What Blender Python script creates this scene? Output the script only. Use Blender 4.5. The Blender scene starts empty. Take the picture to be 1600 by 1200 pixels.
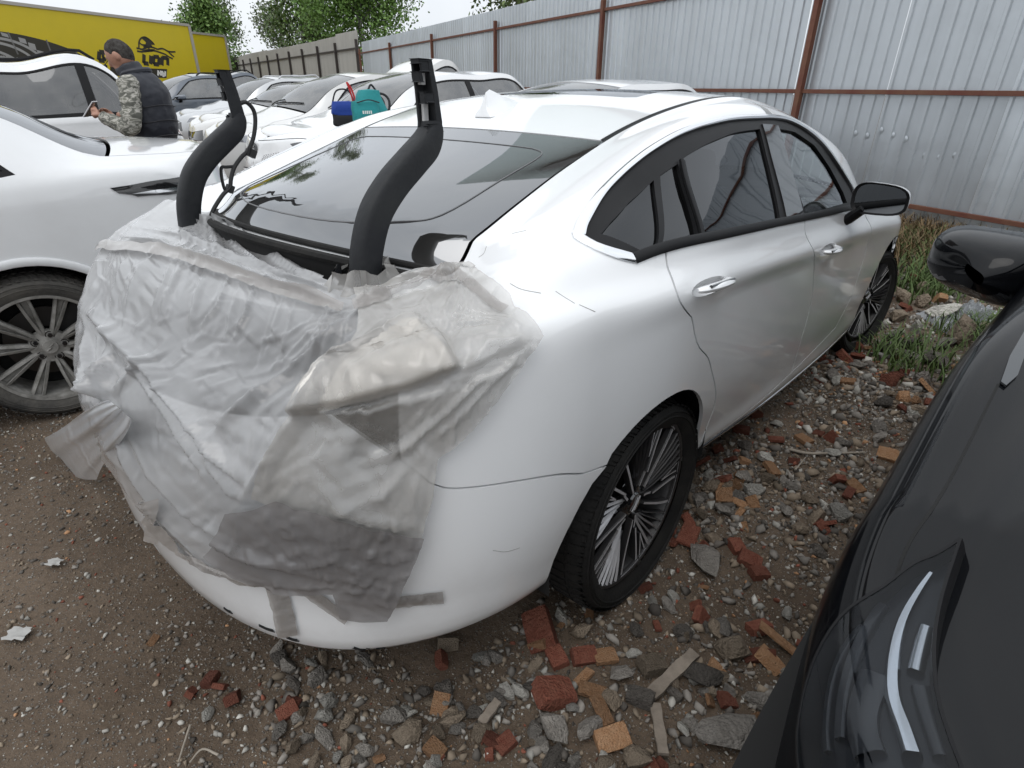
import bpy, bmesh, math, random
import numpy as np
from mathutils import Vector, Matrix
from mathutils.geometry import delaunay_2d_cdt

scn = bpy.context.scene
COL = scn.collection
random.seed(7)
RNG = np.random.default_rng(7)
PI = math.pi

# ------------------------------------------------------------------ camera
FPX, PITCH, ROLL, CAMH = 903.1, .4733, .0098, 1.4343
cam_d = bpy.data.cameras.new('camera')
cam_d.sensor_fit = 'HORIZONTAL'
cam_d.sensor_width = 36.0
cam_d.lens = 36.0 * FPX / 1600.0
cam_d.clip_start = 0.05
cam_d.clip_end = 2000.0
cam = bpy.data.objects.new('camera', cam_d)
COL.objects.link(cam)
_c, _s = math.cos(PITCH), math.sin(PITCH)
C_F = np.array([0, _c, -_s]); _u = np.array([0, _s, _c]); _r = np.array([1., 0, 0])
C_R = math.cos(ROLL) * _r + math.sin(ROLL) * _u
C_U = -math.sin(ROLL) * _r + math.cos(ROLL) * _u
C_P = np.array([0, 0, CAMH])
cam.matrix_world = Matrix(((C_R[0], C_U[0], -C_F[0], 0), (C_R[1], C_U[1], -C_F[1], 0),
                           (C_R[2], C_U[2], -C_F[2], CAMH), (0, 0, 0, 1)))
scn.camera = cam

def pix_ray(px, py):
    return C_R * (px - 800) - C_U * (py - 600) + C_F * FPX
def pix_z(px, py, z):
    v = pix_ray(px, py); t = (z - CAMH) / v[2]
    return C_P + t * v
def project(P):
    D = np.asarray(P, float) - C_P
    z = D @ C_F
    zz = np.where(np.abs(z) < 1e-6, 1e-6, z)
    return np.stack([800 + FPX * (D @ C_R) / zz, 600 - FPX * (D @ C_U) / zz, z], -1)

# ------------------------------------------------------------------ sky and sun (overcast)
SUN_EL, SUN_AZ = math.radians(66), math.radians(205)
world = bpy.data.worlds.new('World')
scn.world = world
world.use_nodes = True
nt = world.node_tree
for n in list(nt.nodes): nt.nodes.remove(n)
w_out = nt.nodes.new('ShaderNodeOutputWorld')
w_bg = nt.nodes.new('ShaderNodeBackground')
w_sky = nt.nodes.new('ShaderNodeTexSky')
w_sky.sky_type = 'NISHITA'
w_sky.sun_disc = False
w_sky.sun_elevation = SUN_EL
w_sky.sun_rotation = SUN_AZ
w_sky.air_density = 1.0
w_sky.dust_density = 4.0
w_sky.ozone_density = 1.0
w_hs = nt.nodes.new('ShaderNodeHueSaturation')
w_hs.inputs['Saturation'].default_value = 0.25
w_tc = nt.nodes.new('ShaderNodeTexCoord')
w_no = nt.nodes.new('ShaderNodeTexNoise')
w_no.inputs['Scale'].default_value = 2.2
w_no.inputs['Detail'].default_value = 6
w_no.inputs['Roughness'].default_value = .55
w_rmp = nt.nodes.new('ShaderNodeValToRGB')
w_rmp.color_ramp.elements[0].position = .3
w_rmp.color_ramp.elements[0].color = (8.0, 8.5, 9.1, 1)
w_rmp.color_ramp.elements[1].position = .75
w_rmp.color_ramp.elements[1].color = (10.6, 10.9, 11.2, 1)
w_mix = nt.nodes.new('ShaderNodeMixRGB')
w_mix.inputs[0].default_value = .85
nt.links.new(w_sky.outputs[0], w_hs.inputs['Color'])
nt.links.new(w_tc.outputs['Generated'], w_no.inputs['Vector'])
nt.links.new(w_no.outputs[0], w_rmp.inputs[0])
nt.links.new(w_hs.outputs[0], w_mix.inputs[1])
nt.links.new(w_rmp.outputs[0], w_mix.inputs[2])
w_sep = nt.nodes.new('ShaderNodeSeparateXYZ'); nt.links.new(w_tc.outputs['Generated'], w_sep.inputs[0])
w_ov = nt.nodes.new('ShaderNodeMapRange')          # overcast dome: zenith brighter than horizon
w_ov.inputs[1].default_value = 0.0; w_ov.inputs[2].default_value = 1.0; w_ov.inputs[3].default_value = .93; w_ov.inputs[4].default_value = 1.35
nt.links.new(w_sep.outputs['Z'], w_ov.inputs[0])
w_mul = nt.nodes.new('ShaderNodeVectorMath'); w_mul.operation = 'SCALE'
nt.links.new(w_mix.outputs[0], w_mul.inputs[0]); nt.links.new(w_ov.outputs[0], w_mul.inputs['Scale'])
nt.links.new(w_mul.outputs[0], w_bg.inputs['Color'])
w_bg.inputs['Strength'].default_value = 0.10
nt.links.new(w_bg.outputs[0], w_out.inputs['Surface'])

sun_d = bpy.data.lights.new('sun', 'SUN')
sun_d.energy = 0.6
sun_d.angle = math.radians(40)
sun_d.color = (1.0, .97, .93)
sun = bpy.data.objects.new('sun', sun_d)
COL.objects.link(sun)
# direction to the sun: rotation measured as in the sky node (from +Y clockwise seen from above)
_sd = Vector((math.sin(SUN_AZ) * math.cos(SUN_EL), math.cos(SUN_AZ) * math.cos(SUN_EL), math.sin(SUN_EL)))
sun.rotation_euler = _sd.to_track_quat('Z', 'Y').to_euler()
sun.location = (0, 0, 20)

scn.view_settings.view_transform = 'Standard'
scn.view_settings.look = 'None'
scn.view_settings.exposure = 0.24
scn.view_settings.gamma = 1.0
scn.render.resolution_x, scn.render.resolution_y = 1024, 768
scn.render.engine = 'CYCLES'
scn.cycles.max_bounces = 8
scn.cycles.transparent_max_bounces = 16
scn.cycles.caustics_reflective = False
scn.cycles.caustics_refractive = False

# ------------------------------------------------------------------ generic helpers
def tag(o, label=None, cat=None, group=None, kind=None):
    if label: o['label'] = label
    if cat: o['category'] = cat
    if group: o['group'] = group
    if kind: o['kind'] = kind
    return o

def empty(name, loc=(0, 0, 0), rz=0.0, label=None, cat=None, group=None):
    o = bpy.data.objects.new(name, None)
    o.empty_display_size = .2
    COL.objects.link(o)
    o.location = loc
    o.rotation_euler = (0, 0, rz)
    tag(o, label, cat, group)
    return o

def mk(name, verts, faces, mat=None, parent=None, smooth=True, normals=None, mats=None, mi=None):
    me = bpy.data.meshes.new(name)
    me.from_pydata([tuple(map(float, v)) for v in verts], [], [tuple(f) for f in faces])
    me.update()
    if mats:
        for m in mats: me.materials.append(m)
        if mi is not None: me.polygons.foreach_set('material_index', np.asarray(mi, np.int32))
    elif mat: me.materials.append(mat)
    if smooth: me.polygons.foreach_set('use_smooth', np.ones(len(me.polygons), bool))
    if normals is not None:
        me.normals_split_custom_set_from_vertices([tuple(map(float, n)) for n in normals])
    o = bpy.data.objects.new(name, me)
    COL.objects.link(o)
    if parent: o.parent = parent
    return o

class MB:
    """collects simple shapes into one mesh"""
    def __init__(s): s.v = []; s.f = []
    def add(s, v, f):
        b = len(s.v); s.v += [tuple(p) for p in v]; s.f += [tuple(b + i for i in q) for q in f]; return s
    def box(s, c, d, M=None, taper=1.0):
        x, y, z = d[0] / 2, d[1] / 2, d[2] / 2
        vs = []
        for k, zz in ((1, -z), (taper, z)):
            vs += [(-x * k, -y * k, zz), (x * k, -y * k, zz), (x * k, y * k, zz), (-x * k, y * k, zz)]
        vs = [Vector(p) for p in vs]
        if M is not None: vs = [M @ p for p in vs]
        vs = [p + Vector(c) for p in vs]
        return s.add(vs, [(3, 2, 1, 0), (4, 5, 6, 7), (0, 1, 5, 4), (1, 2, 6, 5), (2, 3, 7, 6), (3, 0, 4, 7)])
    def tube(s, pts, r, n=8, closed=False, cap=True, flat=1.0):
        pts = [Vector(p) for p in pts]
        rs = r if hasattr(r, '__len__') else [r] * len(pts)
        m = len(pts); rings = []
        prev = None
        for i, p in enumerate(pts):
            a = pts[(i - 1) % m] if (i > 0 or closed) else p
            b = pts[(i + 1) % m] if (i < m - 1 or closed) else p
            t = (b - a).normalized()
            if prev is None:
                ref = Vector((0, 0, 1)) if abs(t.z) < .9 else Vector((1, 0, 0))
                nx = t.cross(ref).normalized()
            else:
                nx = (prev - t * prev.dot(t)).normalized()
            prev = nx
            ny = t.cross(nx)
            rings.append([p + (nx * math.cos(2 * PI * k / n) + ny * math.sin(2 * PI * k / n) * flat) * rs[i] for k in range(n)])
        b = len(s.v)
        for rg in rings: s.v += [tuple(q) for q in rg]
        for i in range(m if closed else m - 1):
            j = (i + 1) % m
            for k in range(n):
                k2 = (k + 1) % n
                s.f.append((b + i * n + k, b + i * n + k2, b + j * n + k2, b + j * n + k))
        if cap and not closed:
            s.f.append(tuple(b + k for k in reversed(range(n))))
            s.f.append(tuple(b + (m - 1) * n + k for k in range(n)))
        return s
    def lathe(s, prof, n=48, axis='y', cap=False):
        b = len(s.v); m = len(prof)
        for (r, h) in prof:
            for k in range(n):
                a = 2 * PI * k / n
                c_, s_ = r * math.cos(a), r * math.sin(a)
                s.v.append({'y': (c_, h, s_), 'z': (c_, s_, h), 'x': (h, c_, s_)}[axis])
        for i in range(m - 1):
            for k in range(n):
                k2 = (k + 1) % n
                s.f.append((b + i * n + k, b + i * n + k2, b + (i + 1) * n + k2, b + (i + 1) * n + k))
        if cap:
            s.f.append(tuple(b + k for k in range(n)))
            s.f.append(tuple(b + (m - 1) * n + k for k in reversed(range(n))))
        return s
    def prism(s, poly, M, depth):
        """2-D polygon (CCW) in the XY of matrix M extruded along its -Z by depth"""
        n = len(poly)
        top = [M @ Vector((p[0], p[1], 0)) for p in poly]
        bot = [M @ Vector((p[0], p[1], -depth)) for p in poly]
        fs = [tuple(range(n)), tuple(reversed(range(n, 2 * n)))]
        for i in range(n):
            j = (i + 1) % n
            fs.append((i, i + n, j + n, j))
        return s.add(top + bot, fs)
    def grid(s, P):
        P = np.asarray(P); a, b_ = P.shape[:2]
        b = len(s.v); s.v += [tuple(p) for p in P.reshape(-1, 3)]
        for i in range(a - 1):
            for j in range(b_ - 1):
                s.f.append((b + i * b_ + j, b + i * b_ + j + 1, b + (i + 1) * b_ + j + 1, b + (i + 1) * b_ + j))
        return s
    def build(s, name, mat, parent=None, smooth=False, bevel=0, label=None):
        o = mk(name, s.v, s.f, mat, parent, smooth)
        if bevel:
            md = o.modifiers.new('bevel', 'BEVEL'); md.width = bevel; md.segments = 2; md.limit_method = 'ANGLE'
            md.angle_limit = math.radians(35); md.harden_normals = False
        if smooth:
            mark_sharp(o.data, 40)
        if label: o['label'] = label
        return o

def mark_sharp(me, deg):
    bm = bmesh.new(); bm.from_mesh(me)
    bmesh.ops.recalc_face_normals(bm, faces=bm.faces)
    lim = math.radians(deg)
    for e in bm.edges:
        if len(e.link_faces) == 2 and e.calc_face_angle(0) > lim: e.smooth = False
    bm.to_mesh(me); bm.free()

def catmull(pts, n):
    P = np.asarray(pts, float)
    Q = np.vstack([2 * P[0] - P[1], P, 2 * P[-1] - P[-2]])
    out = []
    for i in range(len(P) - 1):
        a, b, c, d = Q[i], Q[i + 1], Q[i + 2], Q[i + 3]
        for k in range(n):
            t = k / n
            out.append(.5 * ((2 * b) + (-a + c) * t + (2 * a - 5 * b + 4 * c - d) * t * t + (-a + 3 * b - 3 * c + d) * t ** 3))
    out.append(P[-1])
    return np.array(out)

def copy_tree(o, parent=None):
    c = o.copy(); COL.objects.link(c); c.parent = parent
    for ch in list(o.children): copy_tree(ch, c)
    return c

# value noise for geometry
def _hash(ix, iy, seed):
    h = (ix * 374761393 + iy * 668265263 + seed * 1442695041) & 0xffffffff
    h = ((h ^ (h >> 13)) * 1274126177) & 0xffffffff
    return ((h ^ (h >> 16)) & 0xffff) / 65535.0
def vnoise(x, y, seed=0):
    x = np.asarray(x, float); y = np.asarray(y, float)
    ix = np.floor(x).astype(np.int64); iy = np.floor(y).astype(np.int64)
    fx, fy = x - ix, y - iy
    fx = fx * fx * fx * (fx * (fx * 6 - 15) + 10); fy = fy * fy * fy * (fy * (fy * 6 - 15) + 10)
    a = _hash(ix, iy, seed); b = _hash(ix + 1, iy, seed); c = _hash(ix, iy + 1, seed); d = _hash(ix + 1, iy + 1, seed)
    return (a * (1 - fx) + b * fx) * (1 - fy) + (c * (1 - fx) + d * fx) * fy
def fbm(x, y, seed=0, octv=4):
    s, a = 0, .5
    for o in range(octv):
        s = s + a * (vnoise(x * 2 ** o, y * 2 ** o, seed + o * 17) - .5); a *= .5
    return s

# ------------------------------------------------------------------ materials
MATS = {}
def mat(name, col=(.5, .5, .5), rough=.5, metal=0.0, coat=0.0, coat_r=.03, spec=.5, noise=0.0, nscale=6.0, ncol=None,
        bump=0.0, bscale=40.0, trans=0.0, alpha=1.0, sheen=0.0, rvar=0.0, bdist=.01):
    if name in MATS: return MATS[name]
    m = bpy.data.materials.new(name); m.use_nodes = True
    t = m.node_tree; b = t.nodes['Principled BSDF']
    b.inputs['Base Color'].default_value = (*col, 1)
    b.inputs['Roughness'].default_value = rough
    b.inputs['Metallic'].default_value = metal
    b.inputs['Coat Weight'].default_value = coat
    b.inputs['Coat Roughness'].default_value = coat_r
    b.inputs['Specular IOR Level'].default_value = spec
    b.inputs['Transmission Weight'].default_value = trans
    b.inputs['Alpha'].default_value = alpha
    if sheen: b.inputs['Sheen Weight'].default_value = sheen
    if noise or rvar or bump:
        tc = t.nodes.new('ShaderNodeTexCoord')
    if noise:
        n1 = t.nodes.new('ShaderNodeTexNoise'); n1.inputs['Scale'].default_value = nscale
        n1.inputs['Detail'].default_value = 8; n1.inputs['Roughness'].default_value = .65
        t.links.new(tc.outputs['Object'], n1.inputs['Vector'])
        r = t.nodes.new('ShaderNodeValToRGB')
        c2 = ncol if ncol else tuple(c * .55 for c in col)
        r.color_ramp.elements[0].position = .35; r.color_ramp.elements[1].position = .7
        r.color_ramp.elements[0].color = (*col, 1)
        r.color_ramp.elements[1].color = (*[c * (1 - noise) + d * noise for c, d in zip(col, c2)], 1)
        t.links.new(n1.outputs[0], r.inputs[0]); t.links.new(r.outputs[0], b.inputs['Base Color'])
    if rvar:
        n3 = t.nodes.new('ShaderNodeTexNoise'); n3.inputs['Scale'].default_value = nscale * 1.7; n3.inputs['Detail'].default_value = 6
        t.links.new(tc.outputs['Object'], n3.inputs['Vector'])
        mr = t.nodes.new('ShaderNodeMapRange'); mr.inputs[1].default_value = .3; mr.inputs[2].default_value = .7
        mr.inputs[3].default_value = max(.02, rough - rvar); mr.inputs[4].default_value = min(1, rough + rvar)
        t.links.new(n3.outputs[0], mr.inputs[0]); t.links.new(mr.outputs[0], b.inputs['Roughness'])
    if bump:
        n2 = t.nodes.new('ShaderNodeTexNoise'); n2.inputs['Scale'].default_value = bscale
        n2.inputs['Detail'].default_value = 5
        t.links.new(tc.outputs['Object'], n2.inputs['Vector'])
        bp = t.nodes.new('ShaderNodeBump'); bp.inputs['Strength'].default_value = bump; bp.inputs['Distance'].default_value = bdist
        t.links.new(n2.outputs[0], bp.inputs['Height']); t.links.new(bp.outputs[0], b.inputs['Normal'])
    MATS[name] = m
    return m

def glass_mat(name, tint, refl=.06, rough=.02, dirt=0.0, gain=1.0):
    """thin tinted car glass: transparent mixed with a clear reflection"""
    if name in MATS: return MATS[name]
    m = bpy.data.materials.new(name); m.use_nodes = True
    t = m.node_tree
    for n in list(t.nodes): t.nodes.remove(n)
    out = t.nodes.new('ShaderNodeOutputMaterial'); mx = t.nodes.new('ShaderNodeMixShader')
    tr = t.nodes.new('ShaderNodeBsdfTransparent'); tr.inputs[0].default_value = (*tint, 1)
    gl = t.nodes.new('ShaderNodeBsdfGlossy'); gl.inputs['Roughness'].default_value = rough
    gl.inputs['Color'].default_value = (.95, .97, 1, 1)
    fr = t.nodes.new('ShaderNodeFresnel'); fr.inputs[0].default_value = 1.52
    ad = t.nodes.new('ShaderNodeMath'); ad.operation = 'MULTIPLY_ADD'; ad.inputs[1].default_value = gain; ad.inputs[2].default_value = refl; ad.use_clamp = True
    t.links.new(fr.outputs[0], ad.inputs[0]); t.links.new(ad.outputs[0], mx.inputs[0])
    t.links.new(tr.outputs[0], mx.inputs[1]); t.links.new(gl.outputs[0], mx.inputs[2])
    last = mx
    if dirt:
        df = t.nodes.new('ShaderNodeBsdfDiffuse'); df.inputs[0].default_value = (.45, .44, .42, 1)
        tc = t.nodes.new('ShaderNodeTexCoord'); no = t.nodes.new('ShaderNodeTexNoise'); no.inputs['Scale'].default_value = 5; no.inputs['Detail'].default_value = 7
        t.links.new(tc.outputs['Object'], no.inputs['Vector'])
        mr = t.nodes.new('ShaderNodeMapRange'); mr.inputs[1].default_value = .35; mr.inputs[2].default_value = .75; mr.inputs[3].default_value = dirt * .3; mr.inputs[4].default_value = dirt
        t.links.new(no.outputs[0], mr.inputs[0])
        m2 = t.nodes.new('ShaderNodeMixShader'); t.links.new(mr.outputs[0], m2.inputs[0])
        t.links.new(mx.outputs[0], m2.inputs[1]); t.links.new(df.outputs[0], m2.inputs[2]); last = m2
    t.links.new(last.outputs[0], out.inputs['Surface'])
    MATS[name] = m
    return m

def paint(name, col, rough=.32, dirt=.12, dirt_col=(.33, .30, .27), coat=1.0, dust=.06, metal=0.0, spec=.5):
    """car paint: clear coat with dust and splash dirt that gathers by noise"""
    if name in MATS: return MATS[name]
    m = bpy.data.materials.new(name); m.use_nodes = True
    t = m.node_tree; b = t.nodes['Principled BSDF']
    tc = t.nodes.new('ShaderNodeTexCoord')
    n1 = t.nodes.new('ShaderNodeTexNoise'); n1.inputs['Scale'].default_value = 3.0; n1.inputs['Detail'].default_value = 9; n1.inputs['Roughness'].default_value = .7
    t.links.new(tc.outputs['Object'], n1.inputs['Vector'])
    sep = t.nodes.new('ShaderNodeSeparateXYZ'); t.links.new(tc.outputs['Object'], sep.inputs[0])
    low = t.nodes.new('ShaderNodeMapRange'); low.inputs[1].default_value = .22; low.inputs[2].default_value = .62; low.inputs[3].default_value = 1; low.inputs[4].default_value = 0
    t.links.new(sep.outputs['Z'], low.inputs[0])
    sp = t.nodes.new('ShaderNodeMapRange'); sp.inputs[1].default_value = .42; sp.inputs[2].default_value = .72; sp.inputs[3].default_value = .15; sp.inputs[4].default_value = 1
    t.links.new(n1.outputs[0], sp.inputs[0])
    ml = t.nodes.new('ShaderNodeMath'); ml.operation = 'MULTIPLY'; t.links.new(low.outputs[0], ml.inputs[0]); t.links.new(sp.outputs[0], ml.inputs[1])
    m2 = t.nodes.new('ShaderNodeMath'); m2.operation = 'MULTIPLY_ADD'; m2.inputs[1].default_value = dirt; t.links.new(ml.outputs[0], m2.inputs[0])
    d2 = t.nodes.new('ShaderNodeMath'); d2.operation = 'MULTIPLY'; d2.inputs[1].default_value = dust; t.links.new(sp.outputs[0], d2.inputs[0])
    t.links.new(d2.outputs[0], m2.inputs[2])
    mx = t.nodes.new('ShaderNodeMixRGB'); mx.inputs[1].default_value = (*col, 1); mx.inputs[2].default_value = (*dirt_col, 1)
    t.links.new(m2.outputs[0], mx.inputs[0]); t.links.new(mx.outputs[0], b.inputs['Base Color'])
    b.inputs['Roughness'].default_value = rough
    b.inputs['Metallic'].default_value = metal
    b.inputs['Specular IOR Level'].default_value = spec
    b.inputs['Coat Weight'].default_value = coat
    cr = t.nodes.new('ShaderNodeMapRange'); cr.inputs[1].default_value = 0; cr.inputs[2].default_value = .5; cr.inputs[3].default_value = .03; cr.inputs[4].default_value = .35
    t.links.new(m2.outputs[0], cr.inputs[0]); t.links.new(cr.outputs[0], b.inputs['Coat Roughness'])
    MATS[name] = m
    return m

PAINT_W = paint('white_pearl_paint', (.78, .79, .80), dirt=.32, dust=.07)
PAINT_W2 = paint('white_paint', (.68, .69, .70), dirt=.3, dust=.12)
PAINT_W3 = paint('dusty_white_paint', (.64, .64, .63), dirt=.35, dust=.2)
PAINT_K = paint('black_paint', (.0022, .0025, .0034), rough=.3, dirt=.04, dirt_col=(.05, .055, .06), dust=.006, spec=.03, coat=.5)
PAINT_DB = paint('dark_grey_paint', (.07, .09, .12), dirt=.2, dust=.08)
PAINT_S = paint('silver_paint', (.5, .51, .52), rough=.35, metal=.6, dirt=.2)
BLACK_TRIM = mat('black_trim', (.008, .008, .009), .45, spec=.15, noise=.3, ncol=(.025, .025, .025), nscale=4)
GLOSS_BLACK = mat('gloss_black', (.008, .008, .009), .08, coat=1)
RUBBER = mat('rubber', (.010, .010, .010), .8, spec=.25, noise=.6, ncol=(.032, .030, .027), nscale=9, bump=.25, bscale=120)
MUDRUB = mat('dusty_rubber', (.035, .034, .032), .85, noise=.9, ncol=(.13, .12, .105), nscale=7, bump=.3, bscale=90)
CHROME = mat('chrome', (.82, .83, .85), .08, metal=1.0, rvar=.05)
ALLOY = mat('machined_alloy', (.62, .62, .64), .36, metal=.3, noise=.5, ncol=(.22, .21, .20), nscale=5)
ALLOY_D = mat('dark_alloy', (.02, .02, .022), .42, metal=.2, noise=.5, ncol=(.05, .045, .04), nscale=6)
ALLOY_M = mat('muddy_alloy', (.33, .32, .30), .7, metal=.3, noise=.9, ncol=(.09, .085, .075), nscale=14, bump=.2, bscale=60)
STEEL = mat('brake_steel', (.06, .058, .055), .5, metal=.5, noise=.6, ncol=(.05, .03, .02), nscale=4)
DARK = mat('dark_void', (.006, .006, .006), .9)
INTERIOR = mat('interior_fabric', (.03, .03, .032), .85)
INTERIOR_L = mat('interior_light', (.25, .24, .23), .8)
GLASS_TINT = glass_mat('tinted_glass', (.035, .04, .045), .0)
GLASS_CLEAR = glass_mat('clear_car_glass', (.55, .62, .60), .05)
GLASS_REAR = glass_mat('rear_tinted_glass', (.03, .033, .037), .17, rough=.03, dirt=.07)
GLASS_FAR = glass_mat('dusty_glass', (.16, .19, .2), .10, rough=.06, dirt=.35)
# ------------------------------------------------------------------ car surfaces
def nspline(xk, yk):
    """natural cubic spline through knots (xk ascending), linear ends"""
    xk = np.asarray(xk, float); yk = np.asarray(yk, float); n = len(xk)
    h = np.diff(xk)
    # finite-difference tangents (C1, no overshoot on monotone data)
    dl = np.diff(yk) / h
    m = np.zeros(n)
    m[0], m[-1] = dl[0], dl[-1]
    for i in range(1, n - 1):
        if dl[i - 1] * dl[i] <= 0: m[i] = (dl[i - 1] * h[i] + dl[i] * h[i - 1]) / (h[i] + h[i - 1]) * .35
        else: m[i] = (dl[i - 1] * h[i] + dl[i] * h[i - 1]) / (h[i] + h[i - 1])
    def fn(x):
        x = np.asarray(x, float)
        i = np.clip(np.searchsorted(xk, x, side='right') - 1, 0, n - 2)
        t = (x - xk[i]) / h[i]
        t2, t3 = t * t, t * t * t
        r = (2 * t3 - 3 * t2 + 1) * yk[i] + (t3 - 2 * t2 + t) * h[i] * m[i] + (-2 * t3 + 3 * t2) * yk[i + 1] + (t3 - t2) * h[i] * m[i + 1]
        r = np.where(x < xk[0], yk[0] + m[0] * (x - xk[0]), r)
        return np.where(x > xk[-1], yk[-1] + m[-1] * (x - xk[-1]), r)
    return fn

class CarSurf:
    """side skin S(u,v): u 0..1 nose cap, 1..2 flank, 2..3 tail cap; v = row number
       top skin T(u,w): w -1 (right) .. 1 (left), hung on the uppermost row"""
    def __init__(s, sp):
        s.sp = sp
        s.XF, s.XR = sp['XF'], sp['XR']
        s.nr = len(sp['rows'])
        s.Z = [nspline(*s._knots(r['z'])) for r in sp['rows']]
        s.W = [nspline(*s._knots(r['y'])) for r in sp['rows']]
        s.xr = [r['xr'] for r in sp['rows']]; s.xf = [r['xf'] for r in sp['rows']]
        s.p = sp.get('p', 2.4); s.pf = sp.get('pf', 2.4)
        s.crown = nspline(*s._knots(sp['crown'])); s.bow = nspline(*s._knots(sp['bow']))
        s._tab = None; s._face = {}
    def _knots(s, kn):
        us, vs = [], []
        for k, v in kn:
            us.append(s.u_of(k)); vs.append(v)
        o = np.argsort(us)
        return np.array(us)[o], np.array(vs)[o]
    def u_of(s, k):
        if isinstance(k, str): return float(k)          # '0.3' = cap parameter, number = x on the flank
        return 1 + (s.XF - k) / (s.XF - s.XR)
    def row(s, j, u):
        u = np.asarray(u, float)
        z = s.Z[j](u); w = s.W[j](u)
        thf = np.clip(1 - u, 0, 1) * PI / 2
        thr = np.clip(u - 2, 0, 1) * PI / 2
        xs = s.XF - np.clip(u - 1, 0, 1) * (s.XF - s.XR)
        xf = (s.xf[j] - s.XF) * np.sin(thf) ** (2 / s.pf)
        xr = (s.XR - s.xr[j]) * np.sin(thr) ** (2 / s.p)
        x = xs + xf - xr
        y = w * np.maximum(np.cos(thf), 0) ** (2 / s.pf) * np.maximum(np.cos(thr), 0) ** (2 / s.p)
        return np.stack([x, y, z], -1)
    def S(s, u, v):
        """right-hand skin (y negative)"""
        u = np.asarray(u, float); v = np.asarray(v, float)
        sh = np.broadcast(u, v).shape
        u = np.broadcast_to(u, sh).ravel(); v = np.broadcast_to(v, sh).ravel()
        R = np.stack([s.row(j, u) for j in range(s.nr)], 0)      # rows,N,3
        i = np.clip(np.floor(v).astype(int), 0, s.nr - 2); t = (v - i)[:, None]
        ar = np.arange(len(u))
        b = R[i, ar]; c = R[i + 1, ar]
        a = np.where((i > 0)[:, None], R[np.maximum(i - 1, 0), ar], 2 * b - c)
        d = np.where((i < s.nr - 2)[:, None], R[np.minimum(i + 2, s.nr - 1), ar], 2 * c - b)
        # tangents with limited overshoot
        m1 = (c - a) * .5; m2 = (d - b) * .5
        L = np.linalg.norm(c - b, axis=1, keepdims=True)
        n1 = np.linalg.norm(m1, axis=1, keepdims=True) + 1e-9; n2 = np.linalg.norm(m2, axis=1, keepdims=True) + 1e-9
        m1 = m1 / n1 * np.minimum(n1, 1.3 * L); m2 = m2 / n2 * np.minimum(n2, 1.3 * L)
        t2, t3 = t * t, t ** 3
        P = (2 * t3 - 3 * t2 + 1) * b + (t3 - 2 * t2 + t) * m1 + (-2 * t3 + 3 * t2) * c + (t3 - t2) * m2
        P[:, 1] *= -1
        return P.reshape(*sh, 3)
    def T(s, u, w):
        u = np.asarray(u, float); w = np.asarray(w, float)
        sh = np.broadcast(u, w).shape
        u = np.broadcast_to(u, sh).ravel(); w = np.broadcast_to(w, sh).ravel()
        e = s.row(s.nr - 1, u)
        k = 1 - w * w
        P = np.stack([e[:, 0] + s.bow(u) * k, e[:, 1] * w, e[:, 2] + s.crown(u) * k], -1)
        return P.reshape(*sh, 3)
    def nrm(s, fn, a, b, flip=1):
        e = 2e-3
        du = fn(a + e, b) - fn(a - e, b); dv = fn(a, b + e) - fn(a, b - e)
        n = np.cross(du, dv)
        n /= np.linalg.norm(n, axis=-1, keepdims=True) + 1e-12
        return n * flip
    # ---- inverses
    def table(s):
        if s._tab is None:
            u = np.linspace(0.02, 2.98, 420); v = np.linspace(0, s.nr - 1, 150)
            U, V = np.meshgrid(u, v, indexing='ij')
            s._tab = (U.ravel(), V.ravel(), s.S(U.ravel(), V.ravel()))
        return s._tab
    def inv_xz(s, pts, urange=(0, 3), vrange=(0, 99)):
        U, V, P = s.table()
        ok = (U >= urange[0]) & (U <= urange[1]) & (V >= vrange[0]) & (V <= vrange[1])
        U, V, P = U[ok], V[ok], P[ok]
        pts = np.asarray(pts, float)
        u = np.zeros(len(pts)); v = np.zeros(len(pts))
        for i, q in enumerate(pts):
            d = (P[:, 0] - q[0]) ** 2 + (P[:, 2] - q[1]) ** 2
            k = d.argmin(); u[i], v[i] = U[k], V[k]
        return s._newton(u, v, pts, lambda P: P[:, [0, 2]])
    def inv_pix(s, pix, mw, fn=None, tab=None, umin=0, umax=3, mirror=False, vrange=(-9, 99)):
        """surface parameters of photo pixels; mw = 4x4 car matrix (numpy)"""
        fn = fn or s.S
        if tab is None: U, V, P = s.table()
        else: U, V, P = tab
        my = np.array([1, -1 if mirror else 1, 1])
        def pj(P): return project((P * my) @ mw[:3, :3].T + mw[:3, 3])
        ok = (U >= umin) & (U <= umax) & (V >= vrange[0]) & (V <= vrange[1])
        U, V, P = U[ok], V[ok], P[ok]
        q = pj(P)
        face = np.ones(len(U), bool)
        if fn == s.S and tab is None:
            key = (mirror, tuple(np.round(mw.ravel(), 4)))
            if key not in s._face:
                U_, V_, P_ = s.table(); e = 4e-3
                nn = np.cross(fn(U_ + e, V_) - fn(U_ - e, V_), fn(U_, V_ + e) - fn(U_, V_ - e))
                k0 = np.argmin(np.abs(U_ - 1.6) + np.abs(V_ - 3.5))
                if nn[k0][1] > 0: nn = -nn
                Wd = (P_ * my) @ mw[:3, :3].T + mw[:3, 3]; wn = (nn * my) @ mw[:3, :3].T
                s._face[key] = ((C_P - Wd) * wn).sum(1) > 0
            face = s._face[key][ok]
        pix = np.asarray(pix, float); u = np.zeros(len(pix)); v = np.zeros(len(pix))
        for i, p in enumerate(pix):
            d = np.hypot(q[:, 0] - p[0], q[:, 1] - p[1]) + np.where((q[:, 2] < .05) | ~face, 1e6, 0) + .6 * q[:, 2] * 4
            k = d.argmin(); u[i], v[i] = U[k], V[k]
        return s._newton(u, v, pix, lambda P: pj(P)[:, :2], fn)
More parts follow.
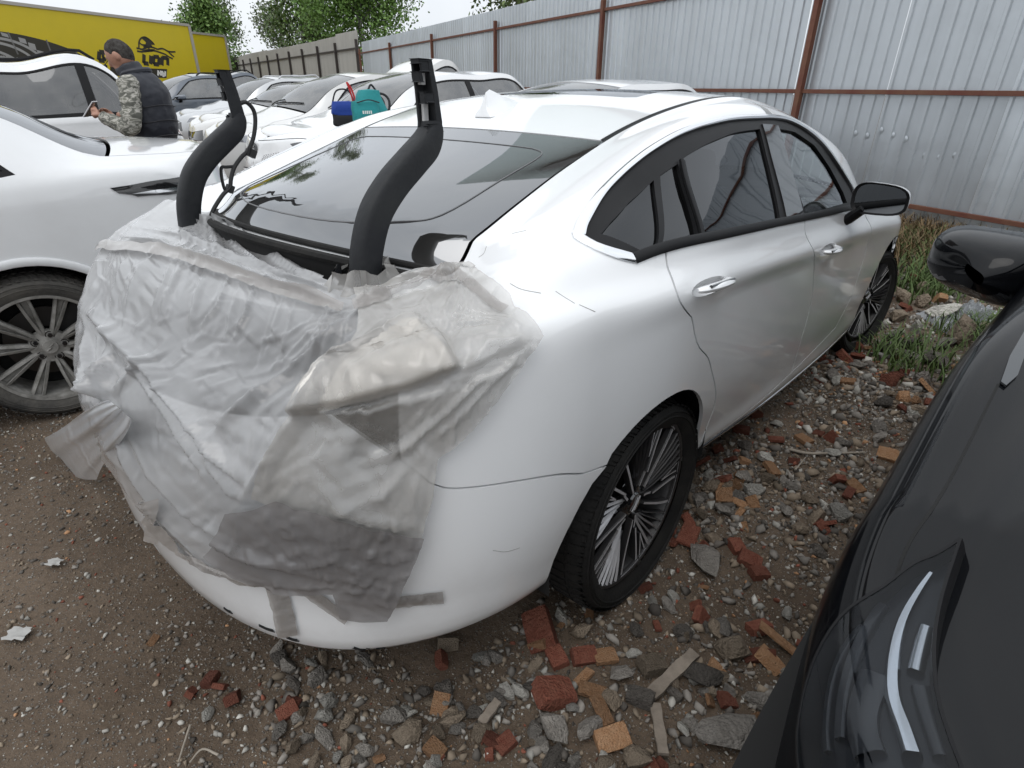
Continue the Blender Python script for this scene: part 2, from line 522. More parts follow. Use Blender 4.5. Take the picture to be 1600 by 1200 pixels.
    def _newton(s, u, v, tgt, m, fn=None):
        fn = fn or s.S
        for it in range(6):
            e = 1e-3
            f0 = m(fn(u, v)); fu = (m(fn(u + e, v)) - f0) / e; fv = (m(fn(u, v + e)) - f0) / e
            r = tgt - f0
            det = fu[:, 0] * fv[:, 1] - fu[:, 1] * fv[:, 0]
            det = np.where(np.abs(det) < 1e-9, 1e-9, det)
            su = (r[:, 0] * fv[:, 1] - r[:, 1] * fv[:, 0]) / det
            sv = (fu[:, 0] * r[:, 1] - fu[:, 1] * r[:, 0]) / det
            u = u + np.clip(su, -.05, .05); v = v + np.clip(sv, -.3, .3)
        return np.stack([u, v], -1)

def inpoly(pts, poly):
    x, y = pts[:, 0], pts[:, 1]; r = np.zeros(len(pts), bool)
    n = len(poly); j = n - 1
    for i in range(n):
        xi, yi = poly[i]; xj, yj = poly[j]
        c = ((yi > y) != (yj > y)) & (x < (xj - xi) * (y - yi) / (yj - yi + 1e-15) + xi)
        r ^= c; j = i
    return r

def resample(poly, step, sc):
    """closed polygon -> points about `step` apart (metric after scaling sc)"""
    out = []
    n = len(poly)
    for i in range(n):
        a, b = np.asarray(poly[i], float), np.asarray(poly[(i + 1) % n], float)
        L = np.hypot(*((b - a) * sc)); k = max(1, int(round(L / step)))
        for t in range(k): out.append(a + (b - a) * t / k)
    return np.array(out)

def panel(name, fn, nfn, poly, sc, step, material, parent, holes=(), rim=.012, mirror=False, inset=0.0, label=None, bstep=None):
    """patch of a parametric skin inside polygon(s) given in parameter space, with a turned-in rim"""
    sc = np.asarray(sc, float)
    loops = [resample(poly, bstep or step, sc)] + [resample(h, bstep or step, sc) for h in holes]
    V = []; E = []
    for L in loops:
        b = len(V); V += [tuple(p * sc) for p in L]; E += [(b + i, b + (i + 1) % len(L)) for i in range(len(L))]
    lo = loops[0].min(0) * sc; hi = loops[0].max(0) * sc
    gx = np.arange(lo[0] + step / 2, hi[0], step); gy = np.arange(lo[1] + step / 2, hi[1], step)
    if len(gx) and len(gy):
        G = np.stack(np.meshgrid(gx, gy, indexing='ij'), -1).reshape(-1, 2)
        G[:, 0] += ((np.arange(len(G)) % max(1, len(gy))) % 2) * step * .3
        k = inpoly(G, loops[0] * sc)
        for h in loops[1:]: k &= ~inpoly(G, h * sc)
        G = G[k]
        B = np.array(V)
        if len(G):
            keep = np.ones(len(G), bool)
            for c0 in range(0, len(G), 2000):
                d = np.sqrt(((G[c0:c0 + 2000, None, :] - B[None]) ** 2).sum(-1)).min(1)
                keep[c0:c0 + 2000] = d > step * .45
            V += [tuple(p) for p in G[keep]]
    r = delaunay_2d_cdt([Vector(p) for p in V], E, [], 0, 1e-7)
    P2 = np.array([tuple(p) for p in r[0]]); F = [tuple(f) for f in r[2]]
    F3 = []
    for f in F:
        for i in range(1, len(f) - 1): F3.append((f[0], f[i], f[i + 1]))
    F3 = np.array(F3, int)
    cen = P2[F3].mean(1)
    k = inpoly(cen, loops[0] * sc)
    for h in loops[1:]: k &= ~inpoly(cen, h * sc)
    F3 = F3[k]
    ar = (P2[F3[:, 1], 0] - P2[F3[:, 0], 0]) * (P2[F3[:, 2], 1] - P2[F3[:, 0], 1]) - (P2[F3[:, 1], 1] - P2[F3[:, 0], 1]) * (P2[F3[:, 2], 0] - P2[F3[:, 0], 0])
    F3 = F3[np.abs(ar) > 1e-12]
    uv = P2 / sc
    P = fn(uv[:, 0], uv[:, 1]); N = nfn(uv[:, 0], uv[:, 1])
    if inset: P = P - N * inset
    # orient faces along the normals
    fnm = np.cross(P[F3[:, 1]] - P[F3[:, 0]], P[F3[:, 2]] - P[F3[:, 0]])
    fl = (fnm * N[F3[:, 0]]).sum(1) < 0
    F3[fl] = F3[fl][:, ::-1]
    faces = [tuple(f) for f in F3]
    verts = P; norms = N
    if rim:
        ec = {}
        for f in faces:
            for a, b in ((f[0], f[1]), (f[1], f[2]), (f[2], f[0])):
                if (b, a) in ec: del ec[(b, a)]
                else: ec[(a, b)] = 1
        mp = {}
        nv = list(P); nn = list(N)
        for (a, b) in ec:
            for q in (a, b):
                if q not in mp:
                    mp[q] = (len(nv), len(nv) + 1)
                    nv += [P[q], P[q] - N[q] * rim]; nn += [N[q], N[q]]
        # rim faces use duplicated boundary verts so that skin normals stay clean
        rimn = {}
        for (a, b) in ec:
            t = P[b] - P[a]; o = np.cross(t, N[a]); o /= np.linalg.norm(o) + 1e-12
            for q in (a, b): rimn[q] = rimn.get(q, 0) + o
            faces.append((mp[b][0], mp[a][0], mp[a][1], mp[b][1]))
        for q, (i0, i1) in mp.items():
            o = rimn[q] / (np.linalg.norm(rimn[q]) + 1e-12)
            nn[i0] = o; nn[i1] = o
        verts = np.array(nv); norms = np.array(nn)
    if mirror:
        verts = verts * np.array([1, -1, 1]); norms = norms * np.array([1, -1, 1])
        faces = [tuple(reversed(f)) for f in faces]
    o = mk(name, verts, faces, material, parent, True, norms)
    if label: o['label'] = label
    return o

def fold_strip(name, fn, nfn, line, width, h, material, parent, mirror=False, closed=False, label=None):
    """a moulding that follows a line on a skin: width (metric), raised by h"""
    line = np.asarray(line, float)
    P = fn(line[:, 0], line[:, 1]); N = nfn(line[:, 0], line[:, 1])
    n = len(P)
    T = np.zeros_like(P)
    for i in range(n):
        a = P[(i - 1) % n] if (closed or i > 0) else P[i]; b = P[(i + 1) % n] if (closed or i < n - 1) else P[i]
        T[i] = b - a
    T /= np.linalg.norm(T, axis=1, keepdims=True) + 1e-12
    B = np.cross(N, T)
    ws = width if hasattr(width, '__len__') else [width] * n
    ws = np.asarray(ws)[:, None]
    prof = [(-.5, -.004), (-.5, h * .6), (-.3, h), (.3, h), (.5, h * .6), (.5, -.004)]
    rings = [P + B * ws * a + N * b for a, b in prof]
    m = len(prof); V = np.concatenate(rings); F = []
    for j in range(m - 1):
        for i in range(n if closed else n - 1):
            k = (i + 1) % n
            F.append((j * n + i, j * n + k, (j + 1) * n + k, (j + 1) * n + i))
    if mirror:
        V = V * np.array([1, -1, 1]); F = [tuple(reversed(f)) for f in F]
    o = mk(name, V, F, material, parent, True)
    mark_sharp(o.data, 50)
    if label: o['label'] = label
    return o

# ------------------------------------------------------------------ wheels
def make_tyre(R, rim, wd, material, parent, blocks=64, name='tyre'):
    """tyre standing in the XZ plane, outer face towards -y"""
    hw = wd / 2
    prof = [(rim - .012, -hw + .012), (rim, -hw + .004), (rim + .012, -hw - .001), (rim + (R - rim) * .30, -hw - .008), (rim + (R - rim) * .55, -hw - .010), (R - .028, -hw - .002),
            (R - .014, -hw + .008), (R - .007, -hw + .024), (R - .007, hw - .024), (R - .014, hw - .008), (R - .03, hw), (rim, hw - .004), (rim - .012, hw - .012)]
    mb = MB().lathe(prof, 72)
    for k in range(blocks):
        a0 = 2 * PI * k / blocks
        for (h0, h1, off, w_) in ((-hw - .002, -hw + .042, 0, .62), (-hw + .05, -.006, .5, .6), (.006, hw - .05, .2, .6), (hw - .042, hw + .002, .7, .62)):
            a = a0 + off * 2 * PI / blocks; b = a + w_ * 2 * PI / blocks; sk = .02 * (1 if h0 < 0 else -1)
            q = []
            for rr in (R - .010, R - .002):
                for (an, h) in ((a, h0), (b, h0), (b + sk, h1), (a + sk, h1)):
                    r2 = rr - (.012 if (rr > R - .005 and abs(h) > hw - .01) else 0)
                    q.append((r2 * math.cos(an), h, r2 * math.sin(an)))
            mb.add(q, [(4, 5, 6, 7), (0, 1, 5, 4), (1, 2, 6, 5), (2, 3, 7, 6), (3, 0, 4, 7)])
    # raised lettering-free sidewall ribs
    for rr in (.42, .62):
        r_ = rim + (R - rim) * rr
        mb.lathe([(r_ - .002, -hw - .0088), (r_, -hw - .0125), (r_ + .002, -hw - .0088)], 72)
    o = mb.build(name, material, parent, True)
    return o

def spoke(mb, path, w0, w1, d, y, twist=0.0):
    """bar along a 2-D path (x,z) on the wheel face; width w0..w1, depth d, outer face at y(list)"""
    P = np.asarray(path, float); n = len(P)
    T = np.gradient(P, axis=0); T /= np.linalg.norm(T, axis=1, keepdims=True)
    B = np.stack([-T[:, 1], T[:, 0]], 1)
    W = np.linspace(w0, w1, n)[:, None] / 2
    y = np.broadcast_to(np.asarray(y, float), (n,)) if hasattr(y, '__len__') else np.full(n, y)
    L, R_ = P - B * W, P + B * W
    Li, Ri = P - B * W * .72, P + B * W * .72
    tw = twist
    v = []
    for i in range(n):
        v += [(Li[i, 0], y[i] + tw, Li[i, 1]), (Ri[i, 0], y[i] - tw, Ri[i, 1]), (R_[i, 0], y[i] + .004 - tw, R_[i, 1]), (R_[i, 0], y[i] + d, R_[i, 1]),
              (L[i, 0], y[i] + d, L[i, 1]), (L[i, 0], y[i] + .004 + tw, L[i, 1])]
    f = []
    for i in range(n - 1):
        for k in range(6):
            k2 = (k + 1) % 6
            f.append((i * 6 + k, i * 6 + k2, (i + 1) * 6 + k2, (i + 1) * 6 + k))
    f.append(tuple(range(6))); f.append(tuple((n - 1) * 6 + k for k in reversed(range(6))))
    mb.__dict__.setdefault('mi', []).extend([0 if (q % 6 == 0 and q < len(f) - 2) else 1 for q in range(len(f))])
    mb.add(v, f)

def pol(r, a): return (r * math.cos(a), r * math.sin(a))
def arcpath(r0, a0, r1, a1, n=9, curve=0.0):
    out = []
    for i in range(n):
        t = i / (n - 1); r = r0 + (r1 - r0) * t; a = a0 + (a1 - a0) * t + curve * math.sin(PI * t)
        out.append(pol(r, a))
    return out

def wheel_common(car, R, rim, wd, tyre_mat, barrel_mat, lip_mat, yface):
    hw = wd / 2
    parent = MB().lathe([(rim + .004, -hw + .006), (rim - .012, -hw + .010), (rim - .020, -hw + .03), (rim - .03, hw * .6), (rim - .03, hw)], 64).build('wheel', barrel_mat, car, True)
    make_tyre(R, rim, wd, tyre_mat, parent)
    dsc = MB().lathe([(.07, .03), (.165, .03), (.165, .05), (.07, .05)], 48)
    dsc.build('brake_disc', STEEL, parent, True)
    MB().box((.10, .028, .11), (.10, .07, .16), Matrix.Rotation(.7, 3, 'Y')).build('brake_caliper', ALLOY_D, parent, False, .01)
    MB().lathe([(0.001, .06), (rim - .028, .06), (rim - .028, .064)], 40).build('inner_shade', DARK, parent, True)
    return parent

def wheel_blade(parent, R=.342, rim=.264, wd=.225, tyre_mat=None):
    """wheel of the white liftback: fans of swept blades and looped machined frames on black"""
    hw = wd / 2; y0 = -hw + .003
    w = wheel_common(parent, R, rim, wd, tyre_mat or RUBBER, ALLOY_D, ALLOY, y0)
    ro = rim + .001
    MB().lathe([(rim + .001, -hw + .008), (rim + .001, -hw + .002), (rim - .008, -hw + .003), (rim - .009, -hw + .012)], 72).build('rim_lip', ALLOY_D, w, True)
    for k in range(5):
        a = 2 * PI * k / 5 + .20
        frame = MB(); blade = MB()
        ys = [y0 + .022, y0 + .014, y0 + .008, y0 + .004, y0 + .003]
        # fan of blades swept towards one side
        for i, (a0, a1, wa, wb) in enumerate(((-.17, -.04, .008, .007), (-.07, .08, .006, .005), (.03, .20, .008, .008), (.12, .31, .006, .005), (.20, .43, .007, .007))):
            spoke(frame, arcpath(.050 + .014 * i, a + a0 * 1.2, ro, a + a1, 9, .035), wa, wb, .020, np.interp(np.linspace(0, 1, 9), np.linspace(0, 1, 5), ys), .003)
        # dark grey alloy vanes between the blades
        for a0, a1, wb in ((.07, .14, .016), (.20, .26, .014), (-.02, .02, .012)):
            spoke(blade, arcpath(.09, a + a0, ro - .004, a + a1, 9, .035), .005, wb, .006, y0 + .020, .004)
        # tall looped frame (trapezoid outline)
        b = a + .80
        spoke(frame, arcpath(.055, b - .22, ro, b - .21, 7, -.03), .009, .013, .02, y0 + .006)
        spoke(frame, arcpath(.10, b + .10, ro, b + .13, 7, .02), .009, .013, .02, y0 + .006)
        spoke(frame, arcpath(ro - .008, b - .24, ro - .008, b + .16, 9), .016, .016, .02, y0 + .003)
        spoke(frame, arcpath(.055, b + .22, .10, b + .10, 5), .010, .010, .02, y0 + .012)
        # small loop
        c = a + 1.09
        spoke(frame, arcpath(.15, c, ro, c - .085, 5), .006, .007, .018, y0 + .006)
        spoke(frame, arcpath(.15, c, ro, c + .055, 5), .006, .007, .018, y0 + .006)
        spoke(frame, arcpath(ro - .008, c - .10, ro - .008, c + .07, 5), .014, .014, .02, y0 + .003)
        for a0 in (-.05, .07, .19, .30): spoke(frame, arcpath(ro - .006, a + a0, ro - .006, a + a0 + .09, 4), .012, .012, .02, y0 + .003)
        mk('machined_spoke', frame.v, frame.f, None, w, False, mats=[ALLOY, ALLOY_D], mi=frame.mi)
        blade.build('dark_blade', mat('blade_alloy', (.075, .075, .082), .4, metal=.3, noise=.4, nscale=6), w, False)
    MB().lathe([(.001, y0 + .008), (.030, y0 + .010), (.034, y0 + .016), (.056, y0 + .022), (.07, y0 + .04)], 32).build('hub_cap', GLOSS_BLACK, w, True)
    em = MB()
    for sgn in (-1, 1):
        em.tube([(sgn * .006 - .014, y0 + .007, -.018), (sgn * .006 + .0, y0 + .006, sgn * .002), (sgn * .006 + .014, y0 + .007, .018)], .0022, 6)
    em.build('emblem', ALLOY, w)
    for k in range(5):
        an = 2 * PI * k / 5 + .55
        x, z = pol(.058, an)
        MB().lathe([(.0085, y0 + .024), (.009, y0 + .05)], 6, cap=True).build('lug_nut', STEEL, w)
        w.children[-1].location = (x, 0, z)
    return w

def wheel_twin(parent, R=.345, rim=.253, wd=.225, tyre_mat=None, smat=None, spokes=10):
    """multi twin-spoke wheel with exposed nuts"""
    hw = wd / 2; y0 = -hw + .010
    smat = smat or ALLOY_M
    w = wheel_common(parent, R, rim, wd, tyre_mat or MUDRUB, smat, smat, y0)
    MB().lathe([(rim + .001, -hw + .010), (rim + .001, -hw + .000), (rim - .012, -hw + .002), (rim - .014, -hw + .014)], 72).build('rim_lip', smat, w, True)
    for k in range(spokes):
        a = 2 * PI * k / spokes
        mb = MB(); sw = .03 if k % 2 == 0 else -.01
        ys = np.interp(np.linspace(0, 1, 7), [0, .4, 1], [y0 + .035, y0 + .022, y0 + .006])
        spoke(mb, arcpath(.055, a - .10, rim - .008, a - .085 + sw, 7), .016, .013, .03, ys, .002)
        spoke(mb, arcpath(.055, a + .10, rim - .008, a + .085 + sw, 7), .016, .013, .03, ys, -.002)
        spoke(mb, arcpath(.06, a, rim - .012, a + sw, 7), .016, .03, .006, ys + .016)
        mb.build('spoke', smat, w, False)
    MB().lathe([(.001, y0 + .020), (.030, y0 + .021), (.032, y0 + .028), (.05, y0 + .034), (.075, y0 + .036), (.08, y0 + .06)], 40).build('hub', smat, w, True)
    for k in range(5):
        x, z = pol(.056, 2 * PI * k / 5 + PI / 2 - .1)
        n = MB().lathe([(.004, y0 + .022), (.010, y0 + .022), (.011, y0 + .034)], 6, cap=True)
        n.lathe([(.015, y0 + .0335), (.019, y0 + .0335)], 16)
        o = n.build('lug_nut', GLOSS_BLACK, w); o.location = (x, 0, z)
    MB().tube([(-.012, y0 + .019, -.016), (.004, y0 + .018, .0), (-.003, y0 + .018, .003), (.013, y0 + .019, .018)], .0028, 6).build('emblem', smat, w)
    return w
# ------------------------------------------------------------------ the white liftback
YAW, TILT, CROLL = .7207, .0170, .012
_d0 = np.array([math.sin(YAW), math.cos(YAW), 0]); _n = np.array([math.cos(YAW), -math.sin(YAW), 0])
MAIN_O = np.array([.3739, 1.3364, 0]) - _n * .885
def car_matrix(o, heading, tilt=0.0, roll=0.0):
    """heading: direction of the car's nose in plan; local x forward, y left, z up"""
    h = Vector((heading[0], heading[1], 0)).normalized()
    az = math.atan2(h.y, h.x)
    M = Matrix.Translation(Vector(o)) @ Matrix.Rotation(az, 4, 'Z') @ Matrix.Rotation(tilt, 4, 'Y') @ Matrix.Rotation(roll, 4, 'X')
    return M
MAIN_M = car_matrix(MAIN_O, _d0, TILT, -CROLL)
MAIN_NM = np.array(MAIN_M)

KX = [2.75, 2.4, 1.84, 1.29, .93, .56, .29, 0.0, -.2, -.35]
def zrow(front, vals, rear):
    return [('0', front), ('0.5', front + (vals[0] - front) * .55)] + list(zip(KX, vals)) + [('2.3', rear[0]), ('2.6', rear[1]), ('3', rear[2])]
MAIN_SPEC = dict(XF=2.75, XR=-.35, p=2.4, pf=2.3, rows=[
    dict(z=zrow(.22, [.20, .20, .20, .205, .21, .22, .24, .25, .27, .28], [.26, .23, .22]),
         y=[('0', .74), (2.75, .77), (.93, .78), (0., .78), (-.35, .78), ('2.5', .78), ('3', .78)], xr=-.90, xf=3.5),
    dict(z=zrow(.25, [.235, .24, .25, .275, .297, .32, .33, .33, .33, .335], [.325, .285, .27]),
         y=[('0', .82), (2.75, .87), (1.84, .888), (.93, .888), (.29, .866), (0., .875), (-.35, .87), ('2.5', .87), ('3', .87)], xr=-.99, xf=3.66),
    dict(z=zrow(.40, [.38, .38, .38, .39, .40, .41, .42, .43, .43, .43], [.46, .46, .46]),
         y=[('0', .87), (2.75, .90), (1.84, .902), (.93, .898), (.29, .885), (0., .897), (-.35, .895), ('2.5', .89), ('3', .89)], xr=-1.005, xf=3.71),
    dict(z=zrow(.52, [.54, .545, .55, .56, .57, .58, .59, .60, .60, .60], [.60, .58, .56]),
         y=[('0', .88), (2.75, .918), (1.84, .915), (.93, .910), (.29, .912), (0., .927), (-.35, .915), ('2.5', .90), ('3', .90)], xr=-1.01, xf=3.72),
    dict(z=zrow(.62, [.715, .745, .79, .825, .855, .885, .905, .92, .925, .925], [.84, .74, .69]),
         y=[('0', .885), (2.75, .922), (1.84, .917), (.93, .915), (.29, .922), (0., .934), (-.35, .918), ('2.5', .90), ('3', .90)], xr=-1.00, xf=3.71),
    dict(z=zrow(.70, [.80, .83, .872, .902, .927, .953, .972, .992, 1.005, 1.015], [.975, .88, .82]),
         y=[('0', .88), (2.75, .918), (1.84, .925), (.93, .929), (.29, .934), (0., .937), (-.35, .912), ('2.5', .89), ('3', .89)], xr=-.94, xf=3.68),
    dict(z=zrow(.74, [.845, .88, .932, .968, .99, 1.013, 1.032, 1.05, 1.057, 1.06], [1.0, .925, .885]),
         y=[('0', .83), (2.75, .885), (1.84, .897), (.93, .902), (.29, .904), (0., .894), (-.35, .868), ('2.5', .85), ('3', .85)], xr=-.875, xf=3.63),
    dict(z=zrow(.76, [.865, .918, .99, 1.03, 1.052, 1.073, 1.092, 1.11, 1.112, 1.105], [1.03, .975, .955]),
         y=[('0', .77), (2.75, .83), (2.4, .845), (1.84, .872), (1.29, .884), (.93, .886), (.29, .882), (0., .862), (-.35, .82), ('2.5', .79), ('3', .79)], xr=-.815, xf=3.58),
    dict(z=zrow(.775, [.877, .948, 1.10, 1.19, 1.222, 1.235, 1.23, 1.19, 1.155, 1.12], [1.04, 1.0, .985]),
         y=[('0', .72), (2.75, .785), (2.4, .80), (1.84, .812), (1.29, .796), (.93, .79), (.56, .785), (.29, .782), (0., .782), (-.2, .77), (-.35, .745), ('2.5', .72), ('3', .72)], xr=-.76, xf=3.52),
    dict(z=zrow(.785, [.885, .966, 1.205, 1.335, 1.372, 1.370, 1.336, 1.248, 1.18, 1.125], [1.045, 1.01, 1.0]),
         y=[('0', .69), (2.75, .755), (2.4, .765), (1.84, .755), (1.29, .705), (.93, .692), (.56, .69), (.29, .688), (0., .695), (-.2, .69), (-.35, .68), ('2.5', .66), ('3', .66)], xr=-.715, xf=3.47),
    dict(z=zrow(.79, [.89, .985, 1.245, 1.388, 1.422, 1.390, 1.334, 1.243, 1.172, 1.118], [1.05, 1.02, 1.01]),
         y=[('0', .65), (2.75, .715), (2.4, .72), (1.84, .68), (1.29, .612), (.93, .59), (.56, .575), (.29, .560), (0., .556), (-.2, .565), (-.35, .575), ('2.5', .58), ('3', .58)], xr=-.67, xf=3.42),
], crown=[('0', .0), ('0.5', .03), (2.75, .06), (2.35, .06), (1.9, .05), (1.29, .032), (.56, .03), (.18, .016), (-.2, .03), (-.35, .035), ('3', .02)],
   bow=[('0', .0), ('0.5', .04), (2.75, .10), (2.35, .16), (1.6, .14), (1.29, .06), (.56, .0), (.18, -.015), (-.2, -.10), (-.35, -.14), ('2.3', -.14), ('2.6', -.04), ('3', -.0)])

SC_SIDE = (1.65, .145)      # metres per unit of u and v on the flank
def ell(cx, cz, rx, rz, a0, a1, n):
    return [(cx + rx * math.cos(a), cz + rz * math.sin(a)) for a in np.linspace(a0, a1, n)]

def half_liner():
    mb = MB(); A = np.linspace(-.12, PI + .12, 26); g = []
    for (r, h) in ((.425, -.13), (.425, .14), (.05, .15)): g.append([(r * math.cos(a), h, r * math.sin(a)) for a in A])
    return mb.grid(np.array(g))

def build_main():
    cs = CarSurf(MAIN_SPEC)
    car = empty('white_liftback', label='white liftback with its boot lid missing and its tail wrapped in plastic sheet', cat='car')
    car.matrix_world = MAIN_M
    fnS, fnT = cs.S, cs.T
    nS = lambda u, v: cs.nrm(cs.S, u, v, SGN_S)
    nT = lambda u, w: cs.nrm(cs.T, u, w, SGN_T)
    # normal signs from a test point: flank normal must look to -y, roof normal to +z
    t = cs.nrm(cs.S, np.array([1.6]), np.array([4.5]))[0]; SGN_S = -1 if t[1] > 0 else 1
    t = cs.nrm(cs.T, np.array([1.6]), np.array([0.1]))[0]; SGN_T = -1 if t[2] < 0 else 1
    P = lambda pix, **k: [tuple(q) for q in cs.inv_pix(pix, MAIN_NM, **k)]
    XZ = lambda pts, **k: [tuple(q) for q in cs.inv_xz(pts, **k)]
    g = .0022                    # half a shut line
    # ---- lines on the flank (parameter space)
    dl = lambda pix: np.array(P(pix, umin=1.0, umax=2.6))
    gapRear = catmull(dl([(1040, 391), (1046, 425), (1062, 470), (1085, 520), (1110, 570), (1117, 630), (1118, 684)]), 6)
    gapMid = catmull(dl([(1257, 353), (1268, 385), (1272, 420), (1268, 470), (1252, 530), (1238, 580)]), 6)
    # front door front edge (partly behind the mirror) from geometry
    gapFront = np.array(XZ([(1.93, .985), (2.02, .86), (2.06, .70), (2.02, .50), (1.93, .38)]))
    # wheel arches
    ar = XZ(ell(-.03, .345, .400, .372, PI + .18, -.18, 34)[::-1] if False else ell(-.03, .345, .400, .372, -.25, PI + .22, 34))
    af = XZ(ell(2.79, .345, .395, .372, -.25, PI + .25, 34))
    # DLO (window graphic) outer outline by pixels, bottom then top
    dlo_bot = dl([(990, 404), (1040, 386), (1120, 368), (1200, 351), (1270, 337), (1338, 323)])
    dlo_top = dl([(904, 370), (912, 345), (935, 308), (965, 275), (1000, 245), (1045, 216), (1100, 194), (1150, 184), (1200, 182), (1240, 190), (1275, 213), (1305, 250), (1330, 290), (1342, 316)])
    dlo = np.vstack([catmull(dlo_top, 4), dlo_bot[::-1], dl([(960, 396)])])
    V1 = 1.0
    uR = lambda x: cs.u_of(x)
    vtop = cs.nr - 1
    sillu = lambda u0, u1, v, n=14: [(u, v) for u in np.linspace(u0, u1, n)]
    def offs(line, du):     # shift a gap line sideways in metres
        L = np.array(line, float).copy(); L[:, 0] += du / SC_SIDE[0]; return L
    # helper: v along the belt under the DLO for door tops: use DLO bottom line itself
    def both(name, poly, m=PAINT_W, holes=(), step=.03, rim=.012, label=None, inset=0.0, bstep=.012, parent=None):
        a = panel(name, fnS, nS, poly, SC_SIDE, step, m, parent or car, holes, rim, False, inset, label, bstep)
        b = panel(name, fnS, nS, poly, SC_SIDE, step, m, parent or car, holes, rim, True, inset, label, bstep)
        return a, b
    # ---- doors: outline = gap lines + DLO bottom + sill edge
    def seg_between(curve, u0, u1):
        c = curve[np.argsort(curve[:, 0])]
        uu = np.linspace(u0, u1, 10)
        return np.stack([uu, np.interp(uu, c[:, 0], c[:, 1])], 1)
    vb = lambda u: float(np.interp(u, dlo_bot[np.argsort(dlo_bot[:, 0])][:, 0], dlo_bot[np.argsort(dlo_bot[:, 0])][:, 1]))
    rl = offs(gapRear, -g); rm = offs(gapMid, g); fm = offs(gapMid, -g); ff = offs(gapFront, g)
    rl[0, 1] = vb(rl[0, 0]); rm[0, 1] = vb(rm[0, 0]); fm[0, 1] = vb(fm[0, 0]); ff[0, 1] = vb(ff[0, 0])
    vs_r = rl[-1, 1]
    def door_poly(back, front):
        top = seg_between(dlo_bot, front[0, 0], back[0, 0])
        bot = np.linspace(back[-1], front[-1], 10)
        return list(map(tuple, np.vstack([top[:-1], back[:-1], bot[:-1], front[::-1][:-1]])))
    hr = P([(1112, 447)])[0]; hf = P([(1294, 390)])[0]
    doors = {}
    for nm, poly, hc in (('rear_door', door_poly(rl, rm), hr), ('front_door', door_poly(fm, ff), hf)):
        # round bowl behind the handle cut as a hole
        bowl = [(hc[0] + .062 / SC_SIDE[0] * math.cos(a) , hc[1] + .048 / SC_SIDE[1] * math.sin(a)) for a in np.linspace(0, 2 * PI, 25)[:-1]]
        A, B = both(nm, poly, holes=[bowl])
        doors[nm] = (A, B)
        for mir, door in ((False, A), (True, B)):
            my = np.array([1, -1 if mir else 1, 1])
            # dished recess
            rings = []
            for rr, dep in ((1, 0), (.93, .004), (.75, .014), (.45, .022), (.02, .024)):
                L = np.array([(hc[0] + .062 * rr / SC_SIDE[0] * math.cos(a), hc[1] + .048 * rr / SC_SIDE[1] * math.sin(a)) for a in np.linspace(0, 2 * PI, 33)])
                rings.append((fnS(L[:, 0], L[:, 1]) - nS(L[:, 0], L[:, 1]) * dep) * my)
            mb = MB().grid(rings if mir else [r[::-1] for r in rings])
            o = mb.build('handle_recess', PAINT_W, door, True)
            # strap handle
            c = fnS(np.array([hc[0]]), np.array([hc[1]]))[0]; nn = nS(np.array([hc[0]]), np.array([hc[1]]))[0]
            tu = fnS(np.array([hc[0] - .02]), np.array([hc[1]]))[0] - c; tu /= np.linalg.norm(tu)      # forward
            up_ = np.cross(tu, nn); up_ *= np.sign(up_[2])
            pth = []; rad = []
            for s_, h_, r_ in ((-.098, -.004, .010), (-.085, .012, .014), (-.05, .024, .0165), (0, .028, .017), (.05, .026, .0165), (.092, .018, .014), (.105, .008, .009)):
                pth.append((c + tu * -s_ + nn * h_ + up_ * .004) * my); rad.append(r_)
            MB().tube(catmull(pth, 4), list(np.interp(np.linspace(0, 6, 25), range(7), rad)), 12, flat=.62).build('handle', PAINT_W, door, True)
            pth = [(c + tu * -s_ + nn * .0335 + up_ * .010) * my for s_ in (-.062, -.02, .03, .085)][::1]
            MB().tube(catmull(pth, 4), .0046, 6).build('handle_inlay', GLOSS_BLACK, door, True)
    # ---- sill
    sb = [tuple(q) for q in XZ([(1.93, .372), (1.2, .385), (.45, .392)])]
    bt = rl[-1]
    d_ = .006
    back_b = (bt[0], bt[1] - d_ / SC_SIDE[1]); frm = (ff[-1][0], ff[-1][1] - d_ / SC_SIDE[1]); mid_b = (rm[-1][0], rm[-1][1] - d_ / SC_SIDE[1])
    u_a = uR(.40); u_f = uR(2.37)
    sill = [(u_f, .0)] + [(u_f, frm[1] - .15)] + [frm, mid_b, back_b, (u_a - .01, back_b[1])] + [(u_a, 0.)]
    both('sill_panel', sill, holes=())
    fold_strip('sill_moulding', fnS, nS, [(u, 1.0) for u in np.linspace(uR(2.33), uR(.43), 30)], .014, .006, CHROME, car)
    fold_strip('sill_moulding', fnS, nS, [(u, 1.0) for u in np.linspace(uR(2.33), uR(.43), 30)], .014, .006, CHROME, car, True)
    # ---- bumper seam, rear bumper and quarter panel
    seam = np.array(P([(948, 727), (880, 741), (808, 752), (745, 761), (700, 763), (672, 755)], umin=1.9))
    seam = catmull(seam, 5)
    ar_ = np.array(ar)
    # arch runs front (small x angle -.25) over the top to the rear
    k = np.argmin(np.hypot((ar_[:, 0] - seam[0, 0]) * SC_SIDE[0], (ar_[:, 1] - seam[0, 1]) * SC_SIDE[1]))
    vseam = seam[-1, 1]
    seam_full = np.vstack([seam, [(u, vseam + (4.9 - vseam) * min(1, (u - seam[-1, 0]) / .2)) for u in np.linspace(seam[-1, 0] + .05, 2.998, 10)]])
    gs = .0012
    sB = seam_full.copy(); sB[:, 1] -= gs / SC_SIDE[1]
    sQ = seam_full.copy(); sQ[:, 1] += gs / SC_SIDE[1]
    bump = list(map(tuple, sB)) + [(2.998, .3)] + [(u, .3) for u in np.linspace(2.9, ar_[-1, 0] + .01, 16)] + [tuple(q) for q in ar_[k + 1:][::-1]]
    both('rear_bumper', bump, step=.035)
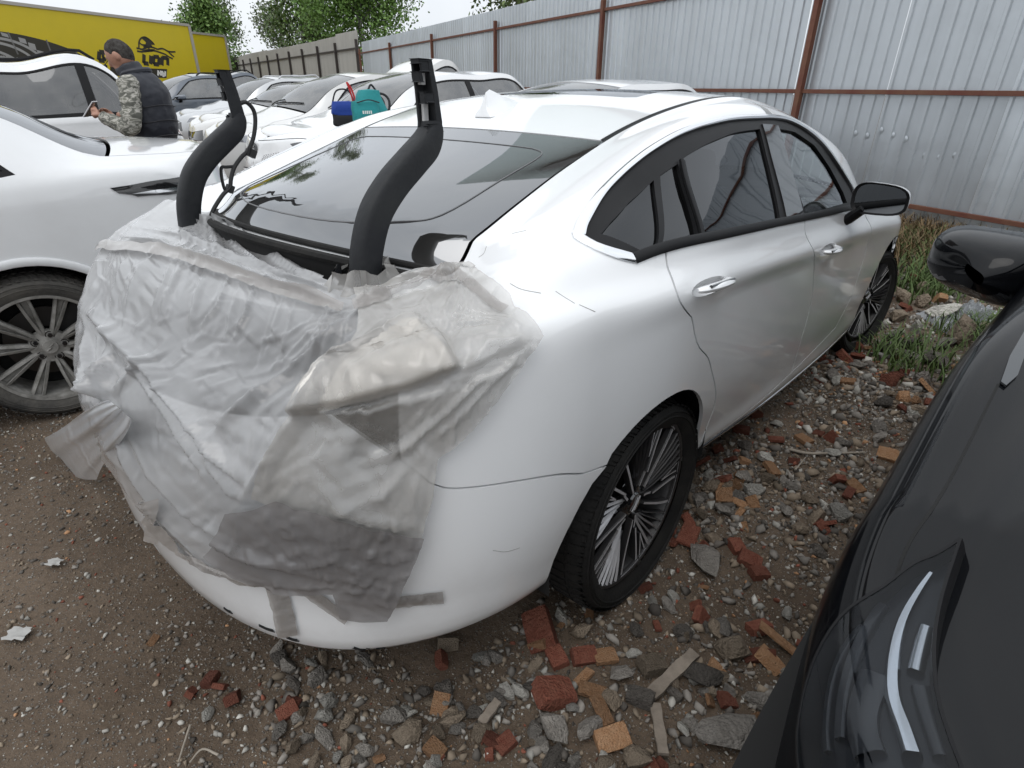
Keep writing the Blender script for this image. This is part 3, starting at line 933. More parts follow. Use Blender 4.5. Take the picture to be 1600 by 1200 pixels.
    # quarter: from door gap up the C pillar to the gutter, round the tail to the seam
    uroof = uR(1.05)
    qtop = [(u, vtop) for u in np.linspace(uR(.99), 2.92, 40)]
    ql = offs(gapRear, g)
    ql[0, 1] = vb(ql[0, 0])
    # the cant rail / pillar skin above the windows belongs to this panel: window opening is a hole
    q_poly = qtop + [(2.92, 8.2)] + [(u, 8.2) for u in np.linspace(2.85, 2.45, 8)] + [tuple(q) for q in sQ[(sQ[:, 0] < 2.44)][::-1]] + [tuple(q) for q in ar_[:k][::-1]] + [(uR(.405), 1.6), (uR(.44), back_b[1] + .04)] + [tuple(q) for q in ql[::-1]]
    # close from the door gap top along the DLO outline over the roof side
    dt = catmull(dlo_top, 4)
    dl_q = np.vstack([dl([(990, 404)]), dl([(960, 396)]), dt])
    kk = dl_q[:, 0] > uR(.99)
    q_poly = q_poly + [tuple(q) for q in dl_q[kk]]
    both('quarter_panel', q_poly, step=.028)
    # roof side ahead of x = .99 and the A pillar
    dl_f = dl_q[(dl_q[:, 0] < uR(.985))]
    a_poly = [tuple(q) for q in dl_f] + [(ff[0, 0] - .004, ff[0, 1] + .25), (uR(2.16), vb(uR(1.95)) + .45), (uR(2.40), vtop - .02)] + [(u, vtop) for u in np.linspace(uR(2.38), uR(.985), 24)]
    both('roof_side_rail', a_poly, step=.028)
    # ---- front fender, bonnet and front bumper
    fl = offs(gapFront, -g)
    af_ = np.array(af)
    uf1 = .62
    fend = [(uR(2.40), vtop - .03), (uR(2.16), vb(uR(1.95)) + .42), (ff[0, 0] - .009, ff[0, 1] + .2)] + [tuple(q) for q in fl] + [(uR(1.97), 1.3), (uR(2.385), 1.2)] + [tuple(q) for q in af_[::-1][:26]] + [(uR(3.05) if False else .86, 3.4), (.66, 5.4), (.62, 7.2)] + [(u, 8.6) for u in np.linspace(.7, .95, 5)] + [(uR(2.74), 9.2)]
    both('front_wing', fend, step=.04)
    fb = [(.002, 4.6), (.3, 4.7), (.62, 5.2), (.85, 3.3)] + [tuple(q) for q in af_[:7]] + [(uR(3.15) if False else .95, .4), (.5, .3), (.002, .3)]
    both('front_bumper', fb, step=.05)
    both('headlight', [(.30, 4.85), (.60, 5.5), (.66, 5.6), (.62, 7.1), (.3, 6.6)], GLOSS_BLACK, step=.05)
    both('grille', [(.002, 4.8), (.28, 4.9), (.28, 6.6), (.002, 6.6)], GLOSS_BLACK, step=.05)
    SC_T = (1.65, .6)
    def top(name, poly, m, step=.04, rim=.01, inset=0, label=None, holes=()):
        return panel(name, fnT, nT, poly, SC_T, step, m, car, holes, rim, False, inset, label, .02)
    us = lambda a, b, n: np.linspace(uR(a) if not isinstance(a, str) else float(a), uR(b) if not isinstance(b, str) else float(b), n)
    top('bonnet', [(u, -.985) for u in us('0.05', 2.42, 24)] + [(uR(2.40), w) for w in np.linspace(-.985, .985, 14)] + [(u, .985) for u in us(2.42, '0.05', 24)], PAINT_W)
    cowl = 2.34
    ub = lambda k: float(k) if isinstance(k, str) else uR(k)
    def band(a, b, we, n=20):
        return [(u, -we) for u in us(a, b, n)] + [(ub(b), w) for w in np.linspace(-we, we, 16)][1:-1] + [(u, we) for u in us(b, a, n)] + [(uR(a), w) for w in np.linspace(we, -we, 16)][1:-1]
    top('windscreen', band(2.35, 1.36, .985), GLASS_CLEAR, inset=.003)
    top('cowl_cover', band(2.40, 2.35, .985), BLACK_TRIM, inset=.004)
    # sunroof aperture in the roof
    sr_pix = None
    sun_hole = [(uR(1.20), -.62), (uR(.62), -.66), (uR(.60), -.6), (uR(.585), 0), (uR(.60), .6), (uR(.62), .66), (uR(1.20), .62), (uR(1.215), 0)]
    top('roof_panel', band(1.355, .185, .962), PAINT_W, holes=[sun_hole])
    top('sunroof', [(1 + (u - 1) , w * .985) for u, w in sun_hole], GLASS_TINT, inset=.004)
    for mir in (1, -1):
        L = np.array([(u, -.981 * mir) for u in us(1.33, .19, 50)])
        fold_strip('roof_channel', fnT, nT, L, .020, -.001, BLACK_TRIM, car)
    # rear window: top edge on the roof end, lower edge bowed over the boot
    rw = band(.183, '2.10', .985, 24)
    rear = top('rear_window', rw, GLASS_REAR, inset=.002, rim=.006)
    # printed border of the rear glass
    ring_o = band(.180, '2.095', .98, 24)
    ring_i = [(uR(.09), -.60), (uR(.085), -.72), (uR(.05), -.80), (uR(-.1), -.80), (uR(-.28), -.78), (uR(-.335), -.66), (2.02, -.3), (2.02, .3), (uR(-.335), .66), (uR(-.28), .78), (uR(-.1), .80), (uR(.05), .80), (uR(.085), .72), (uR(.09), .60), (uR(.09), 0)]
    top('glass_border', ring_o, mat('ceramic_print', (.016, .016, .018), .3), inset=.006, rim=0, holes=[ring_i])
    ri = np.array(ring_i + ring_i[:1]); ri = catmull(ri, 5)
    fold_strip('border_line', fnT, nT, ri, .0032, -.0005, mat('print_line', (.12, .12, .125), .4), car)
    # ---- window graphic: chrome surround, black inner frame, panes, pillar plates
    for mir in (False, True):
        ctop = np.vstack([dl([(990, 404)]), dl([(960, 396), (930, 385)]), dt, dl([(1342, 319)])])
        ctop = catmull(ctop, 2)
        wd_ = np.where(ctop[:, 0] > uR(-.12), .030, .012)
        wd_ = np.interp(ctop[:, 0], [uR(1.9), uR(.2), uR(-.05), uR(-.33)], [.015, .015, .017, .032])
        fold_strip('window_chrome', fnS, nS, ctop, wd_, .006, CHROME, car, mir)
        fold_strip('waist_moulding', fnS, nS, catmull(dlo_bot, 6), .026, .007, BLACK_TRIM, car, mir)
        panel('window_frame', fnS, nS, [tuple(q) for q in dlo], SC_SIDE, .03, BLACK_TRIM, car,
              holes=[P(h, umin=1.0, umax=2.4) for h in (PANE_Q, PANE_RQ, PANE_R, PANE_F)], rim=.02, mirror=mir, inset=.006, bstep=.012)
        for nm, pn, gm, pr in (('quarter_glass', PANE_Q, GLASS_TINT, None), ('vent_glass', PANE_RQ, GLASS_TINT, 'rear_door'), ('window_pane', PANE_R, GLASS_TINT, 'rear_door'), ('window_pane', PANE_F, GLASS_CLEAR, 'front_door')):
            pp = np.array(P(pn, umin=1.0, umax=2.4)); c = pp.mean(0); pp = c + (pp - c) * 1.03
            panel(nm, fnS, nS, [tuple(q) for q in pp], SC_SIDE, .04, gm, doors[pr][1 if mir else 0] if pr else car, rim=0, mirror=mir, inset=.014, bstep=.03)
        panel('pillar_plate', fnS, nS, P([(1192, 193), (1217, 196), (1257, 345), (1230, 350)], umin=1.0, umax=2.4), SC_SIDE, .04, GLOSS_BLACK, car, rim=.008, mirror=mir, inset=.001, bstep=.02)
        fold_strip('window_divider', fnS, nS, catmull(P([(1066, 250), (1080, 305), (1098, 370)], umin=1.0, umax=2.4), 6), .018, .004, BLACK_TRIM, car, mir)
    # ---- roof antenna fin
    uf = uR(.36); b = cs.T(np.array([uf]), np.array([0.]))[0]
    fin = MB(); prof = []
    for s_, h_, w_ in ((-.085, .0, .038), (-.080, .03, .028), (-.068, .062, .010), (-.05, .068, .009), (0, .045, .018), (.05, .022, .024), (.09, .006, .018), (.105, .0, .004)):
        prof.append((s_, h_, w_))
    secs = []
    base_w = [.036, .040, .042, .042, .040, .034, .022, .004]
    for (s_, h_, w_), bw in zip(prof, base_w):
        ring = []
        for (yy, hh) in ((-bw, -.006), (-bw * .86, .004), (-w_ * .62, h_ * .55 + .002), (-w_ * .30, h_ * .92 + .003), (0, h_ + .004), (w_ * .30, h_ * .92 + .003), (w_ * .62, h_ * .55 + .002), (bw * .86, .004), (bw, -.006)):
            ring.append(b + np.array([s_, yy, hh + .0]) + np.array([0, 0, s_ * .19]))
        secs.append(ring)
    fin.grid(secs)
    nsec = len(prof[0:1]); fin.f.append(tuple(range(8, -1, -1)))
    fo = fin.build('roof_fin', PAINT_W, car, True)
    # ---- inside: floor, dark shell, seats, dashboard, wheel
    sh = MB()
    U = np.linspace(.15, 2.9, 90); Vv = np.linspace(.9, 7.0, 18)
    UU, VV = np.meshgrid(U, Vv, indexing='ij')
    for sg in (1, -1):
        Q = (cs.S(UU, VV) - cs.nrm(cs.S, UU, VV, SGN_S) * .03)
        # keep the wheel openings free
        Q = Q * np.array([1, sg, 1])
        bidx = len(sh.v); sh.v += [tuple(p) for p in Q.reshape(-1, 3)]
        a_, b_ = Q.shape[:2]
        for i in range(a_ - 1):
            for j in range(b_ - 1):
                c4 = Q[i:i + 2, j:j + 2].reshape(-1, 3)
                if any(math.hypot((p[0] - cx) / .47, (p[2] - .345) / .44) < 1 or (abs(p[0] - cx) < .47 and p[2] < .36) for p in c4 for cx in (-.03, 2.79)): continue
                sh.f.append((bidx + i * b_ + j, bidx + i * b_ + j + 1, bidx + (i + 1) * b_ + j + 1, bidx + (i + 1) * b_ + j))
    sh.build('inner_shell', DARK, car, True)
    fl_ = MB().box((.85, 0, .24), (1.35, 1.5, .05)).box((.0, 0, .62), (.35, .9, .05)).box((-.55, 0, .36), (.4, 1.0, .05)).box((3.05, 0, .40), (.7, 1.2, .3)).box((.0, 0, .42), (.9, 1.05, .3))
    fl_.build('underbody', DARK, car)
    for cx in (0, 2.8):
        for sg in (1, -1):
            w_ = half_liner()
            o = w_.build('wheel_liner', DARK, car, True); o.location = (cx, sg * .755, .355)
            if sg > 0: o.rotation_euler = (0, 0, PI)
    def seat(x, y, m):
        s_ = MB()
        s_.box((x, y, .50), (.5, .5, .14)).box((x - .27, y, .80), (.13, .5, .58), Matrix.Rotation(-.3, 3, 'Y')).box((x - .38, y, 1.16), (.08, .26, .17), Matrix.Rotation(-.25, 3, 'Y'))
        s_.build('seat', m, car, False, .05)
    seat(1.45, .37, INTERIOR); seat(1.45, -.37, INTERIOR)
    MB().box((.42, 0, .55), (.5, 1.3, .16)).box((.12, 0, .85), (.14, 1.3, .58), Matrix.Rotation(-.4, 3, 'Y')).build('rear_bench', INTERIOR, car, False, .05)
    MB().box((2.2, 0, .80), (.5, 1.35, .26), Matrix.Rotation(.15, 3, 'Y')).build('dashboard', INTERIOR, car, False, .05)
    st_ = MB(); ringp = [(1.83 + .055 * math.cos(a), .37 + .185 * math.sin(a), .93 + .172 * math.cos(a)) for a in np.linspace(0, 2 * PI, 33)[:-1]]
    st_.tube(ringp, .016, 8, closed=True).tube([(1.83, .19, .93), (1.85, .37, .92), (1.83, .55, .93)], .02, 6).tube([(1.86, .37, .92), (2.05, .37, .84)], .035, 8)
    st_.build('steering_wheel', INTERIOR, car, True)
    MB().box((-.02, 0, 1.075), (.55, 1.1, .02), Matrix.Rotation(.02, 3, 'Y')).build('parcel_shelf', INTERIOR, car)
    # ---- door mirrors
    for sg in (-1, 1):
        mirror_unit(car, (1.56, sg * .885, .985), sg, PAINT_W, .0)
    # ---- wheels
    wh = wheel_blade(car)
    wh.location = (0, -.885 + .1125, .342)
    for (x, sg, st, ro) in ((2.80, -1, -.20, .5), (0, 1, 0, .3), (2.8, 1, -.2, .9)):
        c = copy_tree(wh, car)
        c.location = (x, sg * (.885 - .1125), .342)
        c.rotation_euler = (0, ro, 0) if sg < 0 else (0, ro, 0)
        M = Matrix.Rotation(st + (PI if sg > 0 else 0), 4, 'Z') @ Matrix.Rotation(ro, 4, 'Y')
        c.rotation_euler = M.to_euler()
    return car, cs, doors

PANE_Q = [(941, 362), (957, 343), (985, 313), (1024, 279), (1027, 388), (1003, 389)]
PANE_RQ = [(1034, 272), (1062, 254), (1072, 290), (1092, 366), (1058, 378), (1036, 383)]
PANE_R = [(1071, 245), (1110, 222), (1150, 206), (1190, 200), (1205, 260), (1222, 342), (1160, 354), (1100, 368), (1086, 310)]
PANE_F = [(1219, 200), (1245, 205), (1275, 226), (1300, 262), (1320, 300), (1326, 316), (1290, 326), (1262, 334), (1240, 270)]

def mirror_unit(car, loc, sg, paint_m, yaw_):
    """door mirror: arm, dark lower shell, painted cap, glass; shell faces the nose (+x)"""
    x, y, z = loc
    o_ = sg
    def blob(sx0, sx1, scl, cut=None):
        P = []
        for i, t in enumerate(np.linspace(0, 1, 9)):          # from glass plane (rear) to nose of the shell
            xx = -.045 + .15 * t
            k = math.sqrt(max(0.0, 1 - (t * .98) ** 2.4))
            ring = []
            for a in np.linspace(0, 2 * PI, 29):
                cy = abs(math.cos(a)) ** .62 * (1 if math.cos(a) >= 0 else -1); cz = abs(math.sin(a)) ** .62 * (1 if math.sin(a) >= 0 else -1)
                w_ = .108; h_ = .070 if cz > 0 else .064
                yy = cy * w_ * k * scl; zz = cz * h_ * k * scl * (1 - .22 * (cy * .5 + .5) if cz < 0 else 1 - .12 * (cy * .5 + .5))
                ring.append((x + xx - .05 * cy * (1 if True else 0) * .6, y + sg * (.125 + yy), z + .072 + zz))
            P.append(ring)
        return np.array(P)
    B = blob(0, 1, 1.0)
    if sg < 0: B = B[:, ::-1]
    # lower dark shell and upper painted cap split by height
    n = B.shape[1]
    cap = MB(); low = MB()
    for i in range(B.shape[0] - 1):
        for j in range(n - 1):
            q = [B[i, j], B[i, j + 1], B[i + 1, j + 1], B[i + 1, j]]
            zc = np.mean([p[2] for p in q])
            yc = abs(np.mean([p[1] for p in q]))
            (cap if (zc > z + .050 or (yc > abs(y) + .20 and zc > z + .02)) else low).add(q, [(3, 2, 1, 0)])
    hs = []
    for mbb, nm, mt in ((cap, 'mirror_cap', paint_m), (low, 'mirror_shell', BLACK_TRIM)):
        ob = mk(nm, mbb.v, mbb.f, mt, car, True)
        bm = bmesh.new(); bm.from_mesh(ob.data); bmesh.ops.remove_doubles(bm, verts=bm.verts, dist=1e-5); bm.to_mesh(ob.data); bm.free()
        ob.data.polygons.foreach_set('use_smooth', np.ones(len(ob.data.polygons), bool))
        hs.append(ob)
    r0 = B[0]; c = r0.mean(0)
    gl = [c + (p - c) * .88 + np.array([.008, 0, 0]) for p in r0[:-1]]
    fr_v = list(r0[:-1]) + gl; m_ = len(gl)
    mk('mirror_bezel', fr_v, [(i, (i + 1) % m_, m_ + (i + 1) % m_, m_ + i) for i in range(m_)], BLACK_TRIM, hs[1], True)
    mk('mirror_glass', gl, [tuple(range(m_))], mat('mirror_silver', (.30, .31, .32), .03, metal=1.0), hs[1], False)
    MB().tube([(x + .03, y - sg * .03, z - .055), (x + .02, y + sg * .02, z - .02), (x, y + sg * .075, z + .035)], [.045, .04, .035], 10, flat=.55).build('mirror_arm', BLACK_TRIM, car, True)
# ------------------------------------------------------------------ plastic film, tape and hinge arms on the tail of the liftback
def film_mat(name, col, clear, rough=.28, spot=.12):
    m = bpy.data.materials.new(name); m.use_nodes = True
    t = m.node_tree
    for n in list(t.nodes): t.nodes.remove(n)
    out = t.nodes.new('ShaderNodeOutputMaterial')
    df = t.nodes.new('ShaderNodeBsdfDiffuse'); df.inputs[0].default_value = (*col, 1)
    tl = t.nodes.new('ShaderNodeBsdfTranslucent'); tl.inputs[0].default_value = (*col, 1)
    tr = t.nodes.new('ShaderNodeBsdfTransparent'); tr.inputs[0].default_value = (.97, .97, .97, 1)
    gl = t.nodes.new('ShaderNodeBsdfGlossy'); gl.inputs['Roughness'].default_value = rough; gl.inputs['Color'].default_value = (1, 1, 1, 1)
    tc = t.nodes.new('ShaderNodeTexCoord')
    # crinkle relief: sharp creases, stretched along the pull of the film
    def rid(sc_, rot, st, det):
        mp = t.nodes.new('ShaderNodeMapping'); mp.inputs['Scale'].default_value = st; mp.inputs['Rotation'].default_value = rot
        t.links.new(tc.outputs['Object'], mp.inputs[0])
        n = t.nodes.new('ShaderNodeTexNoise'); n.noise_type = 'RIDGED_MULTIFRACTAL'; n.inputs['Scale'].default_value = sc_; n.inputs['Detail'].default_value = det
        n.inputs['Roughness'].default_value = .55; n.inputs['Distortion'].default_value = .5
        t.links.new(mp.outputs[0], n.inputs['Vector']); return n
    a1 = rid(7, (.6, .3, .5), (1, 1, .35), 3); a2 = rid(16, (-.4, .9, -.3), (1, .4, 1), 3)
    sm = t.nodes.new('ShaderNodeMath'); sm.operation = 'MULTIPLY_ADD'; sm.inputs[1].default_value = .5
    t.links.new(a2.outputs[0], sm.inputs[0]); t.links.new(a1.outputs[0], sm.inputs[2])
    bp = t.nodes.new('ShaderNodeBump'); bp.inputs['Strength'].default_value = .6; bp.inputs['Distance'].default_value = .008
    t.links.new(sm.outputs[0], bp.inputs['Height'])
    for n in (df, tl, gl): t.links.new(bp.outputs[0], n.inputs['Normal'])
    m1 = t.nodes.new('ShaderNodeMixShader'); m1.inputs[0].default_value = .35
    t.links.new(df.outputs[0], m1.inputs[1]); t.links.new(tl.outputs[0], m1.inputs[2])
    # clearness varies in patches
    n3 = t.nodes.new('ShaderNodeTexNoise'); n3.inputs['Scale'].default_value = 4.5; n3.inputs['Detail'].default_value = 6
    t.links.new(tc.outputs['Object'], n3.inputs['Vector'])
    mr = t.nodes.new('ShaderNodeMapRange'); mr.inputs[1].default_value = .35; mr.inputs[2].default_value = .7; mr.inputs[3].default_value = max(0, clear - spot); mr.inputs[4].default_value = min(1, clear + spot)
    t.links.new(n3.outputs[0], mr.inputs[0])
    lw = t.nodes.new('ShaderNodeLayerWeight'); lw.inputs[0].default_value = .35
    fc = t.nodes.new('ShaderNodeMath'); fc.operation = 'MULTIPLY'
    iv = t.nodes.new('ShaderNodeMath'); iv.operation = 'SUBTRACT'; iv.inputs[0].default_value = 1.0; t.links.new(lw.outputs['Facing'], iv.inputs[1])
    t.links.new(mr.outputs[0], fc.inputs[0]); t.links.new(iv.outputs[0], fc.inputs[1])
    m2 = t.nodes.new('ShaderNodeMixShader'); t.links.new(fc.outputs[0], m2.inputs[0])
    t.links.new(m1.outputs[0], m2.inputs[1]); t.links.new(tr.outputs[0], m2.inputs[2])
    fr = t.nodes.new('ShaderNodeFresnel'); fr.inputs[0].default_value = 1.5; t.links.new(bp.outputs[0], fr.inputs['Normal'])
    fa = t.nodes.new('ShaderNodeMath'); fa.operation = 'MULTIPLY'; fa.inputs[1].default_value = 1.1; fa.use_clamp = True; t.links.new(fr.outputs[0], fa.inputs[0])
    m3 = t.nodes.new('ShaderNodeMixShader'); t.links.new(fa.outputs[0], m3.inputs[0])
    t.links.new(m2.outputs[0], m3.inputs[1]); t.links.new(gl.outputs[0], m3.inputs[2])
    t.links.new(m3.outputs[0], out.inputs['Surface'])
    return m

FILM_MILKY = film_mat('milky_film', (.55, .55, .555), .60, rough=.24)
FILM_CLEAR = film_mat('clear_film', (.55, .53, .50), .62, rough=.22)
FILM_GREY = film_mat('grey_film', (.25, .24, .24), .40, rough=.22)
TAPE_M = film_mat('brown_clear_tape', (.34, .31, .285), .66, rough=.42)

def seg_dist(px, py, line):
    """distance to a pixel polyline, position along it 0..1 and signed side"""
    L = np.asarray(line, float)
    best = np.full(px.shape, 1e9); tt = np.zeros(px.shape); sd = np.ones(px.shape)
    seg = np.hypot(*(L[1:] - L[:-1]).T); cum = np.concatenate([[0], np.cumsum(seg)]); tot = cum[-1]
    for i in range(len(L) - 1):
        a, b = L[i], L[i + 1]; ab = b - a
        t = np.clip(((px - a[0]) * ab[0] + (py - a[1]) * ab[1]) / (ab @ ab), 0, 1)
        dx, dy = px - a[0] - ab[0] * t, py - a[1] - ab[1] * t
        d = np.hypot(dx, dy); k = d < best
        best = np.where(k, d, best); tt = np.where(k, (cum[i] + t * seg[i]) / tot, tt)
        sd = np.where(k, np.sign(ab[0] * dy - ab[1] * dx), sd)
    return best, tt, sd

def folds(px, py, lst):
    h = np.zeros(px.shape)
    for line, w, a in lst:
        d, t, s = seg_dist(px, py, line)
        env = np.clip(np.minimum(t, 1 - t) * 5, .15, 1)
        # sharp-crested pleat: steep on one side
        ww = np.where(s > 0, w * .8, w * 2.2)
        h += a * env * np.clip(1 - d / ww, 0, 1) ** 1.5
    return h

def ridged(px, py, ang, sx, sy, seed, oct_=3):
    c, s = math.cos(ang), math.sin(ang)
    x = (px * c + py * s) / sx; y = (-px * s + py * c) / sy
    wv = fbm(px / 60, py / 60, seed + 50, 2) * 1.6
    r = 0; a = 1.0
    for o in range(oct_):
        n = vnoise(x * 2 ** o + wv, y * 2 ** o, seed + o)
        r = r + a * (1 - np.abs(2 * n - 1)) ** 2; a *= .5
    return r - .8

def zone(px, py, cx, cy, rx, ry, ang=0.0):
    c, s = math.cos(ang), math.sin(ang)
    dx, dy = px - cx, py - cy
    return np.exp(-(((dx * c + dy * s) / rx) ** 2 + ((-dx * s + dy * c) / ry) ** 2))

def build_plastic(car, cs):
    NM = MAIN_NM
    def SS(U, v):
        U = np.asarray(U, float); v = np.asarray(v, float)
        sh = np.broadcast(U, v).shape
        U = np.broadcast_to(U, sh).ravel(); v = np.broadcast_to(v, sh).ravel()
        u = np.where(U > 3, 6 - U, U); sg = np.where(U > 3, -1.0, 1.0)
        P = cs.S(u, np.clip(v, -.5, cs.nr - 1)).copy()
        e = np.clip(v - (cs.nr - 1), 0, 3)
        k = np.clip((u - 1.95) / .5, 0, 1)
        P[:, 0] += e * .16 * k; P[:, 1] *= 1 - e * (.10 * k + .22 * (1 - k)); P[:, 2] += e * (.02 + .03 * (1 - k)) - e * e * .01
        P[:, 1] *= sg
        return P.reshape(*sh, 3)
    def NN(U, v):
        e = 4e-3
        n = np.cross(SS(U + e, v) - SS(U - e, v), SS(U, v + e * 8) - SS(U, v - e * 8))
        n /= np.linalg.norm(n, axis=-1, keepdims=True) + 1e-12
        return n
    t = NN(np.array([2.95]), np.array([3.]))[0]
    sgn = 1 if t[0] < 0 else -1
    U0 = np.linspace(1.7, 4.25, 420); V0 = np.linspace(.2, 11.8, 150)
    UU, VV = np.meshgrid(U0, V0, indexing='ij'); UU, VV = UU.ravel(), VV.ravel()
    # only parts of the skin that face the viewer take part in the inversion
    PP = SS(UU, VV); nn = NN(UU, VV) * sgn
    W = PP @ NM[:3, :3].T + NM[:3, 3]; wn = nn @ NM[:3, :3].T
    fac = ((C_P - W) * wn).sum(1) > 0
    tab = (UU[fac], VV[fac], PP[fac])
    inv = lambda pix: cs.inv_pix(pix, NM, fn=SS, tab=tab, umin=1.6, umax=4.4)
    def to_pix(P): return project(P @ NM[:3, :3].T + NM[:3, 3])
    sc = np.array([1.0, .11])
    def film(name, uvpoly, off, H, material, parent, step=.0052, shift=None):
        poly = np.asarray(uvpoly, float)
        lo = poly.min(0); hi = poly.max(0)
        B = resample(poly, step, sc)
        # ragged cut edge
        B = B + np.stack([fbm(B[:, 0] * 12, B[:, 1] * 1.7, 5, 3) * .012, fbm(B[:, 0] * 12 + 40, B[:, 1] * 1.7, 9, 3) * .11], 1)
        gx = np.arange(lo[0] - .05, hi[0] + .05, step / sc[0]); gy = np.arange(lo[1] - .3, hi[1] + .3, step / sc[1])
        G = np.stack(np.meshgrid(gx, gy, indexing='ij'), -1)
        G[:, 1::2, 0] += .5 * step / sc[0]
        G = G.reshape(-1, 2)
        G = G[inpoly(G, B)]
        keep = np.ones(len(G), bool)
        for c0 in range(0, len(G), 1500):
            keep[c0:c0 + 1500] = ((((G[c0:c0 + 1500, None, :] - B[None]) * sc) ** 2).sum(-1)).min(1) > (step * .5) ** 2
        G = G[keep]
        V = [Vector(p * sc) for p in B] + [Vector(p * sc) for p in G]
        E = [(i, (i + 1) % len(B)) for i in range(len(B))]
        r = delaunay_2d_cdt(V, E, [], 0, 1e-7)
        Q = np.array([tuple(p) for p in r[0]]); F = np.array([f for f in r[2] if len(f) == 3])
        F = F[inpoly(Q[F].mean(1), B * sc)]
        uv = Q / sc
        P = SS(uv[:, 0], uv[:, 1]); N = NN(uv[:, 0], uv[:, 1]) * sgn
        px = to_pix(P)
        h = off + H(px[:, 0], px[:, 1])
        P = P + N * h[:, None]
        if shift is not None: P = shift(P, px)
        fnm = np.cross(P[F[:, 1]] - P[F[:, 0]], P[F[:, 2]] - P[F[:, 0]])
        fl = (fnm * N[F[:, 0]]).sum(1) < 0; F[fl] = F[fl][:, ::-1]
        o = mk(name, P, [tuple(f) for f in F], material, parent, True)
        return o
    # ------- heights: folds traced in the photograph, metres
    FOLDS = [
        ([(190, 372), (250, 392), (330, 420), (420, 452), (500, 480), (550, 492)], 9, .022),
        ([(215, 362), (300, 385), (400, 428), (500, 462), (560, 476)], 6, .018),
        ([(130, 478), (190, 535), (250, 590), (310, 660), (360, 720), (410, 765)], 9, .026),
        ([(155, 500), (215, 570), (270, 640), (310, 700), (345, 760)], 10, .016),
        ([(180, 640), (215, 720), (270, 800), (330, 860), (420, 900)], 9, .020),
        ([(205, 660), (250, 740), (310, 800), (390, 850), (520, 880)], 8, .014),
        ([(560, 500), (500, 545), (430, 600), (370, 650), (335, 690)], 8, .022),
        ([(335, 690), (345, 730), (372, 765), (395, 775)], 8, .015),
        ([(600, 520), (520, 600), (450, 680), (400, 760), (375, 790)], 11, .020),
        ([(335, 340), (400, 395), (470, 440), (540, 462)], 9, .020),
        ([(332, 342), (365, 390), (420, 440)], 6, .016),
        ([(330, 345), (335, 380), (350, 410)], 6, .014),
        ([(328, 346), (300, 375), (285, 395)], 7, .014),
        ([(838, 527), (790, 560), (740, 610), (700, 655), (650, 700)], 7, .014),
        ([(820, 530), (760, 545), (720, 575)], 7, .016),
        ([(800, 560), (740, 590), (690, 640), (640, 690), (600, 720)], 6, .016),
        ([(660, 500), (690, 540), (712, 575)], 6, .014),
        ([(640, 450), (700, 455), (750, 440)], 6, .012),
        ([(560, 470), (620, 480), (680, 465), (740, 432)], 7, .016),
        ([(710, 600), (650, 620), (580, 640), (480, 645)], 8, .015),
        ([(640, 720), (600, 760), (520, 790)], 8, .012),
        ([(672, 650), (620, 700), (560, 715)], 8, .014),
        ([(520, 780), (580, 800), (650, 815)], 8, .012),
    ]
    for k in range(13):      # pleats hanging from the boot edge
        x0 = 330 + k * 18 + RNG.uniform(-14, 14)
        y0 = 430 + (x0 - 330) * .30
        FOLDS.append(([(x0, y0), (x0 - 20, y0 + 45), (x0 - 48 + RNG.uniform(-10, 10), y0 + 75 + RNG.uniform(-20, 50))], RNG.uniform(2.6, 5.0), RNG.choice([.002, .004, .009])))
    for k in range(6):
        x0 = RNG.uniform(190, 330); y0 = 400 + (x0 - 190) * .25
        FOLDS.append(([(x0, y0), (x0 - 15, y0 + 40), (x0 - 25, y0 + 80)], RNG.uniform(4, 8), RNG.uniform(.004, .009)))
    for k in range(40):      # pleats at the lower edge
        x0 = RNG.uniform(400, 640); y0 = RNG.uniform(800, 900)
        a = RNG.uniform(-.5, .5)
        L_ = RNG.uniform(25, 60)
        FOLDS.append(([(x0, y0), (x0 + L_ * .5, y0 + a * L_ * .5 + 3), (x0 + L_, y0 + a * L_)], RNG.uniform(2.6, 4.2), RNG.uniform(.003, .007)))
    for k in range(18):      # bunching on the left flank
        a = RNG.uniform(-.6, .9); x0, y0 = 182, 625
        L_ = RNG.uniform(50, 130)
        FOLDS.append(([(x0, y0), (x0 + math.sin(a) * L_ * .5 - 4, y0 - math.cos(a) * L_ * .5), (x0 + math.sin(a) * L_, y0 - math.cos(a) * L_)], RNG.uniform(4, 7), RNG.uniform(.006, .014)))
    # fine creases running out from the points where the film is held
    CREASES = []
    HOLD = [(335, 338), (182, 625), (560, 488), (838, 527), (712, 578), (395, 775), (540, 905), (680, 712), (740, 425), (190, 372), (250, 800), (460, 690), (620, 850)]
    for k in range(520):
        x0, y0 = RNG.uniform(120, 830), RNG.uniform(345, 930)
        d2 = [math.hypot(x0 - a, y0 - b) for a, b in HOLD]; j = int(np.argmin(d2)) if RNG.random() < .75 else int(RNG.integers(len(HOLD)))
        a = math.atan2(y0 - HOLD[j][1], x0 - HOLD[j][0]) + RNG.normal() * .25
        L_ = RNG.uniform(18, 75); bend = RNG.normal() * .12
        mid = (x0 + math.cos(a) * L_ / 2 - math.sin(a) * L_ * bend, y0 + math.sin(a) * L_ / 2 + math.cos(a) * L_ * bend)
        CREASES.append(([(x0, y0), mid, (x0 + math.cos(a) * L_, y0 + math.sin(a) * L_)], RNG.uniform(2.8, 5.5), RNG.choice([-1, 1, 1]) * RNG.uniform(.0012, .0048)))
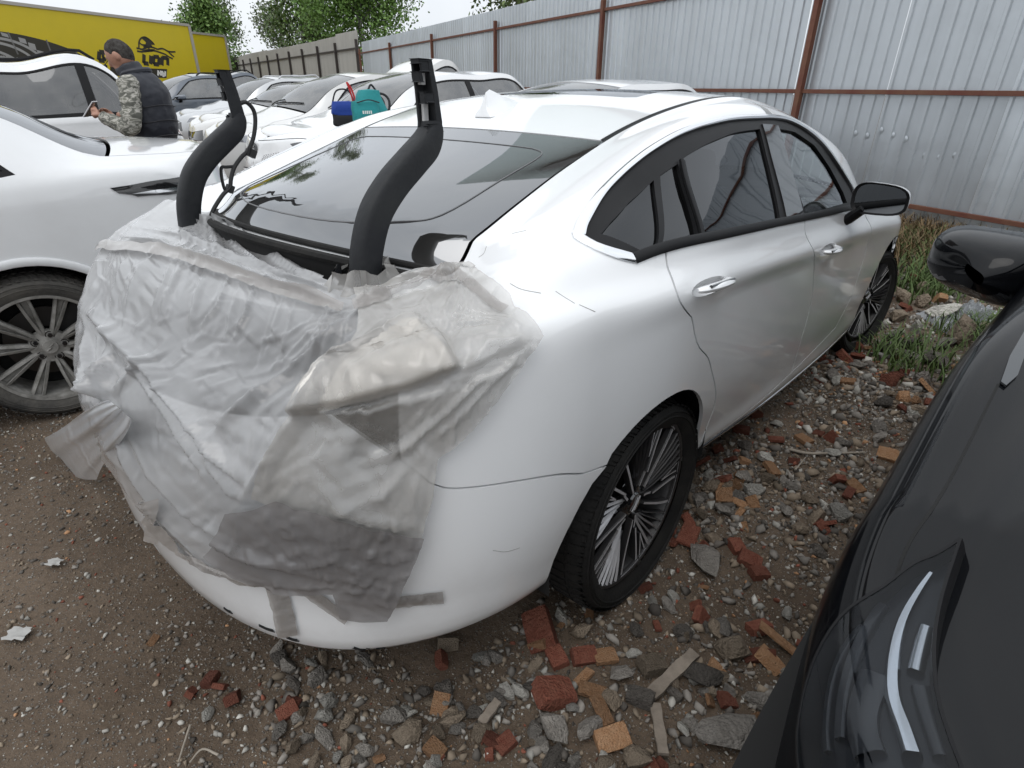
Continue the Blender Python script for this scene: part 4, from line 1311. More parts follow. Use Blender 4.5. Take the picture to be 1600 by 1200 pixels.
    def creases(px, py):
        h = np.zeros(px.shape)
        for line, w, a in CREASES:
            A = np.array(line); lo = A.min(0) - 3 * w; hi = A.max(0) + 3 * w
            k = np.nonzero((px > lo[0]) & (px < hi[0]) & (py > lo[1]) & (py < hi[1]))[0]
            if len(k):
                d, t, s_ = seg_dist(px[k], py[k], line)
                h[k] += a * np.clip(np.minimum(t, 1 - t) * 5, .1, 1) * np.clip(1 - d / np.where(s_ > 0, w * .9, w * 2.4), 0, 1) ** 1.4
        return h
    def fan(px, py, ax, ay, a0, a1, n, r0, r1, amp, seed):
        dx, dy = px - ax, py - ay; r = np.hypot(dx, dy); th = np.arctan2(dy, dx)
        mid = (a0 + a1) / 2; dth = (th - mid + PI) % (2 * PI) - PI
        k = dth / (a1 - a0) * n + .9 * (vnoise(r / 55 + seed, dth * 2 + 9, seed) - .5)
        ic = np.floor(k); fr = k - ic
        tri = 1 - np.abs(2 * np.where(fr < .35, fr / .7, .5 + (fr - .35) / 1.3) - 1)
        am = _hash(ic.astype(np.int64) + 50, ic.astype(np.int64) * 7 + seed, seed)
        g = np.clip(r / r0, 0, 1) * np.clip((r1 - r) / (r1 * .6), 0, 1) * np.clip((a1 - a0) / 2 - np.abs(dth), 0, .15) / .15
        return amp * (.25 + .75 * am) * tri ** 1.4 * g
    BOARD = [(466, 640), (500, 592), (560, 560), (640, 512), (662, 510), (718, 574), (640, 606), (560, 630), (480, 648)]
    def board(px, py):
        d, _, _ = seg_dist(px, py, BOARD + BOARD[:1])
        ins = inpoly(np.stack([px.ravel(), py.ravel()], 1), np.array(BOARD)).reshape(px.shape)
        d = np.where(ins, d, -d)
        return .026 * np.clip((d + 2) / 7, 0, 1)
    def H(px, py):
        h = folds(px, py, FOLDS) + creases(px, py)
        h += .6 * fan(px, py, 335, 338, -.1, 2.3, 13, 30, 150, .014, 1)
        h += .6 * fan(px, py, 182, 625, -1.9, -.5, 8, 25, 150, .012, 2)
        h += .6 * fan(px, py, 560, 488, 2.05, 2.9, 8, 40, 330, .011, 3)
        h += .6 * fan(px, py, 838, 527, 2.1, 3.6, 13, 30, 190, .012, 4)
        h += .6 * fan(px, py, 712, 578, 1.2, 3.3, 12, 25, 160, .013, 5)
        h += .6 * fan(px, py, 395, 775, -2.6, -.3, 11, 30, 220, .010, 6)
        h += .6 * fan(px, py, 540, 905, -2.8, -.5, 17, 25, 150, .012, 7)
        h += .6 * fan(px, py, 680, 712, 2.0, 4.0, 12, 25, 200, .012, 8)
        h += .6 * fan(px, py, 740, 425, 1.4, 3.2, 11, 25, 170, .010, 9)
        h += .6 * fan(px, py, 190, 372, .9, 1.9, 7, 30, 160, .006, 10)
        h += .0025 * ridged(px, py, .75, 120, 34, 11)
        h += .004 * zone(px, py, 500, 850, 170, 60, .2) * ridged(px, py, .2, 60, 13, 23)
        h += .005 * zone(px, py, 170, 620, 60, 90) * ridged(px, py, 1.2, 50, 12, 31)
        h += .004 * zone(px, py, 700, 620, 110, 90, -.8) * ridged(px, py, -.8, 70, 12, 41)
        h += .005 * fbm(px / 60, py / 60, 77, 2)
        # hollow where the film spans the open boot, hump over the lamp area
        h -= .030 * zone(px, py, 420, 560, 110, 50, .3)
        h += board(px, py)
        h -= .030 * zone(px, py, 620, 690, 75, 45, -.4)
        return h
    # ------- main milky sheet: outline mixes photo points with hidden wrap-around on the far flank
    left_hidden = [(3.74, 3.0), (3.80, 4.4), (3.85, 6.0), (3.82, 8.0), (3.74, 10.2)]
    outl = np.vstack([
        inv([(280, 362), (318, 338), (345, 340), (385, 372), (440, 408), (510, 447), (552, 462), (590, 470), (612, 492)]),
        inv([(600, 530), (560, 580), (520, 630), (470, 690), (430, 760), (455, 800), (500, 840), (560, 860), (610, 880), (595, 915), (520, 905), (450, 902), (390, 898), (330, 872), (290, 846), (250, 815), (215, 775), (185, 735), (163, 700)]),
        np.array(left_hidden)])
    s1 = film('plastic_sheet', outl, .016, H, FILM_MILKY, None)
    s1.matrix_world = MAIN_M
    tag(s1, 'milky crumpled plastic sheet stretched over the open boot of the white liftback', 'plastic sheet')
    # ------- clear sheet on the right corner
    H2 = lambda px, py: H(px, py) + .003 + .003 * fbm(px / 25, py / 25, 15, 2)
    out2 = inv([(560, 470), (600, 462), (650, 440), (700, 424), (742, 424), (770, 452), (805, 492), (838, 527), (800, 578), (762, 630), (720, 680), (684, 712), (675, 765), (655, 830), (640, 850), (560, 850), (470, 800), (410, 770), (440, 700), (480, 640), (520, 590), (570, 530)])
    s2 = film('plastic_sheet', out2, .024, H2, FILM_CLEAR, None)
    s2.matrix_world = MAIN_M
    tag(s2, 'clear beige plastic sheet taped over the rear wing and lamp corner of the white liftback', 'plastic sheet')
    # ------- grey doubled film low on the bumper
    out3 = inv([(375, 790), (450, 770), (540, 790), (610, 812), (660, 822), (645, 862), (625, 910), (608, 948), (540, 944), (530, 908), (455, 902), (392, 882), (340, 850)])
    s3 = film('plastic_film', out3, .037, lambda px, py: H(px, py) + .003 * fbm(px / 22, py / 22, 19, 2), FILM_GREY, None, step=.005)
    s3.matrix_world = MAIN_M
    tag(s3, 'grey doubled plastic film stuck low on the rear bumper of the white liftback', 'plastic film')
    # ------- cream board showing through
    out4 = inv(BOARD)
    o4 = film('foam_board', out4, .012, lambda px, py: board(px, py) + .002 * fbm(px / 20, py / 20, 3), mat('cream_foam', (.80, .76, .70), .8), None, step=.012)
    o4.matrix_world = MAIN_M
    tag(o4, 'cream foam board under the clear sheet where the rear lamp is missing', 'foam board')
    # lamp recess behind the film
    # ------- tape strips
    tapes = [([(150, 390), (240, 402), (330, 430), (430, 466), (545, 500)], 7, 'brown clear tape along the boot edge of the wrapped tail'),
             ([(245, 800), (300, 845), (380, 885), (470, 915), (545, 965)], 9, 'long clear tape strip curving along the rear bumper under the film'),
             ([(430, 890), (437, 925), (445, 955), (452, 992)], 16, 'short brown tape strip hanging down the rear bumper'),
             ([(530, 932), (590, 938), (650, 935), (692, 930)], 9, 'short clear tape strip at the corner of the grey film'),
             ([(560, 495), (640, 470), (720, 455), (790, 500)], 8, 'clear tape strip over the rear wing behind the hinge arm'),
             ([(255, 838), (262, 800), (258, 770)], 12, 'crumpled clear tape patch at the lower left of the wrapped tail')]
    for line, wpx, lab in tapes:
        L = catmull(line, 22); T = np.gradient(L, axis=0); T /= np.linalg.norm(T, axis=1, keepdims=True); Bn = np.stack([-T[:, 1], T[:, 0]], 1)
        rows = []
        for q in np.linspace(-1, 1, 7):
            uv = inv(L + Bn * wpx * q)
            P = SS(uv[:, 0], uv[:, 1]); N = NN(uv[:, 0], uv[:, 1]) * sgn
            pxy = to_pix(P)
            kf = np.clip((912 - pxy[:, 1]) / 14, 0, 1)
            rows.append(P + N * (.006 + kf * (.024 + H(pxy[:, 0], pxy[:, 1])) + .006 * fbm(pxy[:, 0] / 9, pxy[:, 1] / 9, 4, 2))[:, None])
        o = MB().grid(np.array(rows)).build('packing_tape', TAPE_M, None, True)
        o.matrix_world = MAIN_M
        tag(o, lab, 'tape', 'tape strips on the wrapped tail')
    for (a, b) in (((405, 977), (428, 986)), ((448, 996), (466, 1001)), ((552, 1012), (578, 1016)), ((590, 1018), (600, 1019)), ((350, 950), (362, 957))):
        L = inv(catmull([a, ((a[0] + b[0]) / 2, (a[1] + b[1]) / 2 + 1), b], 4)); L[:, 1] = np.clip(L[:, 1], .35, 9)
        fold_strip('bumper_slot', SS, lambda u, v: NN(u, v) * sgn, L, .010, .0015, DARK, car)
    SCF = mat('scuff_grey', (.30, .295, .285), .8)
    for L in ([(797, 443), (815, 452), (845, 458)], [(868, 455), (880, 463), (898, 474)], [(905, 476), (930, 487)], [(748, 402), (756, 396), (760, 385)], [(770, 860), (790, 862), (812, 856)],  [(800, 365), (822, 360)]):
        q = cs.inv_pix(catmull(L, 5), NM, umin=1.2, umax=2.8)
        t0 = cs.nrm(cs.S, np.array([1.6]), np.array([4.5]))[0]; s0 = -1 if t0[1] > 0 else 1
        fold_strip('scuff_mark', cs.S, lambda u, v: cs.nrm(cs.S, u, v, s0), q, .0014, .0005, SCF, car)
    # ------- loose flap on the far corner: a gathered bag end hanging free
    rows = []
    for s_ in np.linspace(0, 1, 40):
        ring = []
        for t_ in np.linspace(-1, 1, 44):
            hw_ = 20 + 36 * s_ ** .7 + 4 * math.sin(s_ * 5 + 1)
            end = 1 - .10 * abs(t_ + .25) ** 2 * s_
            cx, cy = 188 - 92 * s_ * end, 640 + 88 * s_ * end
            px_, py_ = cx + .74 * hw_ * t_, cy + .62 * hw_ * t_ + (6 * math.sin(t_ * 3) * s_)
            fold_ = .008 * math.sin(t_ * 6 + s_ * 1.5) * (1 - .6 * s_) + .004 * math.sin(t_ * 13 + s_ * 4) * (1 - .6 * s_) + .020 * (vnoise(t_ * 1.6 + 5, s_ * 2.4, 8) - .5)
            ring.append(loc_atx(px_, py_, -1.035 + .055 * s_ - .025 * math.sin(s_ * PI) + fold_))
        rows.append(ring)
    fl = MB().grid(np.array(rows)).build('loose_flap', film_mat('thick_milky_film', (.62, .63, .65), .12, rough=.3, spot=.06), s1, True)
    # ------- bag peak gathered round the hinge arms
    for (cx, cy, yy, rr) in ((572, 440, -.455, .060),):
        rows = []
        for s_ in np.linspace(0, 1, 10):
            ring = []
            for a in np.linspace(0, 2 * PI, 37):
                r_ = rr * (1 + 1.4 * s_ ** 1.5) + .010 * math.sin(a * 7 + s_ * 3) * (1 - s_ * .3) + .006 * math.sin(a * 13)
                b = loc_aty(cx, cy, yy)
                ring.append((b[0] + r_ * math.cos(a), b[1] + r_ * math.sin(a) * .9, b[2] + .035 - .105 * s_ + .008 * math.sin(a * 5 + 1)))
            rows.append(ring)
        MB().grid(np.array(rows)).build('gathered_collar', FILM_CLEAR, s2, True)
    # peak of film drawn up beside the far arm
    pk = [[(272, 362), (290, 352), (305, 344), (322, 336), (342, 337), (370, 352), (400, 372)],
          [(262, 372), (285, 374), (303, 372), (326, 366), (356, 372), (398, 392), (430, 405)],
          [(245, 384), (278, 392), (306, 396), (338, 400), (376, 412), (422, 430), (466, 440)]]
    ys = [.56, .50, .44, .36, .24, .10, -.05]
    rows = []
    for ri, r in enumerate(pk):
        pts = [loc_aty(p[0], p[1], y + ri * .01) for p, y in zip(r, ys)]
        rows.append(catmull(pts, 8))
    rows = np.array(rows)
    dense = np.array([catmull(rows[:, j], 8) for j in range(rows.shape[1])]).transpose(1, 0, 2)
    a_, b_ = dense.shape[:2]
    for j in range(b_):
        w = .014 * math.sin(j * .9) + .008 * math.sin(j * 2.3 + 1)
        dense[:, j, 0] -= w * np.linspace(.5, 1, a_); dense[:, j, 2] += .4 * w
    MB().grid(dense).build('drawn_up_peak', FILM_MILKY, s1, True)
    return s1

def loc_gen(px, py, axis, val):
    """photo pixel -> liftback coordinates on the plane axis = val"""
    inv_ = np.linalg.inv(MAIN_NM)
    c0 = inv_[:3, :3] @ C_P + inv_[:3, 3]; v = inv_[:3, :3] @ pix_ray(px, py)
    return c0 + v * ((val - c0[axis]) / v[axis])
loc_atx = lambda px, py, x: loc_gen(px, py, 0, x)
loc_aty = lambda px, py, y: loc_gen(px, py, 1, y)
loc_atz = lambda px, py, z: loc_gen(px, py, 2, z)

def build_hinges(car):
    """goose-neck boot hinges standing up"""
    HM = mat('hinge_plastic', (.010, .011, .014), .55, spec=.3, noise=.6, ncol=(.026, .028, .028), nscale=9, bump=.15, bscale=60)
    cl = [(572, 470), (571, 430), (574, 385), (587, 333), (612, 290), (643, 253), (664, 228), (673, 205), (672, 188)]
    path = np.array([loc_aty(x, y, -.455) for x, y in cl])
    path = catmull(path, 6)
    st = np.array([loc_aty(x, y, -.455) for x, y in [(672, 205), (672, 190), (669, 165), (666, 140), (661, 112), (658, 92)]])
    for sg in (1, -1):
        mb = MB()
        m = len(path); rings = []
        for i in range(m):
            t = path[min(i + 1, m - 1)] - path[max(i - 1, 0)]; t /= np.linalg.norm(t)
            nn = np.array([t[2], 0, -t[0]])       # in-plane normal
            k = i / (m - 1)
            hw_, hy = (.029 + .004 * math.sin(k * PI)) * (1 - .38 * max(0, (k - .72) / .28) ** 1.5), .026 - .008 * max(0, (k - .75) / .25)
            ring = []
            for a in np.linspace(0, 2 * PI, 21)[:-1]:
                ca, sa = math.cos(a), math.sin(a)
                ca = abs(ca) ** .5 * np.sign(ca); sa = abs(sa) ** .5 * np.sign(sa)
                ring.append((path[i] + nn * hw_ * ca + np.array([0, hy * sa, 0])) * np.array([1, sg, 1]))
            rings.append(ring)
        V = np.array(rings); n = 20
        mb.v = [tuple(p) for p in V.reshape(-1, 3)]
        for i in range(m - 1):
            for k in range(n):
                mb.f.append((i * n + k, i * n + (k + 1) % n, (i + 1) * n + (k + 1) % n, (i + 1) * n + k))
        mb.f.append(tuple(range(n))); mb.f.append(tuple((m - 1) * n + k for k in range(n)))
        arm = mb.build('hinge_arm', HM, car, True)
        # upright stem: channel with slots; built from two cheeks, back plate and cross webs
        def P_(sx, sz, yy):      # stem frame: along the stem (sz 0..1), across (sx)
            a = st[0] * (1 - sz) + st[-1] * sz
            q = np.interp(sz, np.linspace(0, 1, 6), np.arange(6)); i = int(min(q, 4.999)); a = st[i] + (st[i + 1] - st[i]) * (q - i)
            k_ = .80 - .16 * sz
            return np.array([a[0] + sx * k_, (-.455 + yy * k_), a[2]]) * np.array([1, sg, 1])
        s_ = MB()
        def plate(x0, x1, y0, y1, z0, z1, n_=6):
            zs = np.linspace(z0, z1, n_); b = len(s_.v)
            for z in zs:
                s_.v += [tuple(P_(x0, z, y0)), tuple(P_(x1, z, y0)), tuple(P_(x1, z, y1)), tuple(P_(x0, z, y1))]
            for i in range(n_ - 1):
                for k in range(4): s_.f.append((b + i * 4 + k, b + i * 4 + (k + 1) % 4, b + i * 4 + 4 + (k + 1) % 4, b + i * 4 + 4 + k))
            s_.f.append((b, b + 1, b + 2, b + 3)); s_.f.append(tuple(b + (n_ - 1) * 4 + k for k in (3, 2, 1, 0)))
        plate(.004, .026, -.024, .024, 0, 1)             # solid back spine
        plate(-.027, .006, .014, .024, 0, 1)             # far cheek
        plate(-.027, .006, -.024, -.016, 0, .16); plate(-.027, .006, -.024, -.016, .44, .56, 2); plate(-.027, .006, -.024, -.016, .80, 1, 3)
        plate(-.030, -.022, -.024, -.006, .0, .12, 2); plate(-.030, -.020, -.024, .0, .42, .58, 3); plate(-.034, -.02, -.02, .02, .68, .80, 3); plate(-.030, -.02, -.024, .02, .92, 1, 2)
        plate(-.026, .006, -.024, .024, .965, 1, 2)
        s_.build('hinge_bracket', HM, car, False, .002)
        MB().box(tuple(P_(-.010, .30, .006)), (.012, .008, .045)).build('hinge_clip', mat('clip_grey', (.5, .5, .5), .5), car)
        MB().box(tuple(P_(-.008, .72, .004)), (.014, .008, .022)).build('hinge_clip', mat('clip_grey'), car)
        # sticker dabs and dust marks
        for k in range(2):
            i = 10 + k * 9
            MB().lathe([(.001, 0), (.005, 0)], 10).build('paint_dab', mat('clip_grey'), car)
            o = car.children[-1]; t = path[i]; o.location = ((t + np.array([-.012, -.0275, .004])) * np.array([1, sg, 1])) if sg > 0 else (path[i][0] - .01, .455 - .0275, path[i][2])
    # wiring loom by the far arm
    CB = mat('cable_black', (.012, .012, .012), .6)
    y = .46
    W1 = [(x + 13, y) for x, y in [(360, 162), (372, 160), (383, 172), (386, 190), (383, 215), (375, 235), (365, 245), (353, 262), (348, 280), (346, 293), (335, 305), (322, 325), (316, 340)]]
    pts = catmull([loc_aty(a, b, y - .02 * i / 12) for i, (a, b) in enumerate(W1)], 5)
    lm = MB(); lm.tube(pts, .0065, 7)
    W2 = [(x + 13, y) for x, y in [(354, 260), (340, 261), (333, 262), (333, 275), (336, 290), (339, 298)]]
    lm.tube(catmull([loc_aty(a, b, y - .01) for a, b in W2], 5), .005, 7)
    for (a, b, s) in ((394, 240, .02), (359, 295, .02), (388, 237, .014)):
        c = loc_aty(a, b, y - .01); lm.box(tuple(c), (s, s, s * 1.2), Matrix.Rotation(.5, 3, 'Y'))
    lm.build('wiring_loom', CB, car, True)
    # boot gutter: white cross member, rubber seal and dark well below the glass
    return

def build_boot(car, cs):
    uR = cs.u_of
    nT = lambda u, w: cs.nrm(cs.T, u, w)
    def strip(name, u0, u1, m, w0=-.97, w1=.97, dz0=0., dz1=0., dx1=0.):
        w = np.linspace(w0, w1, 30)
        A = cs.T(np.full(30, u0), w) + np.array([0, 0, dz0]); B = cs.T(np.full(30, u1), w) + np.array([dx1, 0, dz1])
        MB().grid(np.array([A + (B - A) * t for t in np.linspace(0, 1, 5)])).build(name, m, car, True)
    strip('rear_cross_member', 2.105, 2.15, PAINT_W, dz0=-.012, dz1=-.014)
    A = cs.T(np.full(30, 2.152), np.linspace(-.95, .95, 30)) + np.array([0, 0, -.014])
    MB().tube(A, .012, 8).build('boot_seal', RUBBER, car, True)
    A = cs.T(np.full(30, 2.104), np.linspace(-.97, .97, 30)) + np.array([0, 0, -.004])
    MB().tube(A, .008, 8).build('glass_seal', RUBBER, car, True)
    strip('boot_front_wall', 2.155, 2.16, DARK, dz0=-.02, dz1=-.4, dx1=.05)
# ------------------------------------------------------------------ ground
FENCE_P = np.array([1.43, 10.96]); FENCE_D = np.array([-.454, .891]); FENCE_D = FENCE_D / np.linalg.norm(FENCE_D)
FENCE_N = np.array([FENCE_D[1], -FENCE_D[0]])            # away from the yard
if FENCE_N @ (FENCE_P) < 0: FENCE_N = -FENCE_N
def terr(x, y, fine=True):
    x = np.asarray(x, float); y = np.asarray(y, float)
    df = -((x - FENCE_P[0]) * FENCE_N[0] + (y - FENCE_P[1]) * FENCE_N[1])     # metres in front of the fence
    al = (x - FENCE_P[0]) * FENCE_D[0] + (y - FENCE_P[1]) * FENCE_D[1]
    z = .20 * np.exp(-np.clip(df, 0, 9) ** 2 / 1.6) * np.clip((4 - al) / 4, 0, 1)
    z = z - .052 * np.exp(-((x - 2.1) ** 2 + (y - 3.4) ** 2) / 1.1)
    near = np.exp(-(x * x + (y - 2) ** 2) / 60)
    z = z + near * (.05 * fbm(x * .8, y * .8, 3, 3))
    if fine: z = z + near * (.030 * fbm(x * 3.6, y * 3.6, 9, 2))
    return z

def ground_mat():
    m = bpy.data.materials.new('packed_dirt'); m.use_nodes = True
    t = m.node_tree; b = t.nodes['Principled BSDF']
    tc = t.nodes.new('ShaderNodeTexCoord')
    def noise(s, d=8, r=.65):
        n = t.nodes.new('ShaderNodeTexNoise'); n.inputs['Scale'].default_value = s; n.inputs['Detail'].default_value = d; n.inputs['Roughness'].default_value = r
        t.links.new(tc.outputs['Object'], n.inputs['Vector']); return n
    n1 = noise(1.3); r1 = t.nodes.new('ShaderNodeValToRGB')
    r1.color_ramp.elements[0].position = .34; r1.color_ramp.elements[0].color = (.075, .053, .036, 1)
    r1.color_ramp.elements[1].position = .68; r1.color_ramp.elements[1].color = (.165, .124, .090, 1)
    t.links.new(n1.outputs[0], r1.inputs[0])
    n2 = noise(60, 6, .7); mx = t.nodes.new('ShaderNodeMixRGB'); mx.blend_type = 'OVERLAY'; mx.inputs[0].default_value = .55
    t.links.new(r1.outputs[0], mx.inputs[1]); t.links.new(n2.outputs[0], mx.inputs[2])
    # grit: two sizes of tiny stones
    col = mx.outputs[0]; hs = []
    for sc_, th, cols in ((95, .30, ((.30, .28, .25), (.12, .10, .085))), (210, .34, ((.34, .31, .27), (.10, .085, .07)))):
        v = t.nodes.new('ShaderNodeTexVoronoi'); v.inputs['Scale'].default_value = sc_; v.inputs['Randomness'].default_value = 1
        t.links.new(tc.outputs['Object'], v.inputs['Vector'])
        lt = t.nodes.new('ShaderNodeMapRange'); lt.inputs[1].default_value = th; lt.inputs[2].default_value = th - .12; lt.inputs[3].default_value = 0; lt.inputs[4].default_value = 1
        t.links.new(v.outputs['Distance'], lt.inputs[0])
        sp = t.nodes.new('ShaderNodeSeparateColor'); t.links.new(v.outputs['Color'], sp.inputs[0])
        pk = t.nodes.new('ShaderNodeMath'); pk.operation = 'GREATER_THAN'; pk.inputs[1].default_value = .55; t.links.new(sp.outputs[0], pk.inputs[0])
        mm = t.nodes.new('ShaderNodeMath'); mm.operation = 'MULTIPLY'; t.links.new(lt.outputs[0], mm.inputs[0]); t.links.new(pk.outputs[0], mm.inputs[1])
        cr = t.nodes.new('ShaderNodeMixRGB'); cr.inputs[1].default_value = (*cols[0], 1); cr.inputs[2].default_value = (*cols[1], 1); t.links.new(sp.outputs[1], cr.inputs[0])
        c2 = t.nodes.new('ShaderNodeMixRGB'); t.links.new(mm.outputs[0], c2.inputs[0]); t.links.new(col, c2.inputs[1]); t.links.new(cr.outputs[0], c2.inputs[2])
        col = c2.outputs[0]; hs.append(mm.outputs[0])
    t.links.new(col, b.inputs['Base Color'])
    b.inputs['Roughness'].default_value = .88; b.inputs['Specular IOR Level'].default_value = .3
    ad = t.nodes.new('ShaderNodeMath'); ad.operation = 'ADD'; t.links.new(hs[0], ad.inputs[0]); t.links.new(hs[1], ad.inputs[1])
    n3 = noise(30, 8, .7); a2 = t.nodes.new('ShaderNodeMath'); a2.operation = 'MULTIPLY_ADD'; a2.inputs[1].default_value = 2.2; t.links.new(n3.outputs[0], a2.inputs[0]); t.links.new(ad.outputs[0], a2.inputs[2])
    bp = t.nodes.new('ShaderNodeBump'); bp.inputs['Strength'].default_value = .8; bp.inputs['Distance'].default_value = .008
    t.links.new(a2.outputs[0], bp.inputs['Height']); t.links.new(bp.outputs[0], b.inputs['Normal'])
    return m

def build_ground():
    xs = np.concatenate([-np.geomspace(220, 3.6, 34), np.arange(-3.5, 5.01, .032), np.geomspace(5.1, 220, 32)])
    ys = np.concatenate([-np.geomspace(60, .55, 14), np.arange(-.5, 7.2, .032), np.geomspace(7.3, 260, 34)])
    X, Y = np.meshgrid(xs, ys, indexing='ij')
    Z = terr(X, Y)
    me = bpy.data.meshes.new('ground')
    a, b = X.shape
    V = np.stack([X, Y, Z], -1).reshape(-1, 3)
    i = np.arange(a * b).reshape(a, b)
    F = np.stack([i[:-1, :-1], i[1:, :-1], i[1:, 1:], i[:-1, 1:]], -1).reshape(-1, 4)
    me.vertices.add(len(V)); me.vertices.foreach_set('co', V.ravel())
    me.loops.add(F.size); me.loops.foreach_set('vertex_index', F.ravel().astype(np.int32))
    me.polygons.add(len(F)); me.polygons.foreach_set('loop_start', np.arange(0, F.size, 4, dtype=np.int32))
    me.polygons.foreach_set('use_smooth', np.ones(len(F), bool))
    me.update(); me.validate()
    me.materials.append(ground_mat())
    o = bpy.data.objects.new('ground', me); COL.objects.link(o)
    tag(o, kind='structure')

# ------------------------------------------------------------------ stones
def hull_mesh(name, pts, sharp=28):
    bm = bmesh.new()
    vs = [bm.verts.new(p) for p in pts]
    r = bmesh.ops.convex_hull(bm, input=vs)
    bmesh.ops.delete(bm, geom=[v for v in bm.verts if not v.link_faces], context='VERTS')
    bmesh.ops.dissolve_limit(bm, angle_limit=math.radians(9), verts=bm.verts, edges=bm.edges)
    bmesh.ops.triangulate(bm, faces=bm.faces)
    bmesh.ops.recalc_face_normals(bm, faces=bm.faces)
    for f in bm.faces: f.smooth = True
    for e in bm.edges:
        if len(e.link_faces) == 2 and e.calc_face_angle(0) > math.radians(sharp): e.smooth = False
    me = bpy.data.meshes.new(name); bm.to_mesh(me); bm.free()
    return me

def rock_pts(rng, flat, n=26, angular=.35):
    p = rng.normal(size=(n, 3)); p /= np.linalg.norm(p, axis=1, keepdims=True)
    p *= (1 - angular * rng.random((n, 1)))
    p *= np.array([1, rng.uniform(.6, .9), flat])
    return p * .5
def brick_pts(rng, kind):
    d = {'chunk': (1, .75, .5), 'shard': (1, .55, .22), 'slab': (1, .8, .3)}[kind]
    c = np.array([(x, y, z) for x in (-1, 1) for y in (-1, 1) for z in (-1, 1)], float)
    out = []
    for p in c:
        if rng.random() < .35:       # knocked-off corner
            for ax in range(3):
                q = p.copy(); q[ax] *= rng.uniform(.35, .75); out.append(q)
        else: out.append(p * rng.uniform(.93, 1.0, 3))
    return np.array(out) * np.array(d) * .5

def stone_mat(name, c1, c2, rough=.85, nscale=14):
    m = bpy.data.materials.new(name); m.use_nodes = True
    t = m.node_tree; b = t.nodes['Principled BSDF']
    oi = t.nodes.new('ShaderNodeObjectInfo'); tc = t.nodes.new('ShaderNodeTexCoord')
    n = t.nodes.new('ShaderNodeTexNoise'); n.inputs['Scale'].default_value = 5; n.inputs['Detail'].default_value = 8; n.inputs['Roughness'].default_value = .7; n.noise_dimensions = '4D'
    t.links.new(tc.outputs['Object'], n.inputs['Vector'])
    ml = t.nodes.new('ShaderNodeMath'); ml.operation = 'MULTIPLY'; ml.inputs[1].default_value = 30; t.links.new(oi.outputs['Random'], ml.inputs[0]); t.links.new(ml.outputs[0], n.inputs['W'])
    r = t.nodes.new('ShaderNodeValToRGB'); r.color_ramp.elements[0].position = .3; r.color_ramp.elements[1].position = .72
    r.color_ramp.elements[0].color = (*c1, 1); r.color_ramp.elements[1].color = (*c2, 1)
    t.links.new(n.outputs[0], r.inputs[0])
    hs = t.nodes.new('ShaderNodeHueSaturation')
    mr = t.nodes.new('ShaderNodeMapRange'); mr.inputs[3].default_value = .6; mr.inputs[4].default_value = 1.35; t.links.new(oi.outputs['Random'], mr.inputs[0])
    t.links.new(mr.outputs[0], hs.inputs['Value']); t.links.new(r.outputs[0], hs.inputs['Color']); t.links.new(hs.outputs[0], b.inputs['Base Color'])
    b.inputs['Roughness'].default_value = rough; b.inputs['Specular IOR Level'].default_value = .25
    n2 = t.nodes.new('ShaderNodeTexNoise'); n2.inputs['Scale'].default_value = nscale; n2.inputs['Detail'].default_value = 8; t.links.new(tc.outputs['Object'], n2.inputs['Vector'])
    bp = t.nodes.new('ShaderNodeBump'); bp.inputs['Strength'].default_value = .7; bp.inputs['Distance'].default_value = .05; t.links.new(n2.outputs[0], bp.inputs['Height']); t.links.new(bp.outputs[0], b.inputs['Normal'])
    return m

STONE_KINDS = {
    'grey': ((.15, .135, .118), (.27, .25, .225)), 'light': ((.30, .285, .255), (.47, .455, .415)), 'tan': ((.16, .125, .092), (.27, .22, .165)),
    'dark': ((.07, .062, .054), (.14, .125, .11)), 'red': ((.16, .045, .028), (.25, .105, .07)), 'orange': ((.30, .15, .07), (.40, .25, .15))}

def main_local(x, y):
    q = np.stack([np.asarray(x) - MAIN_O[0], np.asarray(y) - MAIN_O[1]], -1)
    return q @ _d0[:2], -(q @ _n[:2])
def in_main(x, y, m=0.0):
    a, b = main_local(x, y)
    return (a > -.75 - m) & (a < 3.6 + m) & (np.abs(b) < .80 + m)

